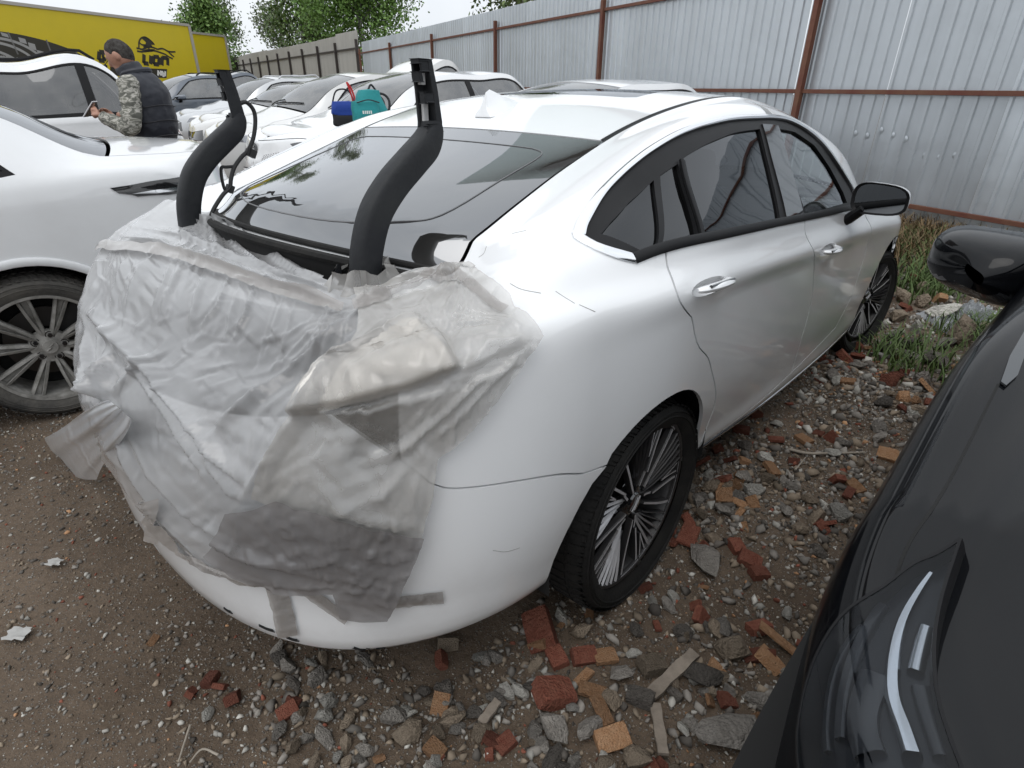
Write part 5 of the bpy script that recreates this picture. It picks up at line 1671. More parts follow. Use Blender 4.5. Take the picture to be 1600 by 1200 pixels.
def build_stones():
    rng = np.random.default_rng(21)
    SM = {k: stone_mat(k + '_stone', *c) for k, c in STONE_KINDS.items()}
    rocks = [hull_mesh('stone_shape', rock_pts(rng, rng.uniform(.4, .8))) for _ in range(14)]
    bricks = [hull_mesh('brick_shape', brick_pts(rng, k), 20) for k in ('chunk', 'shard', 'slab', 'chunk', 'shard', 'slab', 'chunk')]
    cache = {}
    def shaped(me, kind):
        key = (me.name, kind)
        if key not in cache:
            c = me.copy(); c.materials.clear(); c.materials.append(SM[kind]); cache[key] = c
        return cache[key]
    NAMES = {'grey': 'stone', 'light': 'stone', 'tan': 'stone', 'dark': 'stone', 'red': 'brick_fragment', 'orange': 'brick_fragment'}
    ADJ = {'grey': 'grey angular stone', 'light': 'pale whitish stone', 'tan': 'tan earthy stone', 'dark': 'dark damp stone', 'red': 'red brick fragment', 'orange': 'orange brick fragment'}
    LAB = {'grey': 'grey angular stone lying in the rubble between the cars', 'light': 'pale whitish stone lying in the rubble between the cars', 'tan': 'tan earthy stone lying in the rubble between the cars',
           'dark': 'dark damp stone lying in the rubble between the cars', 'red': 'red brick fragment lying in the rubble between the cars', 'orange': 'orange yellow brick fragment lying in the rubble between the cars'}
    GRP = {'grey': 'grey stones in the rubble', 'light': 'pale stones in the rubble', 'tan': 'tan stones in the rubble', 'dark': 'dark stones in the rubble', 'red': 'red brick fragments in the rubble', 'orange': 'orange brick fragments in the rubble'}
    def put(me, kind, x, y, s, rz=None, sink=.3, tilt=.5, label=None, name=None, dim=None, dz=0):
        o = bpy.data.objects.new(name or NAMES[kind], shaped(me, kind)); COL.objects.link(o)
        zs = s * .5 * .55
        o.location = (x, y, float(terr(x, y)) + zs * (1 - sink) + dz)
        o.rotation_euler = (rng.normal() * tilt, rng.normal() * tilt, rng.uniform(0, 6.28) if rz is None else rz)
        o.scale = dim if dim else (s, s * rng.uniform(.8, 1.1), s * rng.uniform(.7, 1.0))
        if label: tag(o, label, NAMES[kind].replace('_', ' '))
        else:
            al_, ri_ = main_local(x, y); pr_ = project(np.array([[x, y, 0.]]))[0]
            zn = ('by the front wheel of the white liftback' if al_ > 2.2 else 'beside the doors of the white liftback' if al_ > .45 else 'beside the rear tyre of the white liftback' if al_ > -.45 and ri_ < -.8 else 'on the dirt under the wrapped tail' if pr_[0] < 420 else 'in front of the rear bumper of the white liftback' if al_ < -.45 and pr_[0] < 900 else 'between the rear bumper and the black car')
            sz = 'big' if s > .075 else 'medium' if s > .045 else 'small'
            tag(o, sz + ' ' + ADJ[kind] + ' lying ' + zn, NAMES[kind].replace('_', ' '), GRP[kind])
        return o
    used = []
    def hero(px, py, s, kind, shape='rock', label=None, rz=None, dim=None, **k):
        P = pix_z(px, py, float(terr(*pix_z(px, py, 0)[:2])))
        me = rocks[rng.integers(len(rocks))] if shape == 'rock' else bricks[{'chunk': 0, 'shard': 1, 'slab': 2}[shape]]
        put(me, kind, P[0], P[1], s, rz=rz, label=label, dim=dim, **k); used.append((P[0], P[1], s))
    # pieces that stand out in the photograph
    hero(945, 1030, .065, 'orange', 'slab', 'square yellow brick piece beside a cluster of grey pebbles', rz=.2, tilt=.1)
    hero(912, 1062, .06, 'orange', 'shard', 'narrow upright orange brick shard beside the square yellow piece', tilt=.3)
    hero(925, 1085, .075, 'orange', 'shard', 'long orange brick shard below the square yellow piece', tilt=.2)
    hero(940, 1115, .075, 'orange', 'shard', 'flat orange tile piece pointing at the plank', tilt=.2)
    hero(955, 1160, .085, 'orange', 'slab', 'large yellow brick half with a groove at the foot of the rubble', rz=.3, tilt=.15)
    hero(865, 1090, .10, 'red', 'chunk', 'big red brick lump beside the yellow shards', rz=.3, tilt=.15)
    hero(912, 1030, .07, 'red', 'chunk', 'rounded dark red brick lump behind the yellow pieces', tilt=.2)
    hero(870, 1032, .06, 'red', 'chunk', 'broken red brick lump among small pebbles', tilt=.3)
    hero(1018, 1045, .075, 'tan', 'chunk', 'pink beige block near the end of the plank', tilt=.2)
    hero(1000, 1095, .07, 'dark', 'chunk', 'dark brown brick half beside the plank joint', tilt=.2)
    hero(990, 1025, .055, 'light', label='round pale grey stone left of the pink block')
    hero(1135, 1155, .17, 'grey', label='largest flat grey stone at the foot of the black car', tilt=.1, dim=(.19, .15, .07), rz=.3)
    hero(1100, 880, .17, 'grey', label='flat brown grey slab lying in front of the rear tyre', tilt=.06, dim=(.2, .17, .04))
    hero(920, 1145, .12, 'grey', label='long grey stone beside the grooved yellow brick', tilt=.15, dim=(.14, .08, .06))
    hero(1170, 880, .075, 'red', 'chunk', 'pair of red brick lumps in front of the slab', tilt=.2)
    hero(1150, 858, .06, 'red', 'chunk', tilt=.2); hero(1185, 900, .06, 'red', 'chunk', tilt=.2)
    hero(1075, 840, .07, 'red', 'slab', 'flat crumbling red brick beside the rear tyre', tilt=.1, dim=(.12, .08, .03))
    hero(1100, 858, .05, 'red', 'chunk'); hero(1050, 850, .05, 'red', 'slab')
    hero(1205, 737, .075, 'orange', 'slab', 'square orange brick piece left of the twig', tilt=.15)
    hero(1130, 775, .09, 'orange', 'slab', 'flat mustard brick rubble beside the rear tyre', tilt=.1, dim=(.12, .08, .03))
    hero(1155, 790, .06, 'orange', 'shard'); hero(1155, 805, .05, 'orange', 'shard')
    hero(1255, 690, .07, 'orange', 'slab', 'orange brick piece above the twig', tilt=.15)
    hero(1385, 715, .08, 'orange', 'slab', 'orange brick piece right of the twig', tilt=.2)
    hero(1335, 765, .08, 'orange', 'shard', 'striped orange tile piece near the black car', tilt=.15)
    hero(1325, 775, .075, 'red', 'shard', 'thin red tile piece under the striped orange one', tilt=.15)
    hero(1300, 690, .07, 'red', 'slab'); hero(1410, 745, .08, 'red', 'slab'); hero(1415, 735, .07, 'orange', 'slab')
    hero(1220, 1012, .12, 'orange', 'shard', 'long yellow board shard half under the black car', rz=-.7, tilt=.2, dim=(.15, .06, .03))
    hero(1085, 1065, .05, 'light', label='white stone lying under the plank'); hero(1110, 1100, .05, 'orange', 'shard'); hero(1135, 1098, .05, 'red', 'chunk')
    hero(325, 1120, .05, 'light', label='bright white stone in the dirt in front of the bumper')
    for (px, py) in ((300, 1085), (345, 1075), (330, 1065), (450, 1115), (460, 1100), (365, 1095)): hero(px, py, rng.uniform(.035, .055), 'red', 'chunk')
    for (px, py) in ((680, 1175), (790, 1165), (770, 1160), (690, 1035)): hero(px, py, .05, 'red' if px != 680 else 'orange', 'chunk')
    hero(240, 1003, .035, 'orange', 'shard'); hero(700, 1010, .06, 'tan', 'slab')
    # boulders by the front wheel
    for (px, py, s, kd, lb) in ((1470, 500, .26, 'light', 'large pale boulder with a sloping top near the fence'), (1438, 478, .2, 'tan', 'brown boulder beside the large pale boulder'), (1500, 535, .30, 'tan', 'wide low boulder in front of the grass tuft'),
                                (1475, 545, .2, 'grey', 'squared grey rock beside the wide low boulder'), (1410, 470, .22, 'tan', None), (1440, 450, .2, 'tan', None), (1400, 500, .18, 'tan', None), (1545, 520, .2, 'tan', None), (1530, 560, .22, 'tan', None), (1430, 520, .15, 'light', None), (1395, 535, .13, 'grey', None),
                                (1460, 570, .2, 'dark', None), (1370, 560, .12, 'light', None), (1500, 590, .16, 'grey', None), (1420, 545, .16, 'dark', None), (1300, 590, .12, 'grey', None), (1305, 600, .1, 'light', None), (1340, 575, .12, 'grey', None), (1390, 600, .13, 'red', None), (1400, 590, .1, 'red', None), (1440, 600, .14, 'grey', None), (1410, 625, .1, 'orange', None), (1430, 630, .09, 'orange', None)):
        hero(px, py, s, kd, 'rock', lb)
    # ------ scatter
    cand = []
    N = 150000
    X = rng.uniform(-2.9, 3.6, N); Y = rng.uniform(.25, 5.6, N)
    al, ri = main_local(X, Y)
    right = ri < 0
    dens = np.where(right, 1.0, .12)                       # rubble on the right, packed dirt on the left
    # transition behind the bumper
    q = project(np.stack([X, Y, np.zeros(N)], -1))
    left_px = np.clip((q[:, 0] - 230) / 260, 0, 1)
    dens = np.where(q[:, 1] > 880, (.10 + .9 * left_px), dens)
    patch = np.clip(.55 + 1.6 * fbm(X * 1.5, Y * 1.5, 61, 3), .15, 1)
    ok = (rng.random(N) < dens * patch) & (q[:, 0] > -40) & (q[:, 0] < 1640) & (q[:, 1] < 1230) & ~in_main(X, Y, -.1) & (q[:, 2] > .2)
    # not inside the black car's footprint (well under it)
    bl = (X * _n[0] + Y * _n[1])
    ok &= bl < .35
    X, Y, q, right = X[ok], Y[ok], q[ok], right[ok]
    S = np.clip(rng.lognormal(math.log(.021), .62, len(X)), .008, .12)
    S = np.where((q[:, 0] < 420) & (q[:, 1] > 600), np.minimum(S, .024), S)
    for (ux, uy, us_) in used:
        S = np.where(np.hypot(X - ux, Y - uy) < us_ * .45, 0, S)
    k = S > 0; X, Y, S, q = X[k], Y[k], S[k], q[k]
    kinds = np.array(['grey', 'light', 'tan', 'dark', 'red', 'orange'])
    redness = np.clip(.06 + .6 * np.maximum(0, fbm(X * 1.9 + 7, Y * 1.9, 91, 3)), 0, .3)
    pr = np.stack([.36 - redness * .3, .13 + 0 * X, .26 - redness * .3, .19 - redness * .4, redness * .62, redness * .38], 1); pr = np.clip(pr, .01, 1); pr /= pr.sum(1, keepdims=True)
    ki = (rng.random((len(X), 1)) > np.cumsum(pr, 1)).sum(1).clip(0, 5)
    ki = np.where((q[:, 0] < 420) & (q[:, 1] > 600) & (ki > 3) & (rng.random(len(X)) < .7), 2, ki)
    app = S / q[:, 2]
    order = np.argsort(-app)
    # the largest of each kind become objects of their own
    count = {}
    rest = []
    caps = {'grey': 100, 'tan': 75, 'light': 60, 'dark': 30, 'red': 90, 'orange': 70}
    for i in order:
        kd = str(kinds[ki[i]])
        if count.get(kd, 0) < caps[kd] and app[i] > .011:
            count[kd] = count.get(kd, 0) + 1
            me = rocks[rng.integers(len(rocks))] if kd not in ('red', 'orange') else bricks[rng.integers(len(bricks))]
            put(me, kd, X[i], Y[i], S[i])
        else: rest.append(i)
    # the remainder as one mass of gravel
    rest = np.array(rest)
    n2 = 110000
    X2 = rng.uniform(-2.9, 3.4, n2); Y2 = rng.uniform(.25, 5.2, n2); q2 = project(np.stack([X2, Y2, np.zeros(n2)], -1))
    a2, r2 = main_local(X2, Y2)
    d2 = np.where((r2 < 0) | (q2[:, 0] > 420), 1, .85)
    k = (rng.random(n2) < d2) & (q2[:, 0] > -30) & (q2[:, 0] < 1630) & (q2[:, 1] < 1230) & ~in_main(X2, Y2, -.12) & (q2[:, 2] > .2) & ((X2 * _n[0] + Y2 * _n[1]) < .35)
    X2, Y2 = X2[k], Y2[k]
    GX = np.concatenate([X[rest], X2]); GY = np.concatenate([Y[rest], Y2]); GS = np.concatenate([S[rest], np.clip(rng.lognormal(math.log(.0075), .45, len(X2)), .004, .02)])
    GK = np.concatenate([ki[rest], rng.choice(6, len(X2), p=[.34, .17, .27, .16, .04, .02])])
    base = []
    for _ in range(6):
        me = hull_mesh('gravel_shape', rock_pts(rng, rng.uniform(.5, .8), 13))
        v = np.array([tuple(p.co) for p in me.vertices]); f = np.array([tuple(p.vertices) for p in me.polygons]); base.append((v, f)); bpy.data.meshes.remove(me)
    VV, FF, CC = [], [], []; off = 0
    cols = np.array([(np.array(c1) + np.array(c2)) / 2 for c1, c2 in STONE_KINDS.values()])
    GZ = terr(GX, GY)
    for b_ in range(6):
        idx = np.arange(b_, len(GX), 6); v, f = base[b_]; n_ = len(idx)
        an = rng.uniform(0, 6.28, n_); c_, s_ = np.cos(an), np.sin(an); ti = rng.normal(size=n_) * .35
        p = v[None] * (GS[idx][:, None] * rng.uniform(.72, 1.22, (n_, 3)))[:, None, :]
        ct, st_ = np.cos(ti)[:, None], np.sin(ti)[:, None]
        y_, z_ = p[..., 1] * ct - p[..., 2] * st_, p[..., 1] * st_ + p[..., 2] * ct
        x_ = p[..., 0] * c_[:, None] - y_ * s_[:, None]; y2 = p[..., 0] * s_[:, None] + y_ * c_[:, None]
        VV.append(np.stack([x_ + GX[idx][:, None], y2 + GY[idx][:, None], z_ + (GZ[idx] + GS[idx] * .14)[:, None]], -1).reshape(-1, 3))
        FF.append((f[None] + (off + np.arange(n_) * len(v))[:, None, None]).reshape(-1, 3)); off += n_ * len(v)
        CC.append(np.repeat(cols[GK[idx]] * rng.uniform(.55, 1.4, (n_, 1)), len(v), 0))
    V = np.concatenate(VV); F = np.concatenate(FF); Cc = np.concatenate(CC)
    print('gravel stones', len(GX), 'tris', len(F))
    me = bpy.data.meshes.new('gravel')
    me.vertices.add(len(V)); me.vertices.foreach_set('co', V.ravel())
    me.loops.add(F.size); me.loops.foreach_set('vertex_index', F.ravel().astype(np.int32))
    me.polygons.add(len(F)); me.polygons.foreach_set('loop_start', np.arange(0, F.size, 3, dtype=np.int32))
    me.update(); me.validate()
    at = me.color_attributes.new('tint', 'FLOAT_COLOR', 'POINT')
    at.data.foreach_set('color', np.concatenate([Cc, np.ones((len(Cc), 1))], 1).ravel())
    m = bpy.data.materials.new('gravel_mix'); m.use_nodes = True; t = m.node_tree; b = t.nodes['Principled BSDF']
    vc = t.nodes.new('ShaderNodeVertexColor'); vc.layer_name = 'tint'
    t.links.new(vc.outputs[0], b.inputs['Base Color']); b.inputs['Roughness'].default_value = .88; b.inputs['Specular IOR Level'].default_value = .25
    me.materials.append(m)
    o = bpy.data.objects.new('gravel', me); COL.objects.link(o)
    tag(o, 'fine mixed gravel and grit strewn over the dirt', 'gravel', kind='stuff')
    # ------ wood, twigs, straw
    WOOD = mat('weathered_wood', (.25, .21, .17), .85, noise=.8, ncol=(.11, .09, .07), nscale=20, bump=.4, bscale=60)
    def plank(p0, p1, w, h, label):
        a = pix_z(*p0, 0.0); b = pix_z(*p1, 0.0); d = b - a; L = np.linalg.norm(d)
        mb = MB(); n_ = 7; pts = []
        u = d / L; s_ = np.array([-u[1], u[0], 0])
        for i in range(n_):
            t_ = i / (n_ - 1); c = a + d * t_; ww = w * (1 + .12 * math.sin(i * 2.1)); 
            z0 = float(terr(c[0], c[1])) + .012 + .01 * t_
            for (q_, zz) in ((-1, 0), (1, 0), (1, h), (-1, h * .9)):
                pts.append(c * np.array([1, 1, 0]) + s_ * q_ * ww / 2 + np.array([0, 0, z0 + zz]))
        f = []
        for i in range(n_ - 1):
            for k_ in range(4): f.append((i * 4 + k_, i * 4 + (k_ + 1) % 4, i * 4 + 4 + (k_ + 1) % 4, i * 4 + 4 + k_))
        f += [(3, 2, 1, 0), tuple((n_ - 1) * 4 + k_ for k_ in range(4))]
        o = mk('wood_plank', pts, f, WOOD, None, False); tag(o, label, 'plank')
    plank((1015, 1095), (1083, 1030), .032, .014, 'weathered grey plank lying diagonally over the rubble')
    plank((1022, 1108), (1034, 1190), .026, .012, 'short weathered plank meeting the diagonal plank at its end')
    plank((752, 1140), (778, 1108), .022, .012, 'small pale wood block lying among the pebbles')
    def twig(pix, r, label, name='twig'):
        pts = []
        for p in pix:
            c = pix_z(*p, 0.0); pts.append((c[0], c[1], float(terr(c[0], c[1])) + r + .012))
        pts = catmull(pts, 5)
        o = MB().tube(pts, list(np.linspace(r, r * .6, len(pts))), 7).build(name, mat('pale_twig', (.33, .29, .24), .85, noise=.6, nscale=30), None, True)
        tag(o, label, name)
    twig([(1232, 707), (1260, 713), (1300, 713), (1350, 711)], .007, 'pale crooked twig lying across the rubble')
    twig([(1242, 736), (1258, 718)], .004, 'short pale stick beside the crooked twig')
    twig([(300, 1140), (292, 1165), (282, 1198)], .003, 'thin straw on the dirt by the red brick crumbs', 'straw')
    twig([(345, 1190), (320, 1180), (300, 1200)], .003, 'bent dry straw beside the thin straw', 'straw')
    # litter on the left
    PLW = mat('white_scrap', (.36, .355, .34), .6, bump=.3, bscale=50)
    for (px, py, s, lb) in ((30, 995, .03, 'torn white plastic scrap on the bare dirt'), (90, 888, .022, 'small white scrap lying beside the flattened scrap'), (225, 745, .03, 'flattened white scrap on the dirt near the wrapped tail')):
        P = pix_z(px, py, 0); g = []
        for i in range(7):
            g.append([(P[0] + (i - 3) * s / 3 * (1 + .2 * math.sin(j * 2)), P[1] + (j - 3) * s / 4, float(terr(P[0], P[1])) + .012 + .012 * vnoise(i * .7, j * .9, px)) for j in range(7)])
        o = MB().grid(np.array(g)).build('plastic_scrap', PLW, None, True); tag(o, lb, 'litter')

# ------------------------------------------------------------------ grass and the crumpled tarp by the fence
def build_grass():
    rng = np.random.default_rng(5)
    def tuft(name, pixs, n, h, c1, c2, label, spread=.25):
        V, F, CC = [], [], []
        for k in range(n):
            px, py = pixs[rng.integers(len(pixs))]
            P = pix_z(px, py, .1); x, y = P[0] + rng.normal() * spread, P[1] + rng.normal() * spread
            z = float(terr(x, y)); hh = h * rng.uniform(.4, 1.2); a = rng.uniform(0, 6.28); w = rng.uniform(.003, .006); ln = rng.uniform(.2, 1.0) * hh
            dx, dy = math.cos(a), math.sin(a); b = len(V)
            for t_, wk in ((0, 1), (.5, .8), (.85, .5), (1, .05)):
                cx, cy, cz = x + dx * ln * t_ ** 2, y + dy * ln * t_ ** 2, z + hh * (t_ - .25 * t_ ** 3)
                V += [(cx - dy * w * wk, cy + dx * w * wk, cz), (cx + dy * w * wk, cy - dx * w * wk, cz)]
            for i in range(3): F.append((b + i * 2, b + i * 2 + 1, b + i * 2 + 3, b + i * 2 + 2))
        m = mat(name + '_blades', c1, .7, noise=1.0, ncol=c2, nscale=9)
        o = mk(name, V, F, m, None, True); tag(o, label, 'grass', kind='stuff')
    tuft('dry_grass', [(1420, 378), (1440, 385), (1460, 392), (1430, 400), (1450, 410), (1475, 400), (1415, 410), (1435, 370)], 1700, .22, (.20, .13, .06), (.10, .07, .035), 'dry brown weeds along the foot of the fence', .22)
    tuft('green_grass', [(1460, 440), (1475, 450), (1440, 430), (1530, 500), (1545, 510), (1430, 445), (1415, 520), (1440, 540), (1425, 395), (1455, 402), (1480, 415), (1440, 415)], 2000, .18, (.06, .11, .025), (.10, .14, .04), 'green grass tufts between the boulders', .13)
    tuft('fence_weeds', [(1500, 400), (1560, 420), (1600, 430), (1380, 350)], 1200, .22, (.18, .13, .06), (.07, .08, .03), 'brown weeds behind the black car along the fence', .3)
    P = pix_z(1520, 482, .12); g = []
    for i in range(40):
        r = []
        for j in range(40):
            x = P[0] + (i - 20) * .012; y = P[1] + (j - 20) * .010
            e = max(0, 1 - ((i - 20) / 20) ** 2) * max(0, 1 - ((j - 20) / 20) ** 2)
            r.append((x, y, float(terr(x, y)) + (.14) * e ** .6 * (.6 + 1.3 * float(ridged(np.array([i * 14.]), np.array([j * 14.]), .6, 90, 40, 3, 3)[0]) * .4) + .004))
        g.append(r)
    o = MB().grid(np.array(g)).build('crumpled_tarp', film_mat('tarp_film', (.42, .44, .46), .15), None, True)
    tag(o, 'crumpled whitish plastic tarp heaped behind the grass tuft', 'tarp')

# ------------------------------------------------------------------ fence
def corr_profile(n_ribs, pitch=.1375, depth=.017):
    pts = []
    for k in range(n_ribs):
        x = k * pitch
        pts += [(x, 0), (x + .088, 0), (x + .098, depth), (x + .126, depth), (x + pitch - .0015, 0)]
    return pts
def galv_mat(name, col, streak=.5, metal=.75, rough=.36):
    m = bpy.data.materials.new(name); m.use_nodes = True; t = m.node_tree; b = t.nodes['Principled BSDF']
    tc = t.nodes.new('ShaderNodeTexCoord'); mp = t.nodes.new('ShaderNodeMapping'); mp.inputs['Scale'].default_value = (2.2, 2.2, .35)
    t.links.new(tc.outputs['Object'], mp.inputs[0])
    n = t.nodes.new('ShaderNodeTexNoise'); n.inputs['Scale'].default_value = 1.6; n.inputs['Detail'].default_value = 8; n.inputs['Roughness'].default_value = .6; t.links.new(mp.outputs[0], n.inputs['Vector'])
    oi = t.nodes.new('ShaderNodeObjectInfo')
    r = t.nodes.new('ShaderNodeValToRGB'); r.color_ramp.elements[0].position = .32; r.color_ramp.elements[1].position = .7
    r.color_ramp.elements[0].color = (*[c * (1 - streak * .45) for c in col], 1); r.color_ramp.elements[1].color = (*col, 1)
    t.links.new(n.outputs[0], r.inputs[0])
    hs = t.nodes.new('ShaderNodeHueSaturation'); mr = t.nodes.new('ShaderNodeMapRange'); mr.inputs[3].default_value = .88; mr.inputs[4].default_value = 1.08
    t.links.new(oi.outputs['Random'], mr.inputs[0]); t.links.new(mr.outputs[0], hs.inputs['Value']); t.links.new(r.outputs[0], hs.inputs['Color']); t.links.new(hs.outputs[0], b.inputs['Base Color'])
    b.inputs['Metallic'].default_value = metal
    m2 = t.nodes.new('ShaderNodeMapRange'); m2.inputs[3].default_value = rough - .08; m2.inputs[4].default_value = rough + .2; t.links.new(n.outputs[0], m2.inputs[0]); t.links.new(m2.outputs[0], b.inputs['Roughness'])
    n2 = t.nodes.new('ShaderNodeTexNoise'); n2.inputs['Scale'].default_value = 2.5; n2.inputs['Detail'].default_value = 3; t.links.new(tc.outputs['Object'], n2.inputs['Vector'])
    bp = t.nodes.new('ShaderNodeBump'); bp.inputs['Strength'].default_value = .35; bp.inputs['Distance'].default_value = .02; t.links.new(n2.outputs[0], bp.inputs['Height']); t.links.new(bp.outputs[0], b.inputs['Normal'])
    return m

def build_fence():
    GALV = galv_mat('galvanised_sheet', (.60, .64, .675), .35); RUST = mat('rust_red_primer', (.12, .035, .022), .7, noise=.8, ncol=(.16, .08, .045), nscale=5)
    f = empty('sheet_metal_fence', (FENCE_P[0], FENCE_P[1], 0), math.atan2(FENCE_D[1], FENCE_D[0]), 'galvanised corrugated sheet fence on rust red posts and rails', 'fence')
    ribs = 8; W = ribs * .1375
    prof = corr_profile(ribs)
    side = -1 if (FENCE_N @ np.array([-math.sin(f.rotation_euler[2]), math.cos(f.rotation_euler[2])])) < 0 else 1   # +y local = away?
    s0, s1 = -9.4, 16.4
    n = int((s1 - s0) / W)
    zb = lambda s: float(terr(*(FENCE_P + FENCE_D * s), fine=False)) - .05
    meshes = {}
    for k in range(n):
        s = s0 + k * W
        zs = [zb(s + W / 2), .5, 1.1, 1.7, 2.3, 2.92]
        V, F = [], []
        for z in zs:
            for (x, d) in prof: V.append((x, side * (.028 - d * (1 if True else 0)), z))
        m_ = len(prof)
        for i in range(len(zs) - 1):
            for j in range(m_ - 1): F.append((i * m_ + j, i * m_ + j + 1, (i + 1) * m_ + j + 1, (i + 1) * m_ + j))
        o = mk('corrugated_sheet', V, F, GALV, f, False)
        o.location = (s, side * random.uniform(0, .006), 0); o.rotation_euler = (random.uniform(-.004, .004), random.uniform(-.003, .003), random.uniform(-.004, .004))
    for k in range(-2, 5):
        s = k * 4.03 + (.0)
        MB().box((s, -side * .04, 1.33), (.065, .065, 2.76)).build('post', RUST, f, False, .004)
    for z in (.42, 1.43, 2.56):
        for k in range(-3, 5):
            a, b = k * 4.03 + .034, (k + 1) * 4.03 - .034
            a = max(a, s0); b = min(b, s1)
            if b - a < .1: continue
            MB().box(((a + b) / 2, -side * .024, z), (b - a, .036, .042)).build('rail', RUST, f, False, .003)
    # hammered dents
    DP = [(1333, 208), (1351, 212), (1373, 203), (1391, 211), (1411, 217), (1425, 232), (1443, 243), (1466, 246), (1490, 243)]
    Mi = f.matrix_basis.inverted()
    for (px, py) in DP:
        v = pix_ray(px, py); t_ = ((FENCE_P - C_P[:2]) @ FENCE_N) / (v[:2] @ FENCE_N); P = C_P + v * t_
        L = Mi @ Vector(P)
        mb = MB().lathe([(.001, -.004), (.012, -.0035), (.021, -.002), (.030, 0)], 14)
        o = mb.build('dent', GALV, f, True); o.location = (L.x, side * .030, L.z); o.scale = (1, side * 1.0, 1)
    # far, older stretch
    BE = galv_mat('weathered_beige_sheet', (.42, .41, .38), .4, .1, .6)
    DK = mat('dark_post', (.035, .028, .025), .7)
    p0 = FENCE_P + FENCE_D * 16.45; d2 = np.array([-.53, .848]); d2 /= np.linalg.norm(d2)
    g = empty('sheet_fence', (p0[0], p0[1], 0), math.atan2(d2[1], d2[0]), 'taller weathered beige sheet fence on dark posts behind the parked cars', 'fence')
    for k in range(13):
        zs = [0, 1.2, 2.4, 3.3]; V, F = [], []
        pr = corr_profile(20); m_ = len(pr)
        for z in zs: V += [(x, side * (.02 - d), z + .0) for x, d in pr]
        for i in range(3):
            for j in range(m_ - 1): F.append((i * m_ + j, i * m_ + j + 1, (i + 1) * m_ + j + 1, (i + 1) * m_ + j))
        o = mk('corrugated_sheet', V, F, BE, g, False); o.location = (k * 2.75, side * random.uniform(0, .01), random.uniform(-.06, .06)); o.rotation_euler[1] = random.uniform(-.006, .006)
        MB().box((k * 2.75, -side * .06, 1.52), (.09, .09, 3.04)).build('post', DK, g)
        MB().box((k * 2.75 + 1.375, -side * .02, 2.75), (2.64, .04, .06)).build('rail', DK, g)
        MB().box((k * 2.75 + 1.375, -side * .02, 1.35), (2.64, .04, .06)).build('rail', DK, g)

# ------------------------------------------------------------------ trees
def build_trees():
    rng = np.random.default_rng(11)
    def tree(loc, H, R, crown0, n, c1, c2, label, lean=0.0, leaf=.24):
        t = empty('birch_tree', loc, rng.uniform(0, 6), label, 'tree', 'trees beyond the fence')
        BK = mat('birch_bark', (.42, .41, .39), .8, noise=.9, ncol=(.06, .055, .05), nscale=4)
        mb = MB(); pts = [(lean * z + .15 * math.sin(z * .6), .1 * math.cos(z * .5), z) for z in np.linspace(0, H * .95, 9)]
        mb.tube(pts, list(np.linspace(.2, .03, 9)), 8); mb.build('trunk', BK, t, True)
        lb = MB(); ends = []
        for k in range(34):
            z = H * rng.uniform(crown0, .92); a = rng.uniform(0, 6.28); rr = R * (1 - ((z / H - crown0) / (1 - crown0)) ** 1.6 * .75) * rng.uniform(.55, 1.05)
            e = np.array([lean * z + rr * math.cos(a), rr * math.sin(a), z + rr * rng.uniform(.1, .6)]); b = np.array([lean * z, 0, z])
            m_ = (b + e) / 2 + np.array([0, 0, .25 * rr])
            lb.tube(catmull([b, m_, e], 3), list(np.linspace(.05, .012, 7)), 5); ends.append((b, m_, e))
        lo_ = lb.build('limbs', BK, t, True); lo_['kind'] = 'stuff'
        V, F, mi = [], [], []
        for k in range(n):
            b, m_, e = ends[rng.integers(len(ends))]; s = rng.uniform(.2, 1.05)
            c = b + (e - b) * s + rng.normal(size=3) * np.array([.35, .35, .4]) * (R / 2.4); c[2] -= abs(rng.normal()) * .5
            u = rng.normal(size=3); u /= np.linalg.norm(u); v = np.cross(u, rng.normal(size=3)); v /= np.linalg.norm(v)
            L = leaf * rng.uniform(.6, 1.2); q = len(V)
            V += [tuple(c - u * L * .5), tuple(c + v * L * .32), tuple(c + u * L * .5), tuple(c - v * L * .32)]; F.append((q, q + 1, q + 2, q + 3)); mi.append(int(rng.integers(3)))
        ms = [mat('leaf_%s_%d' % (label[:6], i), tuple(np.array(c1) * (1 - i / 2) + np.array(c2) * i / 2), .6) for i in range(3)]
        mk('crown', V, F, None, t, False, mats=ms, mi=mi)
    g1, g2 = (.07, .115, .03), (.13, .18, .055)
    tree((-24.6, 56, 0), 17, 2.5, .16, 8500, (.10, .15, .06), (.20, .26, .12), 'tall pale birch with a narrow crown next to the yellow trailer')
    tree((-19.9, 57, 0), 18, 2.2, .16, 7500, (.11, .15, .08), (.21, .25, .14), 'slim greyish birch between the narrow birch and the broad green tree')
    tree((-8.9, 39, 0), 11.5, 3.6, .20, 24000, (.09, .18, .03), (.17, .29, .07), 'broad bright green tree rising behind the corner of the fences', leaf=.2)
    tree((-13.2, 42, 0), 10.5, 2.2, .22, 9000, (.07, .13, .03), (.13, .18, .06), 'loose birch leaning toward the broad green tree')
    tree((-22.6, 49, 0), 7.6, 2.6, .2, 11000, (.08, .16, .03), (.15, .25, .06), 'low green tree below the narrow birch beside the trailer')
    tree((.3, 33, 0), 10.5, 2.6, .33, 4500, g1, g2, 'tree showing its foliage just above the galvanised fence')

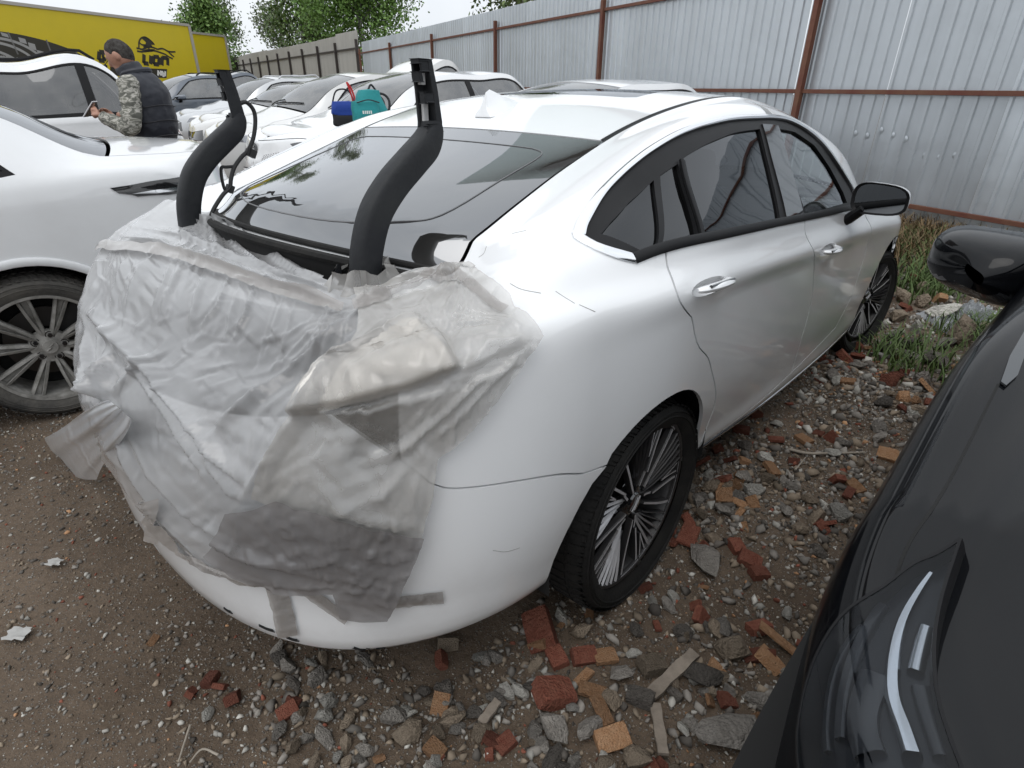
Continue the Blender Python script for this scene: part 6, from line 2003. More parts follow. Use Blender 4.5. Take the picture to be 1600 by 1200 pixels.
# ------------------------------------------------------------------ yellow trailers
def build_trailers():
    YEL = mat('yellow_trailer_skin', (.60, .47, .008), .42, noise=.25, ncol=(.45, .36, .02), nscale=1.2); TRIM = mat('trailer_trim', (.42, .40, .36), .5, metal=.3)
    PRT = mat('print_black', (.025, .022, .014), .5); GRY = mat('print_grey', (.13, .13, .125), .5); GR2 = mat('print_pale', (.30, .30, .29), .5); WHT = mat('print_white', (.75, .75, .72), .5)
    e1 = np.array([-15.8, 32.7]); e0 = np.array([-18.3, 24.5]); d = (e0 - e1) / np.linalg.norm(e0 - e1)      # towards the camera side
    def box_trailer(e1, L, top, label):
        az = math.atan2(d[1], d[0])
        t = empty('box_trailer', (e1[0], e1[1], 0), az, label, 'trailer')
        nn = np.array([-math.sin(az), math.cos(az)]); s = 1 if (nn @ (-e1)) > 0 else -1        # local y sign that faces the viewer
        wy = 2.5
        b = MB().box((L / 2, -s * wy / 2, (top + 1.15) / 2), (L, wy, top - 1.15)).build('body', YEL, t)
        for z in (top, 1.15):
            MB().box((L / 2, s * .015, z), (L + .02, .05, .11)).build('edge_rail', TRIM, t)
        for x in (0, L): MB().box((x, s * .012, (top + 1.15) / 2), (.16, .05, top - 1.15)).build('corner_post', TRIM, t)
        MB().box((L / 2, -s * wy / 2, .98), (L - .3, .9, .25)).build('chassis', DARK, t)
        for x in (2.2, 3.5, 4.8):
            for yy in (-.15, -2.35):
                o = MB().lathe([(.1, -.15), (.5, -.15), (.52, -.1), (.52, .1), (.5, .15), (.1, .15)], 28, cap=True).build('wheel', RUBBER, t, True); o.location = (x, s * yy, .52)
        MB().box((9.6, -s * .4, .5), (.12, .12, 1.0)).box((9.6, -s * 2.1, .5), (.12, .12, 1.0)).box((9.6, -s * 1.25, .05), (.3, 2.1, .06)).build('landing_gear', DARK, t)
        return t, s
    t, s = box_trailer(e1, 13.6, 4.0, 'yellow box trailer with a tyre picture and a leaping lion')
    Mi = t.matrix_basis.inverted()
    nrm = np.array([-math.sin(t.rotation_euler[2]), math.cos(t.rotation_euler[2])])
    def onside(px, py):
        v = pix_ray(px, py); k = ((e1 - C_P[:2]) @ nrm) / (v[:2] @ nrm); P = C_P + v * k
        L = Mi @ Vector(P); return np.array([L.x, L.z])
    def flat(name, polys, m, off):
        """flat print: polygons given by photo pixels, as thin raised film"""
        for poly in polys:
            q = [onside(*p) for p in poly]
            v = [(a, s * off, z) for a, z in q]
            mk(name, v, [tuple(range(len(v)))], m, t, False)
    def stroke(name, lines, w, m, off):
        V, F = [], []
        for L in lines:
            P = catmull([onside(*p) for p in L], 4) if len(L) > 2 else np.array([onside(*p) for p in L])
            T = np.gradient(P, axis=0); T /= np.linalg.norm(T, axis=1, keepdims=True) + 1e-9; B = np.stack([-T[:, 1], T[:, 0]], 1) * w / 2
            b = len(V)
            for i in range(len(P)): V += [(P[i][0] - B[i][0], s * off, P[i][1] - B[i][1]), (P[i][0] + B[i][0], s * off, P[i][1] + B[i][1])]
            for i in range(len(P) - 1): F.append((b + 2 * i, b + 2 * i + 1, b + 2 * i + 3, b + 2 * i + 2))
        mk(name, V, F, m, t, False)
    # tyre picture
    outer = catmull([(-130, 44), (-60, 44), (0, 49), (45, 57), (85, 68), (120, 82), (150, 103), (168, 122), (180, 134), (190, 160)], 5)
    flat('tyre_print', [[tuple(p) for p in outer] + [(150, 175), (-130, 160)]], PRT, .006)
    inner = [(-120, 58), (-40, 58), (0, 60), (30, 68), (55, 82), (72, 100), (80, 118), (84, 140)]
    stroke('tread_line', [inner, [(x - 8, y + 6) for x, y in inner], [(x - 24, y + 16) for x, y in inner]], .09, GR2, .010)
    stroke('tread_line', [[(12, 50), (28, 85)], [(72, 62), (88, 104)], [(-20, 52), (-14, 60)], [(118, 80), (140, 120)]], .06, GRY, .010)
    for (x, y, w_, h_) in ((0, 50, 11, 9), (28, 58, 11, 11), (43, 66, 11, 13), (57, 78, 11, 14), (70, 91, 10, 12), (-26, 48, 12, 9)):
        flat('tread_block', [[(x, y), (x + w_, y + 3), (x + w_ + 3, y + h_), (x + 3, y + h_ - 3)]], GR2, .012)
    stroke('tyre_word', [[(1, 87), (4, 93), (7, 88)], [(11, 88), (11, 95)], [(15, 89), (15, 96), (19, 97)], [(22, 91), (22, 98)], [(26, 92), (26, 99), (31, 100), (31, 93), (26, 92)], [(35, 101), (35, 94), (40, 102), (40, 96)]], .10, GR2, .012)
    # lettering and lion
    ks = .17
    stroke('lettering', [[(164, 82), (155, 81)], [(155, 81), (154, 94)], [(154, 94), (163, 95)], [(163, 95), (163, 89)], [(163, 89), (159, 88.5)]], ks, PRT, .008)
    stroke('lettering', [[(225, 85), (224.5, 99)], [(224, 98.6), (232, 99.6)], [(235.5, 87), (235, 100)]], ks, PRT, .008)
    stroke('lettering', [[(240, 88), (239.5, 100), ], [(239.5, 99.8), (248, 100.8)], [(248, 101), (248.5, 89)], [(248.5, 89.4), (240, 88.4)]], ks, PRT, .008)
    stroke('lettering', [[(253, 102), (253.5, 89)], [(253.5, 90), (262, 91)], [(262, 90), (262, 102)]], ks, PRT, .008)
    stroke('lion_outline', [[(215, 75), (222, 77), (230, 74), (238, 74), (246, 77)], [(222, 81), (230, 80), (240, 79), (250, 82), (258, 85), (264, 89)], [(246, 77), (254, 76), (262, 80), (268, 81), (274, 81)], [(262, 80), (266, 84), (272, 89)], [(264, 89), (270, 92)], [(217, 74), (217, 66), (220, 60), (226, 58), (232, 61), (238, 66), (241, 70)], [(218, 67), (222, 70), (228, 71), (224, 74)], [(214, 80), (222, 81)], [(216, 76), (213, 75)]], .07, PRT, .008)
    flat('lion_mane', [[(220, 59), (227, 57), (234, 62), (242, 70), (236, 70), (240, 75), (232, 73), (234, 77), (226, 73), (228, 66)], [(221, 79), (232, 76), (242, 77), (238, 81), (228, 81)]], PRT, .008)
    flat('tyres_plate', [[(172, 104), (261, 108), (260, 122), (172, 118)]], PRT, .008)
    stroke('plate_lettering', [[(247, 110), (246.6, 118)], [(251, 110.5), (250.8, 118)], [(246.8, 114), (251, 114.5)], [(253.6, 111), (253.4, 118.5)], [(253.5, 115), (256, 115), (256, 118.4), (253.4, 118.4)], [(258, 111.4), (257.8, 119)]], .09, WHT, .012)
    t2, s2 = box_trailer(e1 + np.array([1.1, 4.2]) + np.array([-.1, 3.6]), 13.6, 4.0, 'second plain yellow box trailer parked behind the lion trailer')
    t2.location = (-17.1, 39.5, 0)
# ------------------------------------------------------------------ the other cars
def gen_spec(wb=2.65, fo=.88, ro=.85, H=1.5, W=.90, XF=None, XR=-.30, hood=.96, cowl=None, beltf=1.0, beltr=1.06, xrf=None, xrr=.15, xgb=-.28, deck=1.05,
             gut=.58, cl=.22, deckw=.56, nose=.72, pf=2.5, p=2.6, hoodw=.70, tail_in=.0, sweep=.12):
    """rows of a plain car body; x measured from the rear axle"""
    XF = XF if XF is not None else wb + .02
    cowl = cowl if cowl is not None else wb - .45
    xrf = xrf if xrf is not None else cowl - .85
    xf = wb + fo; xr = -ro
    mid = (xrf + xrr) / 2; am = (cowl + xrf) / 2; cm = (xrr + xgb) / 2
    X = [XF, cowl, am, xrf, mid, xrr, cm, max(xgb, XR + .01)]
    def row(front, vals, rear, y, xr_, xf_, yf=.93):
        zk = [('0', front), ('0.5', front + (vals[0] - front) * .6)]
        ks = {}
        for x, v in zip(X, vals): ks[round(x, 4)] = v
        ks[round(XR, 4)] = ks.get(round(XR, 4), vals[-1])
        zk += sorted(ks.items(), key=lambda q: -q[0]) + [('2.4', rear + (vals[-1] - rear) * .5), ('3', rear)]
        if not hasattr(y, '__len__'): y = [y * .985, y, y, y, y, y, y * .995, y * .985]
        yk = [('0', y[0] * yf)]
        ky = {}
        for x, v in zip(X, y): ky[round(x, 4)] = v
        ky[round(XR, 4)] = ky.get(round(XR, 4), y[-1])
        yk += sorted(ky.items(), key=lambda q: -q[0]) + [('3', y[-1] * .97)]
        return dict(z=zk, y=yk, xr=xr_, xf=xf_)
    b = np.interp(X, [xgb, cowl], [beltr, beltf]); b[0] = hood - .10
    g = [hood - .01, beltf + .06, (beltf + H) / 2 + .07, H - .055, H - .02, H - .05, (H + deck) / 2 + .02, deck]
    gy = [hoodw, hoodw + .01, (hoodw + gut) / 2 + .01, gut + .02, gut + .01, gut, (gut + deckw) / 2, deckw]
    low = lambda t: [b[i] + (g[i] - b[i]) * t for i in range(8)]
    by = [W * .945, W * .955, W * .975, W * .985, W * .985, W * .98, W * .965, W * .95]
    wy = lambda t: [by[i] + (gy[i] - by[i]) * (t ** 1.25) for i in range(8)]
    rows = [row(cl - .02, [cl - .04] * 8, cl + .02, W * .84, xr + .1, xf - .15),
            row(cl + .03, [cl] * 8, cl + .10, W * .965, xr + .02, xf - .03),
            row(.42, [.40] * 8, .45, W * .985, xr, xf),
            row(.55, [.58] * 8, .60, W, xr, xf),
            row(.64, list(b - .17), .76, W * 1.0, xr + .01, xf - .015),
            row(.70, list(b - .07), .86, W * .995, xr + .04 + tail_in * .4, xf - .04),
            row(nose + .0, list(b), min(.93, deck - .08), by, xr + .07 + tail_in * .7, xf - .09),
            row(nose + .02, low(.5), deck - .05, wy(.5), xr + .10 + tail_in, xf - .14),
            row(nose + .035, low(.88), deck - .03, wy(.88), xr + .13 + tail_in, xf - .19),
            row(nose + .045, g, deck - .02, gy, xr + .16 + tail_in, xf - .24)]
    return dict(XF=XF, XR=XR, p=p, pf=pf, rows=rows, meta=dict(wb=wb, cowl=cowl, xrf=xrf, xrr=xrr, xgb=xgb, H=H, W=W, fo=fo, ro=ro),
                crown=[('0', .0), ('0.5', .04), (XF, .055), (cowl, .07), (xrf, .045), (mid, .04), (xrr, .03), (max(xgb, XR), .03), ('3', .02)],
                bow=[('0', .0), ('0.5', .03), (XF, .08), (cowl, sweep + .05), (xrf, sweep * .6), (mid, 0), (xrr, -.02), (max(xgb, XR), -.08), ('3', 0)])

def car_body(cs, car, paint_m, detail=.06, dlo=(.10, -.05), dlo_end=None, glass=None, head=None, tail=None, wheel_r=.33, arch=.37, wheels=True, wheel_src=None,
             grille=None, mirror_on=True, rails=False, seats=True, plate=False, win_split=(.5,), rear_glass=True, headlight_m=None, wheel_kw=None, shell_m=None, ws_glass=None):
    m = cs.sp['meta']; wb = m['wb']; cowl, xrf, xrr, xgb, W = m['cowl'], m['xrf'], m['xrr'], m['xgb'], m['W']
    uR = cs.u_of; nr = cs.nr; vt = nr - 1; BV = 6.0
    t = cs.nrm(cs.S, np.array([1.6]), np.array([3.5]))[0]; sS = -1 if t[1] > 0 else 1
    t = cs.nrm(cs.T, np.array([1.6]), np.array([0.1]))[0]; sT = -1 if t[2] < 0 else 1
    nS = lambda u, v: cs.nrm(cs.S, u, v, sS); nT = lambda u, w: cs.nrm(cs.T, u, w, sT)
    scS = (1.6, .14); scT = (1.6, .6)
    glass = glass or GLASS_FAR
    hub = wheel_r
    uF = lambda x: uR(x)
    def arch_uv(cx):
        pts = [(cx + arch * math.cos(a), hub + .01 + arch * math.sin(a)) for a in np.linspace(-.35, PI + .35, 26)]
        return [tuple(q) for q in cs.inv_xz(pts, vrange=(0, 6))]
    ar, af = arch_uv(0), arch_uv(wb)
    vlow = .6
    xde = dlo_end if dlo_end is not None else xrr - .25
    d0, d1 = cowl - dlo[0] - .10, xde
    top_u = np.linspace(uR(xrf + .12), uR(xrr + .02), 10)
    dloP = [(uR(d0), BV + .12)] + [(uR(d0 + (xrf + .10 - d0) * t), BV + .12 + (vt - .95 - BV) * t ** .9) for t in (.33, .66)] + [(u, vt - .95) for u in top_u] + [(uR(xrr - .12), vt - 1.25), (uR((xrr + xde) / 2 - .05), (BV + vt) / 2 - .1), (uR(d1), BV + .18)] + [(u, BV + .12) for u in np.linspace(uR(d1 + .05), uR(d0), 8)[:-1]]
    under = [(2.999, vlow)] + [(u, vlow) for u in np.linspace(2.9, ar[-1][0] + .02, 8)] + ar[::-1] + [(u, vlow) for u in np.linspace(ar[0][0] - .02, af[-1][0] + .02, 8)] + af[::-1] + [(u, vlow) for u in np.linspace(af[0][0] - .02, .05, 8)] + [(.001, vlow)]
    side = [(u, vt) for u in np.linspace(.001, 2.999, 60)] + under
    holes = [dloP]
    for poly in (head, tail, grille):
        if poly: holes.append(poly)
    for mir in (False, True):
        b = panel('body_side', cs.S, nS, side, scS, detail, paint_m, car, holes, .015, mir, 0, None, detail * .5)
        f = panel('window_frame', cs.S, nS, dloP, scS, detail, BLACK_TRIM, car, holes=win_polys(dloP, uR, d0, d1, win_split), rim=.01, mirror=mir, inset=.004, bstep=detail * .4)
        for wp in win_polys(dloP, uR, d0, d1, win_split):
            panel('window_pane', cs.S, nS, wp, scS, detail, glass, car, rim=0, mirror=mir, inset=.012, bstep=detail * .5)
        if head: panel('headlight', cs.S, nS, head, scS, detail, headlight_m or HEADL, car, rim=.02, mirror=mir, inset=-.001, bstep=detail * .5)
        if tail: panel('tail_light', cs.S, nS, tail, scS, detail, TAILR, car, rim=.02, mirror=mir, inset=-.004, bstep=detail * .5)
        if grille: panel('grille', cs.S, nS, grille, scS, detail, GLOSS_BLACK, car, rim=.02, mirror=mir, inset=.006, bstep=detail * .5)
        # door shut lines as narrow dark grooves
        for xx in (d0 + .12, (d0 + d1) / 2 + .05, d1 + .28):
            L = [(uR(xx + .04 * math.sin(k)), v) for k, v in zip(np.linspace(0, 3, 9), np.linspace(1.3, BV + .1, 9))]
            if abs(xx) > arch: fold_strip('shut_line', cs.S, nS, L, .006, .0006, DARK, car, mir)
    def band(a, b_, we, n=14):
        us = np.linspace(a, b_, n)
        return [(u, -we) for u in us] + [(b_, w) for w in np.linspace(-we, we, 12)][1:-1] + [(u, we) for u in us[::-1]] + [(a, w) for w in np.linspace(we, -we, 12)][1:-1]
    e = .003
    panel('bonnet', cs.T, nT, band(.03, uR(cowl + .03), .985), scT, detail, paint_m, car, (), .012, False, 0, None, detail * .5)
    panel('windscreen', cs.T, nT, band(uR(cowl) + e, uR(xrf) - e, .975), scT, detail, ws_glass or glass, car, (), .006, False, .004, None, detail * .5)
    panel('roof', cs.T, nT, band(uR(xrf) + e, uR(xrr) - e, .99), scT, detail, paint_m, car, (), .012, False, 0, None, detail * .5)
    ugb = uR(xgb) if xgb > cs.XR else 2.06
    panel('rear_window', cs.T, nT, band(uR(xrr) + e, ugb - e, .975), scT, detail, glass, car, (), .006, False, .004, None, detail * .5)
    panel('boot_lid', cs.T, nT, band(ugb + e, 2.97, .985), scT, detail, paint_m, car, (), .012, False, 0, None, detail * .5)
    # wipers
    for w0, w1 in ((-.75, .1), (-.1, .75)):
        P = cs.T(np.linspace(uR(cowl) + .01, uR(cowl - .12), 6), np.linspace(w0, w1, 6)) + np.array([0, 0, .012])
        MB().tube(P, .009, 5).build('wiper', BLACK_TRIM, car, True)
    # inside and underneath
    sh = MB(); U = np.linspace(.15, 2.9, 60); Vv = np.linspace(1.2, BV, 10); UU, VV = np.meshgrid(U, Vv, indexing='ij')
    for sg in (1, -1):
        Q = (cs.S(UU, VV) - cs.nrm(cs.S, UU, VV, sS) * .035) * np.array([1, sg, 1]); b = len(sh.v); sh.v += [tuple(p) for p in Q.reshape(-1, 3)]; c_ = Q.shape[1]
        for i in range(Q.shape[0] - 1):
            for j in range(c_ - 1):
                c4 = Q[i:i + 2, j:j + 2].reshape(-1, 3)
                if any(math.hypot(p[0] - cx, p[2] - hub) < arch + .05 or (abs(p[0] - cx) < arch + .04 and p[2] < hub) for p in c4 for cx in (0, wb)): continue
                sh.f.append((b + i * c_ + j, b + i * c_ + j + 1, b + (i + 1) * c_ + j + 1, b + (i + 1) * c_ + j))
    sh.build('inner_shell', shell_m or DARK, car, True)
    MB().box((wb / 2, 0, .32), (wb - 2 * arch - .1, W * 1.6, .12)).box((0, 0, .45), (.7, W * 1.2, .3)).box((wb + .1, 0, .5), (.9, W * 1.2, .4)).build('underbody', DARK, car)
    if seats:
        s_ = MB()
        for y in (-.36, .36):
            s_.box((wb * .5, y, .62), (.5, .5, .5)).box((wb * .5 - .28, y, .95), (.13, .48, .6), Matrix.Rotation(-.3, 3, 'Y')).box((wb * .5 - .38, y, 1.27), (.08, .26, .16))
        s_.box((.35, 0, .6), (.5, 1.2, .4)).box((.1, 0, .95), (.13, 1.2, .5), Matrix.Rotation(-.3, 3, 'Y')).box((cowl - .15, 0, .85), (.35, 1.3, .2))
        o = s_.build('seats', INTERIOR, car, False, .03); o['kind'] = 'stuff'
    for cx in (0, wb):
        for sg in (1, -1):
            o = half_liner().build('wheel_liner', DARK, car, True); o.location = (cx, sg * (W - .16), hub + .01); o.scale = (arch / .40, 1, arch / .40)
            if sg > 0: o.rotation_euler = (0, 0, PI)
    if wheels:
        w0 = wheel_src(car, **(wheel_kw or {})) if wheel_src else wheel_simple(car, wheel_r)
        first = True
        for x in (0, wb):
            for sg in (-1, 1):
                c = w0 if first else copy_tree(w0, car); first = False
                c.location = (x, sg * (W - .135), hub); c.rotation_euler = (0, random.uniform(0, 6), 0)
                c.rotation_euler = (Matrix.Rotation(PI if sg > 0 else 0, 4, 'Z') @ Matrix.Rotation(random.uniform(0, 6), 4, 'Y')).to_euler()
    if mirror_on:
        for sg in (-1, 1): mirror_unit(car, (cowl - .42, sg * W * .955, m_belt(cs, cowl - .4) + .0), sg, paint_m, 0)
    if rails:
        for sg in (-1, 1):
            w_ = np.full(14, .90 * sg); P = cs.T(np.linspace(uR(xrf - .12), uR(xrr + .12), 14), w_) + np.array([0, 0, .045]); P[0, 2] -= .04; P[-1, 2] -= .04
            MB().tube(P, .016, 6).build('roof_rail', rails, car, True)

def m_belt(cs, x): return float(cs.S(np.array([cs.u_of(x)]), np.array([6.0]))[0][2])

def win_polys(dloP, uR, d0, d1, split):
    P = np.array(dloP); c = P.mean(0)
    u0, u1 = P[:, 0].min(), P[:, 0].max()
    cuts = [u0 - 1] + [u0 + (u1 - u0) * s for s in split] + [u1 + 1]
    out = []
    from math import inf
    def clip(poly, a, keep_gt):
        r = []
        for i in range(len(poly)):
            p, q = poly[i], poly[(i + 1) % len(poly)]
            ip = (p[0] > a) == keep_gt; iq = (q[0] > a) == keep_gt
            if ip: r.append(p)
            if ip != iq:
                t = (a - p[0]) / (q[0] - p[0]); r.append((a, p[1] + t * (q[1] - p[1])))
        return r
    for a, b in zip(cuts[:-1], cuts[1:]):
        q = [(c[0] + (p[0] - c[0]) * .965, c[1] + (p[1] - c[1]) * .86) for p in P]
        q = clip(q, a + .012, True); q = clip(q, b - .012, False)
        if len(q) > 2: out.append(q)
    return out

def lamp_mat(name, col, rough=.12):
    return mat(name, col, rough, coat=1.0)
HEADL = mat('headlamp_clear', (.30, .31, .33), .10, metal=.5, coat=1.0, noise=.8, ncol=(.05, .05, .055), nscale=12)
HEADD = mat('headlamp_dark', (.035, .036, .04), .10, coat=1.0, noise=.6, ncol=(.15, .15, .16), nscale=10)
TAILR = mat('tail_lamp_red', (.28, .012, .010), .12, coat=1.0)

def wheel_simple(car, R, wd=.2):
    rim = R * .68; hw = wd / 2
    w = MB().lathe([(.02, -hw + .03), (rim * .25, -hw + .025), (rim * .3, -hw + .03), (rim, -hw + .01), (rim, hw)], 32).build('wheel', DARK, car, True)
    MB().lathe([(rim - .01, -hw + .01), (rim + .01, -hw), (R - .03, -hw - .004), (R - .005, -hw + .02), (R, 0), (R - .005, hw - .02), (R - .03, hw), (rim, hw)], 40).build('tyre', RUBBER, w, True)
    for k in range(5):
        a = 2 * PI * k / 5; mb = MB()
        spoke(mb, arcpath(.03, a - .06, rim - .004, a - .1, 4), .04, .03, .03, -hw + .02); spoke(mb, arcpath(.03, a + .06, rim - .004, a + .14, 4), .03, .03, .03, -hw + .02)
        mb.build('spoke', ALLOY, w)
    return w

# ------------------------------------------------------------------ near white saloon on the left
LEFT_H = np.array([-math.sin(.8678), -math.cos(.8678)])
LEFT_L = np.array([-LEFT_H[1], LEFT_H[0]])
LEFT_W = np.array([-2.1924, 2.5139])
LEFT_SPEC = gen_spec(wb=2.75, fo=.95, ro=1.17, H=1.47, W=.925, hood=.98, beltf=.99, beltr=1.09, xrr=.30, xgb=-.46, XR=-.48, deck=1.13, gut=.66, deckw=.68, cl=.25, p=2.3, hoodw=.72)
def build_left():
    o = LEFT_W - LEFT_L * .81
    M = car_matrix((o[0], o[1], 0), LEFT_H)
    car = empty('white_saloon', label='white saloon with muddy twin spoke wheels parked beside the wrapped liftback', cat='car')
    car.matrix_world = M
    cs = CarSurf(LEFT_SPEC); NM = np.array(M)
    P = lambda pix, **k: [tuple(q) for q in cs.inv_pix(pix, NM, mirror=True, umin=1.0, umax=2.95, **k)]
    car_body(cs, car, PAINT_W2, .04, dlo=(.12, 0), dlo_end=-.10, glass=GLASS_TINT, wheel_r=.34, arch=.385, tail=None, wheel_src=wheel_twin, win_split=(.45, .78), wheel_kw=dict(R=.34))
    nS0 = cs.nrm(cs.S, np.array([1.6]), np.array([3.5]))[0]; sS = -1 if nS0[1] > 0 else 1
    nS = lambda u, v: cs.nrm(cs.S, u, v, sS)
    # slim dark lamp with a bright spear on the rear wing
    lamp = P([(172, 294), (215, 287), (262, 280), (300, 275), (305, 300), (262, 304), (215, 307), (185, 302)])
    bar = P([(205, 303), (240, 297), (285, 292), (286, 297), (245, 302)])
    for mir in (True, False):
        lo = panel('tail_light', cs.S, nS, lamp, (1.6, .14), .03, GLOSS_BLACK, car, (), .03, mir, -.006, None, .015)
        panel('lamp_bar', cs.S, nS, bar, (1.6, .14), .03, CHROME, lo, (), .008, mir, -.009, None, .01)
        # arch lip
        a = np.array([tuple(q) for q in cs.inv_xz([(.40 * math.cos(t), .35 + .40 * math.sin(t)) for t in np.linspace(.0, PI, 30)], vrange=(0, 6))])
        fold_strip('arch_lip', cs.S, nS, a, .035, .010, PAINT_W2, car, mir)
        seam = P([(128, 418), (150, 411), (200, 400)])
    MB().box((0, 0, 0), (.01, .01, .01))
    return car, cs

# ------------------------------------------------------------------ black car in front of the camera
BLK_H = -np.array([math.sin(.82), math.cos(.82)])
BLK_SPEC = gen_spec(wb=2.72, fo=.86, ro=.9, H=1.56, W=.955, hood=1.0, beltf=1.03, beltr=1.1, xrr=-.1, xgb=-.50, XR=-.52, deck=1.08, gut=.62, cl=.22, hoodw=.66, nose=.80, pf=2.2)
BLK_MIR = np.array([1.21, 1.47])
for _k in (0, 1):        # groove added beside the raised bonnet to reflect as a dark band
    _r = BLK_SPEC['rows'][7]
    if _k == 0: _r['z'] = [(a, z - (.016 if (isinstance(a, str) and float(a) < 1.2) or (not isinstance(a, str) and a > 2.2) else 0)) for a, z in _r['z']]
    else: BLK_SPEC['rows'][8]['z'] = [(a, z + (.005 if (isinstance(a, str) and float(a) < 1.2) or (not isinstance(a, str) and a > 2.2) else 0)) for a, z in BLK_SPEC['rows'][8]['z']]
def build_black():
    hb = BLK_H; lb = np.array([-hb[1], hb[0]])
    loc_m = np.array([1.72, -1.04])                     # mirror in the car's own frame (right-hand side)
    o = BLK_MIR - hb * loc_m[0] - lb * loc_m[1]
    M = car_matrix((o[0], o[1], 0), hb); NM = np.array(M)
    car = empty('black_car', label='black car with a big headlight standing close to the white liftback', cat='car')
    car.matrix_world = M
    cs = CarSurf(BLK_SPEC)
    P = lambda pix, **k: [tuple(q) for q in cs.inv_pix(pix, NM, umin=0.02, umax=1.6, **k)]
    lamp = [(.965, 6.90), (.94, 6.72), (.92, 6.54), (.88, 6.32), (.845, 6.05), (.81, 5.80), (.78, 5.56), (.755, 5.36), (.72, 5.17), (.64, 5.15), (.58, 5.6), (.60, 6.3), (.66, 6.62), (.71, 6.68), (.75, 6.70), (.80, 6.75), (.87, 6.83), (.93, 6.89)]
    car_body(cs, car, PAINT_K, .022, glass=GLASS_TINT, wheel_r=.345, arch=.39, head=lamp, headlight_m=mat('lamp_cavity', (.008, .009, .012), .3, coat=.3, spec=.2), mirror_on=False, wheel_src=wheel_simple, wheel_kw=dict(R=.345), ws_glass=GLASS_TINT)
    t = cs.nrm(cs.S, np.array([1.6]), np.array([3.5]))[0]; sS = -1 if t[1] > 0 else 1
    nS = lambda u, v: cs.nrm(cs.S, u, v, sS)
    # lamp internals: recessed bowl, light guides, clear cover
    LENS = glass_mat('lamp_lens', (.70, .73, .76), .0, rough=.02, gain=.45)
    SILV = mat('lamp_silver', (.75, .76, .78), .15, metal=1.0); DKM = mat('lamp_dark', (.010, .011, .014), .3, coat=.4)
    guide = P([(1455, 905), (1434, 935), (1410, 980), (1396, 1040), (1396, 1100), (1412, 1150), (1425, 1190)])
    for mir in (False, True):
        inner = [o_ for o_ in car.children if o_.name.startswith('headlight')][1 if mir else 0]
        fold_strip('light_guide', cs.S, nS, catmull(guide, 5), np.interp(np.linspace(0, 1, len(guide) * 5 - 4), [0, .5, 1], [.006, .015, .018]), .014, SILV, inner, mir)
        for pts, wd_ in (([(1448, 985), (1438, 1020), (1430, 1055)], .016), ([(1380, 950), (1345, 1010), (1325, 1080), (1320, 1160)], .014), ([(1350, 985), (1312, 1050), (1300, 1130), (1302, 1180)], .010), ([(1440, 1080), (1462, 1150), (1476, 1190)], .020), ([(1370, 1060), (1352, 1110), (1352, 1150), (1362, 1185)], .030)):
            fold_strip('reflector', cs.S, nS, catmull(P(pts), 6), wd_, .009, SILV if wd_ in (.012, .016) else DKM, inner, mir)
        panel('lamp_cover', cs.S, nS, lamp, (1.6, .14), .02, LENS, inner, (), 0, mir, -.026, None, .01)
        rim_l = np.array(lamp + lamp[:1])
        fold_strip('lamp_seal', cs.S, nS, catmull(rim_l, 3), .006, .027, BLACK_TRIM, inner, mir)
        # side marker blade low on the wing and shut lines
        fold_strip('wing_crease', cs.S, nS, catmull(P([(1560, 600), (1500, 720), (1460, 790), (1420, 850), (1392, 930)]), 6), .004, .0008, DARK, car, mir)
        sig = P([(1562, 600), (1576, 560), (1600, 520), (1606, 540), (1588, 590), (1570, 606)])
        panel('side_indicator', cs.S, nS, sig, (1.6, .14), .02, mat('indicator_smoke', (.10, .105, .11), .1, metal=.6), car, (), .004, mir, -.006, None, .01)
    big_mirror(car, (loc_m[0], -.90, 0), M)
    return car, cs

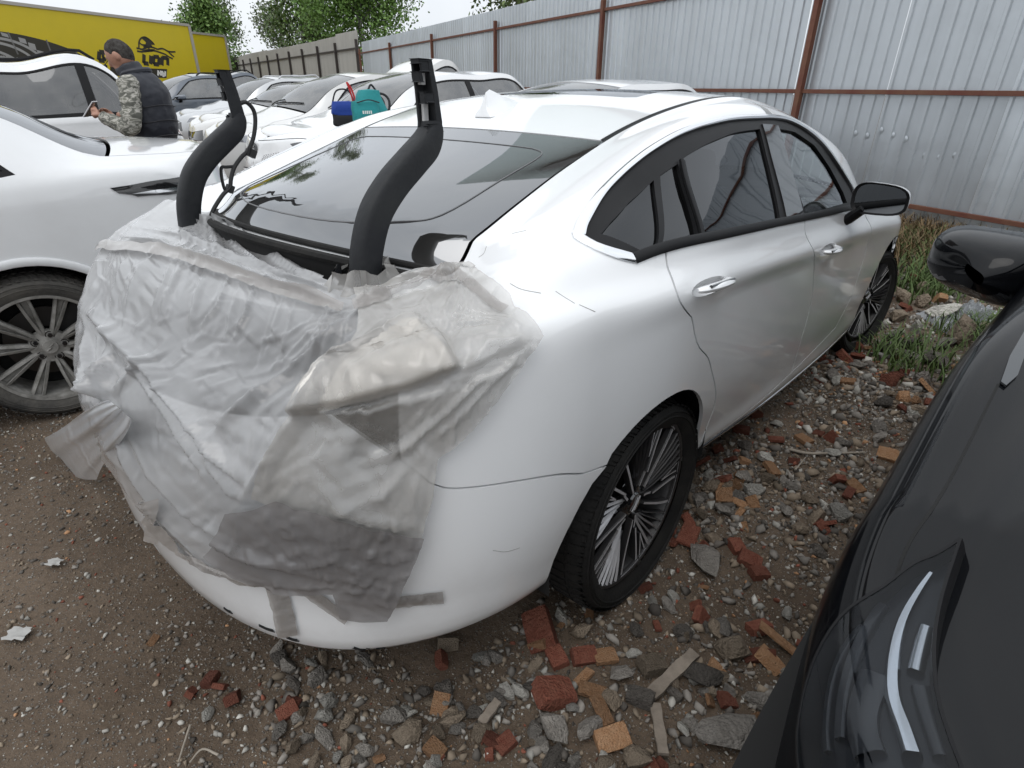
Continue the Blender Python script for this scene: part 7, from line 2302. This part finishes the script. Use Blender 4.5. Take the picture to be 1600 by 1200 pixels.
def big_mirror(car, loc, M):
    """door mirrors of the black car with a crease and separate lower shell"""
    for sg in (-1, 1):
        x0, y0 = loc[0], .90
        z0 = .985
        P = []
        for i, t in enumerate(np.linspace(0, 1, 15)):
            k = (1 - (t * .995) ** 2.6) ** .5
            ring = []
            for a in np.linspace(0, 2 * PI, 49):
                ca, sa = math.cos(a), math.sin(a)
                cy = abs(ca) ** .60 * np.sign(ca); cz = abs(sa) ** .66 * np.sign(sa)
                w_ = .135; h_ = .092
                taper = 1 - .20 * (cy * .5 + .5)
                yy = .135 + cy * w_ * (k * .92 + .08); zz = z0 + .055 + cz * h_ * taper * (k * .95 + .05) + .01 * cy
                xx = x0 - .05 + .185 * t - .035 * (cy * .5 + .5) ** 2
                if cz < 0 and abs(cz) < .55: xx += .010 * k * math.sin(abs(cz) / .55 * PI)       # indicator ledge
                ring.append((xx, sg * (y0 + yy), zz))
            P.append(ring)
        B = np.array(P)
        if sg < 0: B = B[:, ::-1]
        up_, low, ind = MB(), MB(), MB()
        for i in range(B.shape[0] - 1):
            for j in range(B.shape[1] - 1):
                q = [B[i, j], B[i, j + 1], B[i + 1, j + 1], B[i + 1, j]]; zc = np.mean([p[2] for p in q])
                (up_ if zc > z0 + .022 else ind if zc > z0 - .004 else low).add(q, [(3, 2, 1, 0)])
        root = None
        for mb, nm, mt in ((up_, 'mirror_cap', PAINT_K), (ind, 'mirror_indicator', mat('smoked_indicator', (.03, .032, .035), .05, coat=1)), (low, 'mirror_shell', mat('black_satin', (.012, .012, .013), .35))):
            if not mb.v: continue
            ob = mk(nm, mb.v, mb.f, mt, car, True)
            bm = bmesh.new(); bm.from_mesh(ob.data); bmesh.ops.remove_doubles(bm, verts=bm.verts, dist=1e-5); bm.to_mesh(ob.data); bm.free()
            ob.data.polygons.foreach_set('use_smooth', np.ones(len(ob.data.polygons), bool))
            root = root or ob
        r0 = B[0][:-1]; c = r0.mean(0)
        mk('mirror_glass', [c + (p - c) * .96 + np.array([.004, 0, 0]) for p in r0], [tuple(range(len(r0)))], mat('mirror_silver'), root, False)
        MB().tube([(x0 + .02, sg * (y0 - .02), z0 - .05), (x0 + .01, sg * (y0 + .03), z0 - .02), (x0 + .0, sg * (y0 + .10), z0 + .0)], [.05, .045, .04], 12, flat=.5).build('mirror_arm', BLACK_TRIM, car, True)
# ------------------------------------------------------------------ parked cars behind
def park(tail_axle, heading):
    return car_matrix((tail_axle[0], tail_axle[1], 0), heading)
def nose_to_axle(nose, heading, wb, fo):
    h = np.array(heading) / np.linalg.norm(heading)
    return np.array(nose) - h * (wb + fo)

def build_background_cars():
    HD = LEFT_H
    # white saloon alongside the liftback
    sp = gen_spec(wb=2.70, fo=.92, ro=1.0, H=1.50, W=.905, hood=.97, beltf=.99, beltr=1.06, xrr=.28, xgb=-.28, deck=1.08)
    ax = nose_to_axle((-1.12, 4.9), HD, 2.70, .92)
    c = empty('parked_car', label='white saloon parked alongside the liftback with its roof showing behind it', cat='car', group='white cars parked in the yard'); c.matrix_world = park(ax, HD)
    cs = CarSurf(sp)
    car_body(cs, c, PAINT_W2, .06, head=[(.42, 4.6), (.80, 4.9), (.95, 5.6), (.80, 5.9), (.45, 5.6)], grille=[(.002, 3.0), (.30, 3.1), (.28, 5.4), (.002, 5.4)], rails=None, wheel_r=.33)
    # white electric crossover with a closed nose
    hd = np.array([-.74, -.67])
    sp = gen_spec(wb=2.70, fo=.88, ro=.85, H=1.60, W=.92, hood=1.04, beltf=1.06, beltr=1.13, xrr=.0, xgb=-.50, XR=-.52, deck=1.12, nose=.86, gut=.60)
    ax = nose_to_axle((-3.05, 7.15), hd, 2.70, .88)
    c = empty('parked_car', label='white electric crossover with a closed dotted nose and bags on its bonnet', cat='car', group='white cars parked in the yard'); c.matrix_world = park(ax, hd)
    cs = CarSurf(sp); M = np.array(c.matrix_basis)
    car_body(cs, c, PAINT_W, .05, head=[(.46, 5.6), (.72, 5.9), (1.05, 6.25), (.98, 6.0), (.80, 5.2), (.55, 4.9)], headlight_m=HEADD, wheel_r=.34)
    front_badge(c, cs, .78); number_plate(c, cs, .50, '542')
    dots = MB(); t = cs.nrm(cs.S, np.array([1.6]), np.array([3.5]))[0]; sS = -1 if t[1] > 0 else 1
    for i in range(9):
        for j in range(6):
            if i + j > 11: continue
            u = .12 + i * .032 + j * .006; v = 3.9 + j * .22
            for sg in (1, -1):
                P = cs.S(np.array([u]), np.array([v]))[0] * np.array([1, sg, 1]); dots.box((P[0] + .002, P[1], P[2]), (.006, .014, .008))
    o = dots.build('nose_pattern', mat('dot_grey', (.3, .3, .3), .4), c); o['kind'] = 'stuff'
    L = [(u, 6.2) for u in np.linspace(.02, .62, 14)]
    nS = lambda u, v: cs.nrm(cs.S, u, v, sS)
    for mir in (False, True): fold_strip('bonnet_shut_line', cs.S, nS, L, .010, .001, BLACK_TRIM, c, mir)
    # estate behind it
    sp = gen_spec(wb=2.90, fo=.80, ro=.80, H=1.60, W=.87, hood=1.0, beltf=1.04, beltr=1.08, xrr=-.36, xgb=-.58, XR=-.60, deck=1.0, nose=.82, gut=.60, tail_in=-.05)
    ax = nose_to_axle((-4.35, 8.75), HD, 2.90, .80)
    c = empty('parked_car', label='white estate car with a large dusty windscreen behind the electric crossover', cat='car', group='white cars parked in the yard'); c.matrix_world = park(ax, HD)
    car_body(CarSurf(sp), c, PAINT_W3, .06, head=[(.45, 4.6), (.85, 4.8), (1.05, 6.0), (.85, 6.3), (.50, 5.6)], grille=[(.002, 3.0), (.34, 3.1), (.32, 4.9), (.002, 4.9)], dlo_end=-.55, wheel_r=.31, arch=.35)
    # next cars of the row
    for (nose, H, wb, pm, lab, rl, grp) in (((-5.75, 11.1), 1.50, 2.62, PAINT_W3, 'white saloon with a dusty windscreen next to the estate car', None, 'white cars parked in the yard'),
                                       ((-7.3, 13.4), 1.60, 2.66, PAINT_S, 'silver crossover with roof rails two places behind the estate car', PAINT_S, 'far cars parked in the yard'),
                                       ((-9.9, 15.0), 1.66, 2.66, PAINT_DB, 'dark blue grey crossover with roof rails standing near the trailers', BLACK_TRIM, 'far cars parked in the yard'),
                                       ((-11.2, 19.0), 1.5, 2.6, PAINT_W3, 'white saloon standing at the far end of the row', None, 'white cars parked in the yard')):
        tall = H > 1.6
        sp = gen_spec(wb=wb, fo=.85, ro=.85, H=H, W=.89, hood=1.0 + (.06 if tall else 0), beltf=1.02 + (.06 if tall else 0), beltr=1.08 + (.06 if tall else 0), xrr=-.2 if tall else .2, xgb=-.55 if tall else -.28, XR=-.57 if tall else -.3, deck=1.1, nose=.8)
        ax = nose_to_axle(nose, HD, wb, .85)
        c = empty('parked_car', label=lab, cat='car', group=grp); c.matrix_world = park(ax, HD)
        car_body(CarSurf(sp), c, pm, .09, head=[(.45, 4.6), (.85, 4.8), (1.02, 5.8), (.85, 6.1), (.50, 5.5)], grille=[(.002, 3.0), (.34, 3.1), (.32, 4.9), (.002, 4.9)], rails=rl, dlo_end=-.5 if tall else None)
    # white crossover behind the man
    sp = gen_spec(wb=2.65, fo=.85, ro=.85, H=1.60, W=.90, hood=1.02, beltf=1.06, beltr=1.14, xrr=-.26, xgb=-.58, XR=-.60, deck=1.06, nose=.84, gut=.60)
    c = empty('parked_car', label='white crossover with black roof rails and a red rear lamp behind the man', cat='car', group='white cars parked in the yard'); c.matrix_world = park((-4.75, 7.05), HD)
    cs = CarSurf(sp)
    car_body(cs, c, PAINT_W, .05, tail=[(2.12, 4.75), (2.40, 4.6), (2.62, 4.7), (2.60, 5.3), (2.35, 5.4), (2.1, 5.2)], rails=BLACK_TRIM, dlo_end=-.48, glass=glass_mat('brown_glass', (.22, .21, .20), .06, .04, .22), win_split=(.42, .80))
    P = cs.T(np.array([cs.u_of(-.25)]), np.array([.2]))[0]
    MB().tube([P + np.array([0, 0, -.01]), P + np.array([-.03, 0, .03])], [.03, .015], 8).tube([P + np.array([-.02, 0, .03]), P + np.array([-.20, 0, .22])], .004, 6).build('roof_aerial', BLACK_TRIM, c, True)

def front_badge(c, cs, z):
    P = cs.S(np.array([2.0 * 0 + .012]), np.array([4.0]))[0]; x = None
    for v in np.linspace(2, 7, 60):
        q = cs.S(np.array([.01]), np.array([v]))[0]
        if q[2] >= z: x = q[0]; break
    b = MB().lathe([(.001, .0), (.075, .0), (.075, .012), (.001, .016)], 28, axis='x').build('badge', mat('badge_black', (.012, .012, .013), .2, coat=1), c, True); b.location = (x + .004, 0, z)
    e = MB()
    for zz in (-.03, 0, .03): e.box((.019, 0, zz), (.004, .062, .011))
    e.box((.019, .027, .015), (.004, .011, .03)).box((.019, -.027, .0), (.004, .011, .06))
    e.build('badge_letter', CHROME, b)

def number_plate(c, cs, z, txt):
    x = None
    for v in np.linspace(.5, 6, 80):
        q = cs.S(np.array([.01]), np.array([v]))[0]
        if q[2] >= z: x = q[0]; break
    pl = MB().box((x + .015, 0, z), (.012, .52, .112)).build('number_plate', mat('plate_white', (.7, .7, .7), .4), c, False, .004)
    fr = MB().box((x + .008, 0, z), (.012, .545, .135)).build('plate_frame', BLACK_TRIM, pl)
    cu = bpy.data.curves.new('plate_text', 'FONT'); cu.body = txt; cu.size = .115; cu.align_x = 'CENTER'; cu.align_y = 'CENTER'; cu.extrude = .0008
    o = bpy.data.objects.new('tmp_text', cu); COL.objects.link(o)
    dg = bpy.context.evaluated_depsgraph_get(); me = bpy.data.meshes.new_from_object(o.evaluated_get(dg))
    bpy.data.objects.remove(o)
    me.materials.append(mat('plate_black', (.02, .02, .02), .5))
    t = bpy.data.objects.new('plate_digits', me); COL.objects.link(t); t.parent = pl
    t.location = (x + .023, .06, z); t.rotation_euler = (PI / 2, 0, PI / 2)

# ------------------------------------------------------------------ bags on the bonnet
def build_bags():
    TEAL = mat('teal_fabric', (.005, .21, .22), .75, bump=.3, bscale=60, noise=.3); BLU = mat('blue_fabric', (.012, .05, .30), .7); BK = mat('black_webbing', (.012, .012, .014), .7); RED = mat('red_cord', (.45, .02, .02), .6); WT = mat('print_white', (.75, .75, .72), .5)
    base = pix_z(575, 202, 1.12)
    t = empty('backpack', tuple(base), .5, 'teal backpack leaning on the windscreen of the electric crossover', 'backpack')
    t.scale = (.84, .84, .80)
    def sack(w, d, h, top, bul, seed):
        P = []
        for k in range(11):
            s = k / 10; ww = w * (1 - (1 - top) * s ** 2) * (.86 if k == 0 else 1); r = []
            for a in np.linspace(0, 2 * PI, 33):
                ca, sa = math.cos(a), math.sin(a); ca = abs(ca) ** .6 * np.sign(ca); sa = abs(sa) ** .6 * np.sign(sa)
                q = 1 + .06 * (vnoise(a * 1.6, s * 4, seed) - .5)
                r.append((ww / 2 * ca * q, d / 2 * sa * q * (1 + bul * math.sin(PI * s)) , h * s))
            P.append(r)
        P.append([(0, 0, h * 1.03)] * 33)
        P.insert(0, [(0, 0, 0)] * 33)
        return np.array(P)
    b = sack(.33, .20, .36, .55, .25, 3)
    lean = np.array([[1, 0, 0], [0, 1, 0], [0, 0, 1]])
    b[:, :, 1] += b[:, :, 2] * .35; b[:, :, 0] += b[:, :, 2] * .30 + .03 * np.sin(b[:, :, 2] * 14)
    MB().grid(b).build('bag_body', TEAL, t, True)
    pk = sack(.27, .12, .24, .9, .3, 9); pk[:, :, 1] += pk[:, :, 2] * .28 - .09; pk[:, :, 0] -= .02; pk[:, :, 2] += .02
    MB().grid(pk).build('front_pocket', TEAL, t, True)
    MB().tube(catmull([(-.11, -.10, .25), (0, -.11, .275), (.11, -.09, .25)], 6), .006, 6).build('zip', BK, t, True)
    MB().tube(catmull([(.12, .12, .34), (.2, .12, .28), (.2, .06, .2), (.16, .02, .06)], 6), .014, 8).build('shoulder_strap', BK, t, True)
    MB().tube(catmull([(.14, .13, .34), (.25, .14, .31), (.27, .1, .22), (.2, .06, .02)], 6), .012, 8).build('shoulder_strap', BK, t, True)
    MB().tube(catmull([(.07, .12, .36), (.11, .14, .41), (.15, .13, .36)], 6), .010, 8).build('grab_handle', BK, t, True)
    MB().box((.0, .0, .02), (.35, .23, .05)).build('base_panel', BK, t, False, .015)
    lg = MB()
    for k, w_ in enumerate((.012, .010, .014, .010, .012)): lg.box((-.075 + k * .019, -.165 + .0, .165), (w_, .004, .028))
    o = lg.build('logo_print', WT, t); o['kind'] = 'stuff'
    base = pix_z(541, 197, 1.12)
    t2 = empty('cooler_bag', tuple(base), .3, 'small blue and black bag with a red cord beside the backpack', 'bag')
    t2.scale = (.85, .85, .82)
    s = sack(.26, .16, .13, .97, .1, 12); MB().grid(s).build('bag_base', BK, t2, True)
    s = sack(.27, .17, .13, .85, .1, 14); s[:, :, 2] += .11; MB().grid(s).build('bag_lid', BLU, t2, True)
    MB().tube(catmull([(-.12, 0, .20), (-.06, .0, .34), (.06, 0, .34), (.12, 0, .20)], 6), .009, 6).build('carry_handle', BK, t2, True)
    MB().tube(catmull([(.10, -.02, .20), (.08, -.04, .32), (.05, -.03, .42), (.09, -.02, .36), (.12, -.02, .25)], 6), .009, 6).build('red_cord', RED, t2, True)

# ------------------------------------------------------------------ the man
def build_man():
    SKIN = mat('skin', (.36, .19, .13), .5, noise=.3, ncol=(.28, .12, .08), nscale=12); HAIR = mat('grey_hair', (.030, .026, .023), .9, spec=.1, noise=.9, ncol=(.09, .085, .08), nscale=45, bump=.6, bscale=150)
    NAVY = mat('navy_vest', (.010, .012, .020), .55, noise=.4, ncol=(.02, .022, .03), nscale=8); DKT = mat('dark_trousers', (.03, .032, .038), .8)
    CAMO = bpy.data.materials.new('camo_cloth'); CAMO.use_nodes = True; t = CAMO.node_tree; b = t.nodes['Principled BSDF']; b.inputs['Roughness'].default_value = .85
    tc = t.nodes.new('ShaderNodeTexCoord'); mp = t.nodes.new('ShaderNodeMapping'); mp.inputs['Scale'].default_value = (1, 1, 2.2); mp.inputs['Rotation'].default_value = (0, .5, .4); t.links.new(tc.outputs['Object'], mp.inputs[0])
    n = t.nodes.new('ShaderNodeTexNoise'); n.inputs['Scale'].default_value = 17; n.inputs['Detail'].default_value = 3; n.inputs['Distortion'].default_value = 1.0; t.links.new(mp.outputs[0], n.inputs['Vector'])
    r = t.nodes.new('ShaderNodeValToRGB'); r.color_ramp.interpolation = 'CONSTANT'
    r.color_ramp.elements[0].color = (.10, .10, .085, 1); r.color_ramp.elements[0].position = 0
    r.color_ramp.elements[1].color = (.22, .215, .185, 1); r.color_ramp.elements[1].position = .45
    e = r.color_ramp.elements.new(.53); e.color = (.40, .385, .345, 1); e = r.color_ramp.elements.new(.62); e.color = (.16, .16, .13, 1)
    t.links.new(n.outputs[0], r.inputs[0]); t.links.new(r.outputs[0], b.inputs['Base Color'])
    loc = (-3.00, 5.20, 0)
    fx = np.array([-1.0, -.10]); az = math.atan2(fx[1], fx[0])
    def blob(mb, c, r, n_=14, M=None):
        V = []; F = []
        P = []
        for i in range(n_ + 1):
            th = PI * i / n_; ring = []
            for k in range(2 * n_ + 1):
                ph = PI * k / n_
                v = Vector((r[0] * math.sin(th) * math.cos(ph), r[1] * math.sin(th) * math.sin(ph), r[2] * math.cos(th)))
                if M is not None: v = M @ v
                ring.append(v + Vector(c))
            P.append(ring)
        mb.grid(np.array([[tuple(v) for v in q] for q in P]))
    def remeshed(name, mb, vox, m, parent, smooth=4):
        o = mk(name, mb.v, mb.f, m, parent, True)
        bm = bmesh.new(); bm.from_mesh(o.data); bmesh.ops.remove_doubles(bm, verts=bm.verts, dist=1e-5); bmesh.ops.recalc_face_normals(bm, faces=bm.faces); bm.to_mesh(o.data); bm.free()
        md = o.modifiers.new('remesh', 'REMESH'); md.mode = 'VOXEL'; md.voxel_size = vox; md.use_smooth_shade = True
        if smooth:
            s_ = o.modifiers.new('smooth', 'SMOOTH'); s_.iterations = smooth; s_.factor = .5
        return o
    # joints (x ahead, y left, z up)
    PEL = (0, 0, .96); NK = (.035, 0, 1.50); HEADC = (.10, 0, 1.635)
    SH = {1: (-.005, .195, 1.425), -1: (.02, -.195, 1.425)}; EL = {1: (.015, .285, 1.14), -1: (.06, -.255, 1.16)}; WR = {1: (.275, .165, 1.20), -1: (.27, -.06, 1.20)}; HA = {1: (.345, .125, 1.225), -1: (.335, -.02, 1.21)}
    def figure(mb, add=0.0, parts=('torso', 'arms', 'legs', 'head', 'hands'), arm_end=1.0):
        if 'torso' in parts:
            blob(mb, (0, 0, .98), (.135 + add, .175 + add, .15 + add)); blob(mb, (-.015, 0, 1.15), (.135 + add, .17 + add, .20 + add)); blob(mb, (-.02, 0, 1.32), (.135 + add, .185 + add, .19 + add)); blob(mb, (-.01, 0, 1.41), (.10 + add, .20 + add, .085 + add))
            mb.tube([(-.01, 0, 1.40), NK, (.065, 0, 1.57)], [.075 + add, .060 + add, .056 + add], 14)
        if 'arms' in parts:
            for s in (1, -1):
                w = tuple(np.array(EL[s]) + (np.array(WR[s]) - np.array(EL[s])) * arm_end)
                pts = catmull([SH[s], tuple((np.array(SH[s]) + np.array(EL[s])) / 2 + np.array([-.01, s * .012, 0])), EL[s], tuple((np.array(EL[s]) + np.array(w)) / 2 + np.array([0, s * .008, -.008])), w], 5)
                mb.tube(pts, [v + add for v in np.interp(np.linspace(0, 1, len(pts)), [0, .25, .5, .65, 1], [.062, .055, .047, .045, .031])], 14)
                blob(mb, SH[s], (.066 + add,) * 3, 8)
        if 'legs' in parts:
            for s in (1, -1):
                pts = catmull([(0, s * .09, .95), (.01, s * .10, .72), (.015, s * .105, .50), (-.01, s * .108, .28), (-.02, s * .11, .09)], 4)
                mb.tube(pts, [v + add for v in np.interp(np.linspace(0, 1, len(pts)), [0, .3, .5, .7, 1], [.095, .082, .058, .057, .038])], 14)
                blob(mb, (.05, s * .115, .045), (.13 + add, .048 + add, .045 + add), 10)
        if 'head' in parts:
            T = Matrix.Rotation(.48, 3, 'Y')
            hc = Vector(HEADC)
            blob(mb, hc, (.098, .077, .112), 16, T)
            blob(mb, hc + T @ Vector((.035, 0, -.065)), (.062, .056, .062), 12, T)                 # jaw
            blob(mb, hc + T @ Vector((.104, 0, -.018)), (.017, .012, .024), 8, T)                  # nose
            blob(mb, hc + T @ Vector((.084, 0, .022)), (.016, .048, .012), 8, T)                   # brow
            blob(mb, hc + T @ Vector((.088, 0, -.062)), (.012, .025, .008), 8, T); blob(mb, hc + T @ Vector((.078, 0, -.098)), (.02, .024, .018), 8, T)
            for s in (1, -1):
                blob(mb, hc + T @ Vector((-.005, s * .078, -.012)), (.019, .012, .032), 8, T)
        if 'hands' in parts:
            for s in (1, -1):
                h = np.array(HA[s]); w = np.array(WR[s]); d = (h - w) / np.linalg.norm(h - w)
                blob(mb, tuple(w + d * .055), (.045, .036, .018), 8)
                for k in range(4):
                    o_ = np.array([0, s * .010, 0]) + np.array([0, 0, (k - 1.5) * .019])
                    b0 = w + d * .075 + o_; L_ = (.066, .076, .070, .054)[k]
                    side = np.array([0, -s, 0.])
                    mb.tube([tuple(b0), tuple(b0 + d * L_ * .5 + side * .008), tuple(b0 + d * L_ * .72 + side * .030), tuple(b0 + d * L_ * .6 + side * .050)], [.0095, .009, .0085, .0075], 8)
                b0 = w + d * .035 + np.array([0, 0, .022])
                mb.tube([tuple(b0), tuple(b0 + d * .03 + np.array([0, -s * .016, .022])), tuple(b0 + d * .055 + np.array([0, -s * .030, .024]))], [.012, .010, .0085], 8)
    body = MB(); figure(body)
    man = remeshed('person', body, .0075, SKIN, None, 3)
    man.location = loc; man.rotation_euler = (0, 0, az)
    tag(man, 'man in a navy vest and camouflage sleeves looking down at his phone', 'person')
    sh = MB(); figure(sh, .016, ('arms',), .97); blob(sh, (-.01, 0, 1.30), (.14, .19, .2))
    o = remeshed('camouflage_jacket', sh, .010, CAMO, man, 3)
    tx = bpy.data.textures.new('cloth_folds', 'CLOUDS'); tx.noise_scale = .055
    dm = o.modifiers.new('folds', 'DISPLACE'); dm.texture = tx; dm.strength = .026; dm.mid_level = .5
    ve = MB(); figure(ve, .038, ('torso',)); blob(ve, (-.02, 0, 1.20), (.185, .215, .30)); blob(ve, (-.03, 0, 1.34), (.165, .215, .17))
    # cut off the neck part above the collar by a collar ring instead
    o = remeshed('padded_vest', ve, .012, NAVY, man, 5)
    tx2 = bpy.data.textures.new('vest_pads', 'CLOUDS'); tx2.noise_scale = .09
    dm = o.modifiers.new('pads', 'DISPLACE'); dm.texture = tx2; dm.strength = .022; dm.mid_level = .5
    # quilting seams
    for z in (1.06, 1.17, 1.28, 1.38):
        ring = [(-.02 + (.192 if z < 1.3 else .172) * math.cos(a), (.222) * math.sin(a), z + .01 * math.sin(3 * a)) for a in np.linspace(0, 2 * PI, 40)[:-1]]
        MB().tube(ring, .004, 5, closed=True).build('vest_seam', mat('seam_dark', (.006, .006, .009), .6), man, True)
    co = MB().tube(catmull([(.105, .0, 1.475), (.06, .085, 1.505), (-.03, .09, 1.525), (-.085, 0, 1.535), (-.03, -.09, 1.525), (.06, -.085, 1.505), (.105, 0, 1.475)], 5), .024, 8).build('vest_collar', NAVY, man, True)
    tr = MB(); figure(tr, .02, ('legs',)); blob(tr, (0, 0, .96), (.15, .19, .13)); remeshed('trousers', tr, .012, DKT, man, 3)
    # short hair on skull and nape
    T = Matrix.Rotation(.48, 3, 'Y'); hr = MB(); hc = Vector(HEADC); P = []
    for th in np.linspace(0.02, 2.05, 16):
        ring = []
        for ph in np.linspace(0, 2 * PI, 37):
            lim = 1.0 + 1.32 * (0.5 - .5 * math.cos(ph)) ** .8 + .12 * (vnoise(ph * 5, 1.5, 6) - .5)        # higher hairline at the face (ph=0)
            tt = th / 2.05 * lim
            k = 1.0 + .03 * (vnoise(ph * 7, tt * 9, 3) - .3) - .05 * max(0, th / 2.05 - .72) / .28
            ring.append(tuple(hc + T @ Vector(((.100 * k * math.sin(tt) * math.cos(ph) - .004), .0795 * k * math.sin(tt) * math.sin(ph), .1145 * k * math.cos(tt)))))
        P.append(ring)
    MB().grid(np.array(P)).build('hair', HAIR, man, True)
    for s in (1, -1):
        MB().lathe([(.001, .0), (.009, .002), (.012, .008)], 10, axis='x').build('eye', mat('eye_dark', (.02, .015, .012), .2), man, True)
        man.children[-1].location = hc + T @ Vector((.082, s * .030, .005))
    # moustache and stubble band
    MB().tube([tuple(hc + T @ Vector((.092, y, -.05 - abs(y) * .3))) for y in (-.028, -.012, 0, .012, .028)], .008, 6).build('moustache', HAIR, man, True)
    # phone between the hands
    ph = empty('phone', (0, 0, 0), 0, 'slim phone with a pale screen held by the man', 'phone')
    W = Matrix.Translation(Vector(loc)) @ Matrix.Rotation(az, 4, 'Z') @ Matrix.Translation(Vector((.395, .075, 1.255))) @ Matrix.Rotation(-.75, 4, 'Y')
    ph.matrix_world = W
    MB().box((0, 0, 0), (.009, .074, .155)).build('phone_body', mat('phone_white', (.6, .6, .62), .3), ph, False, .004)
    MB().box((-.0056, 0, 0), (.0012, .066, .142)).build('screen', mat('screen_glass', (.03, .03, .035), .05, coat=1), ph)
# ------------------------------------------------------------------ assemble
build_ground()
build_fence()
build_trailers()
build_trees()
main_car, main_surf, main_doors = build_main()
build_hinges(main_car)
build_boot(main_car, main_surf)
build_plastic(main_car, main_surf)
build_left()
build_black()
build_background_cars()
build_bags()
build_man()
build_grass()
build_stones()
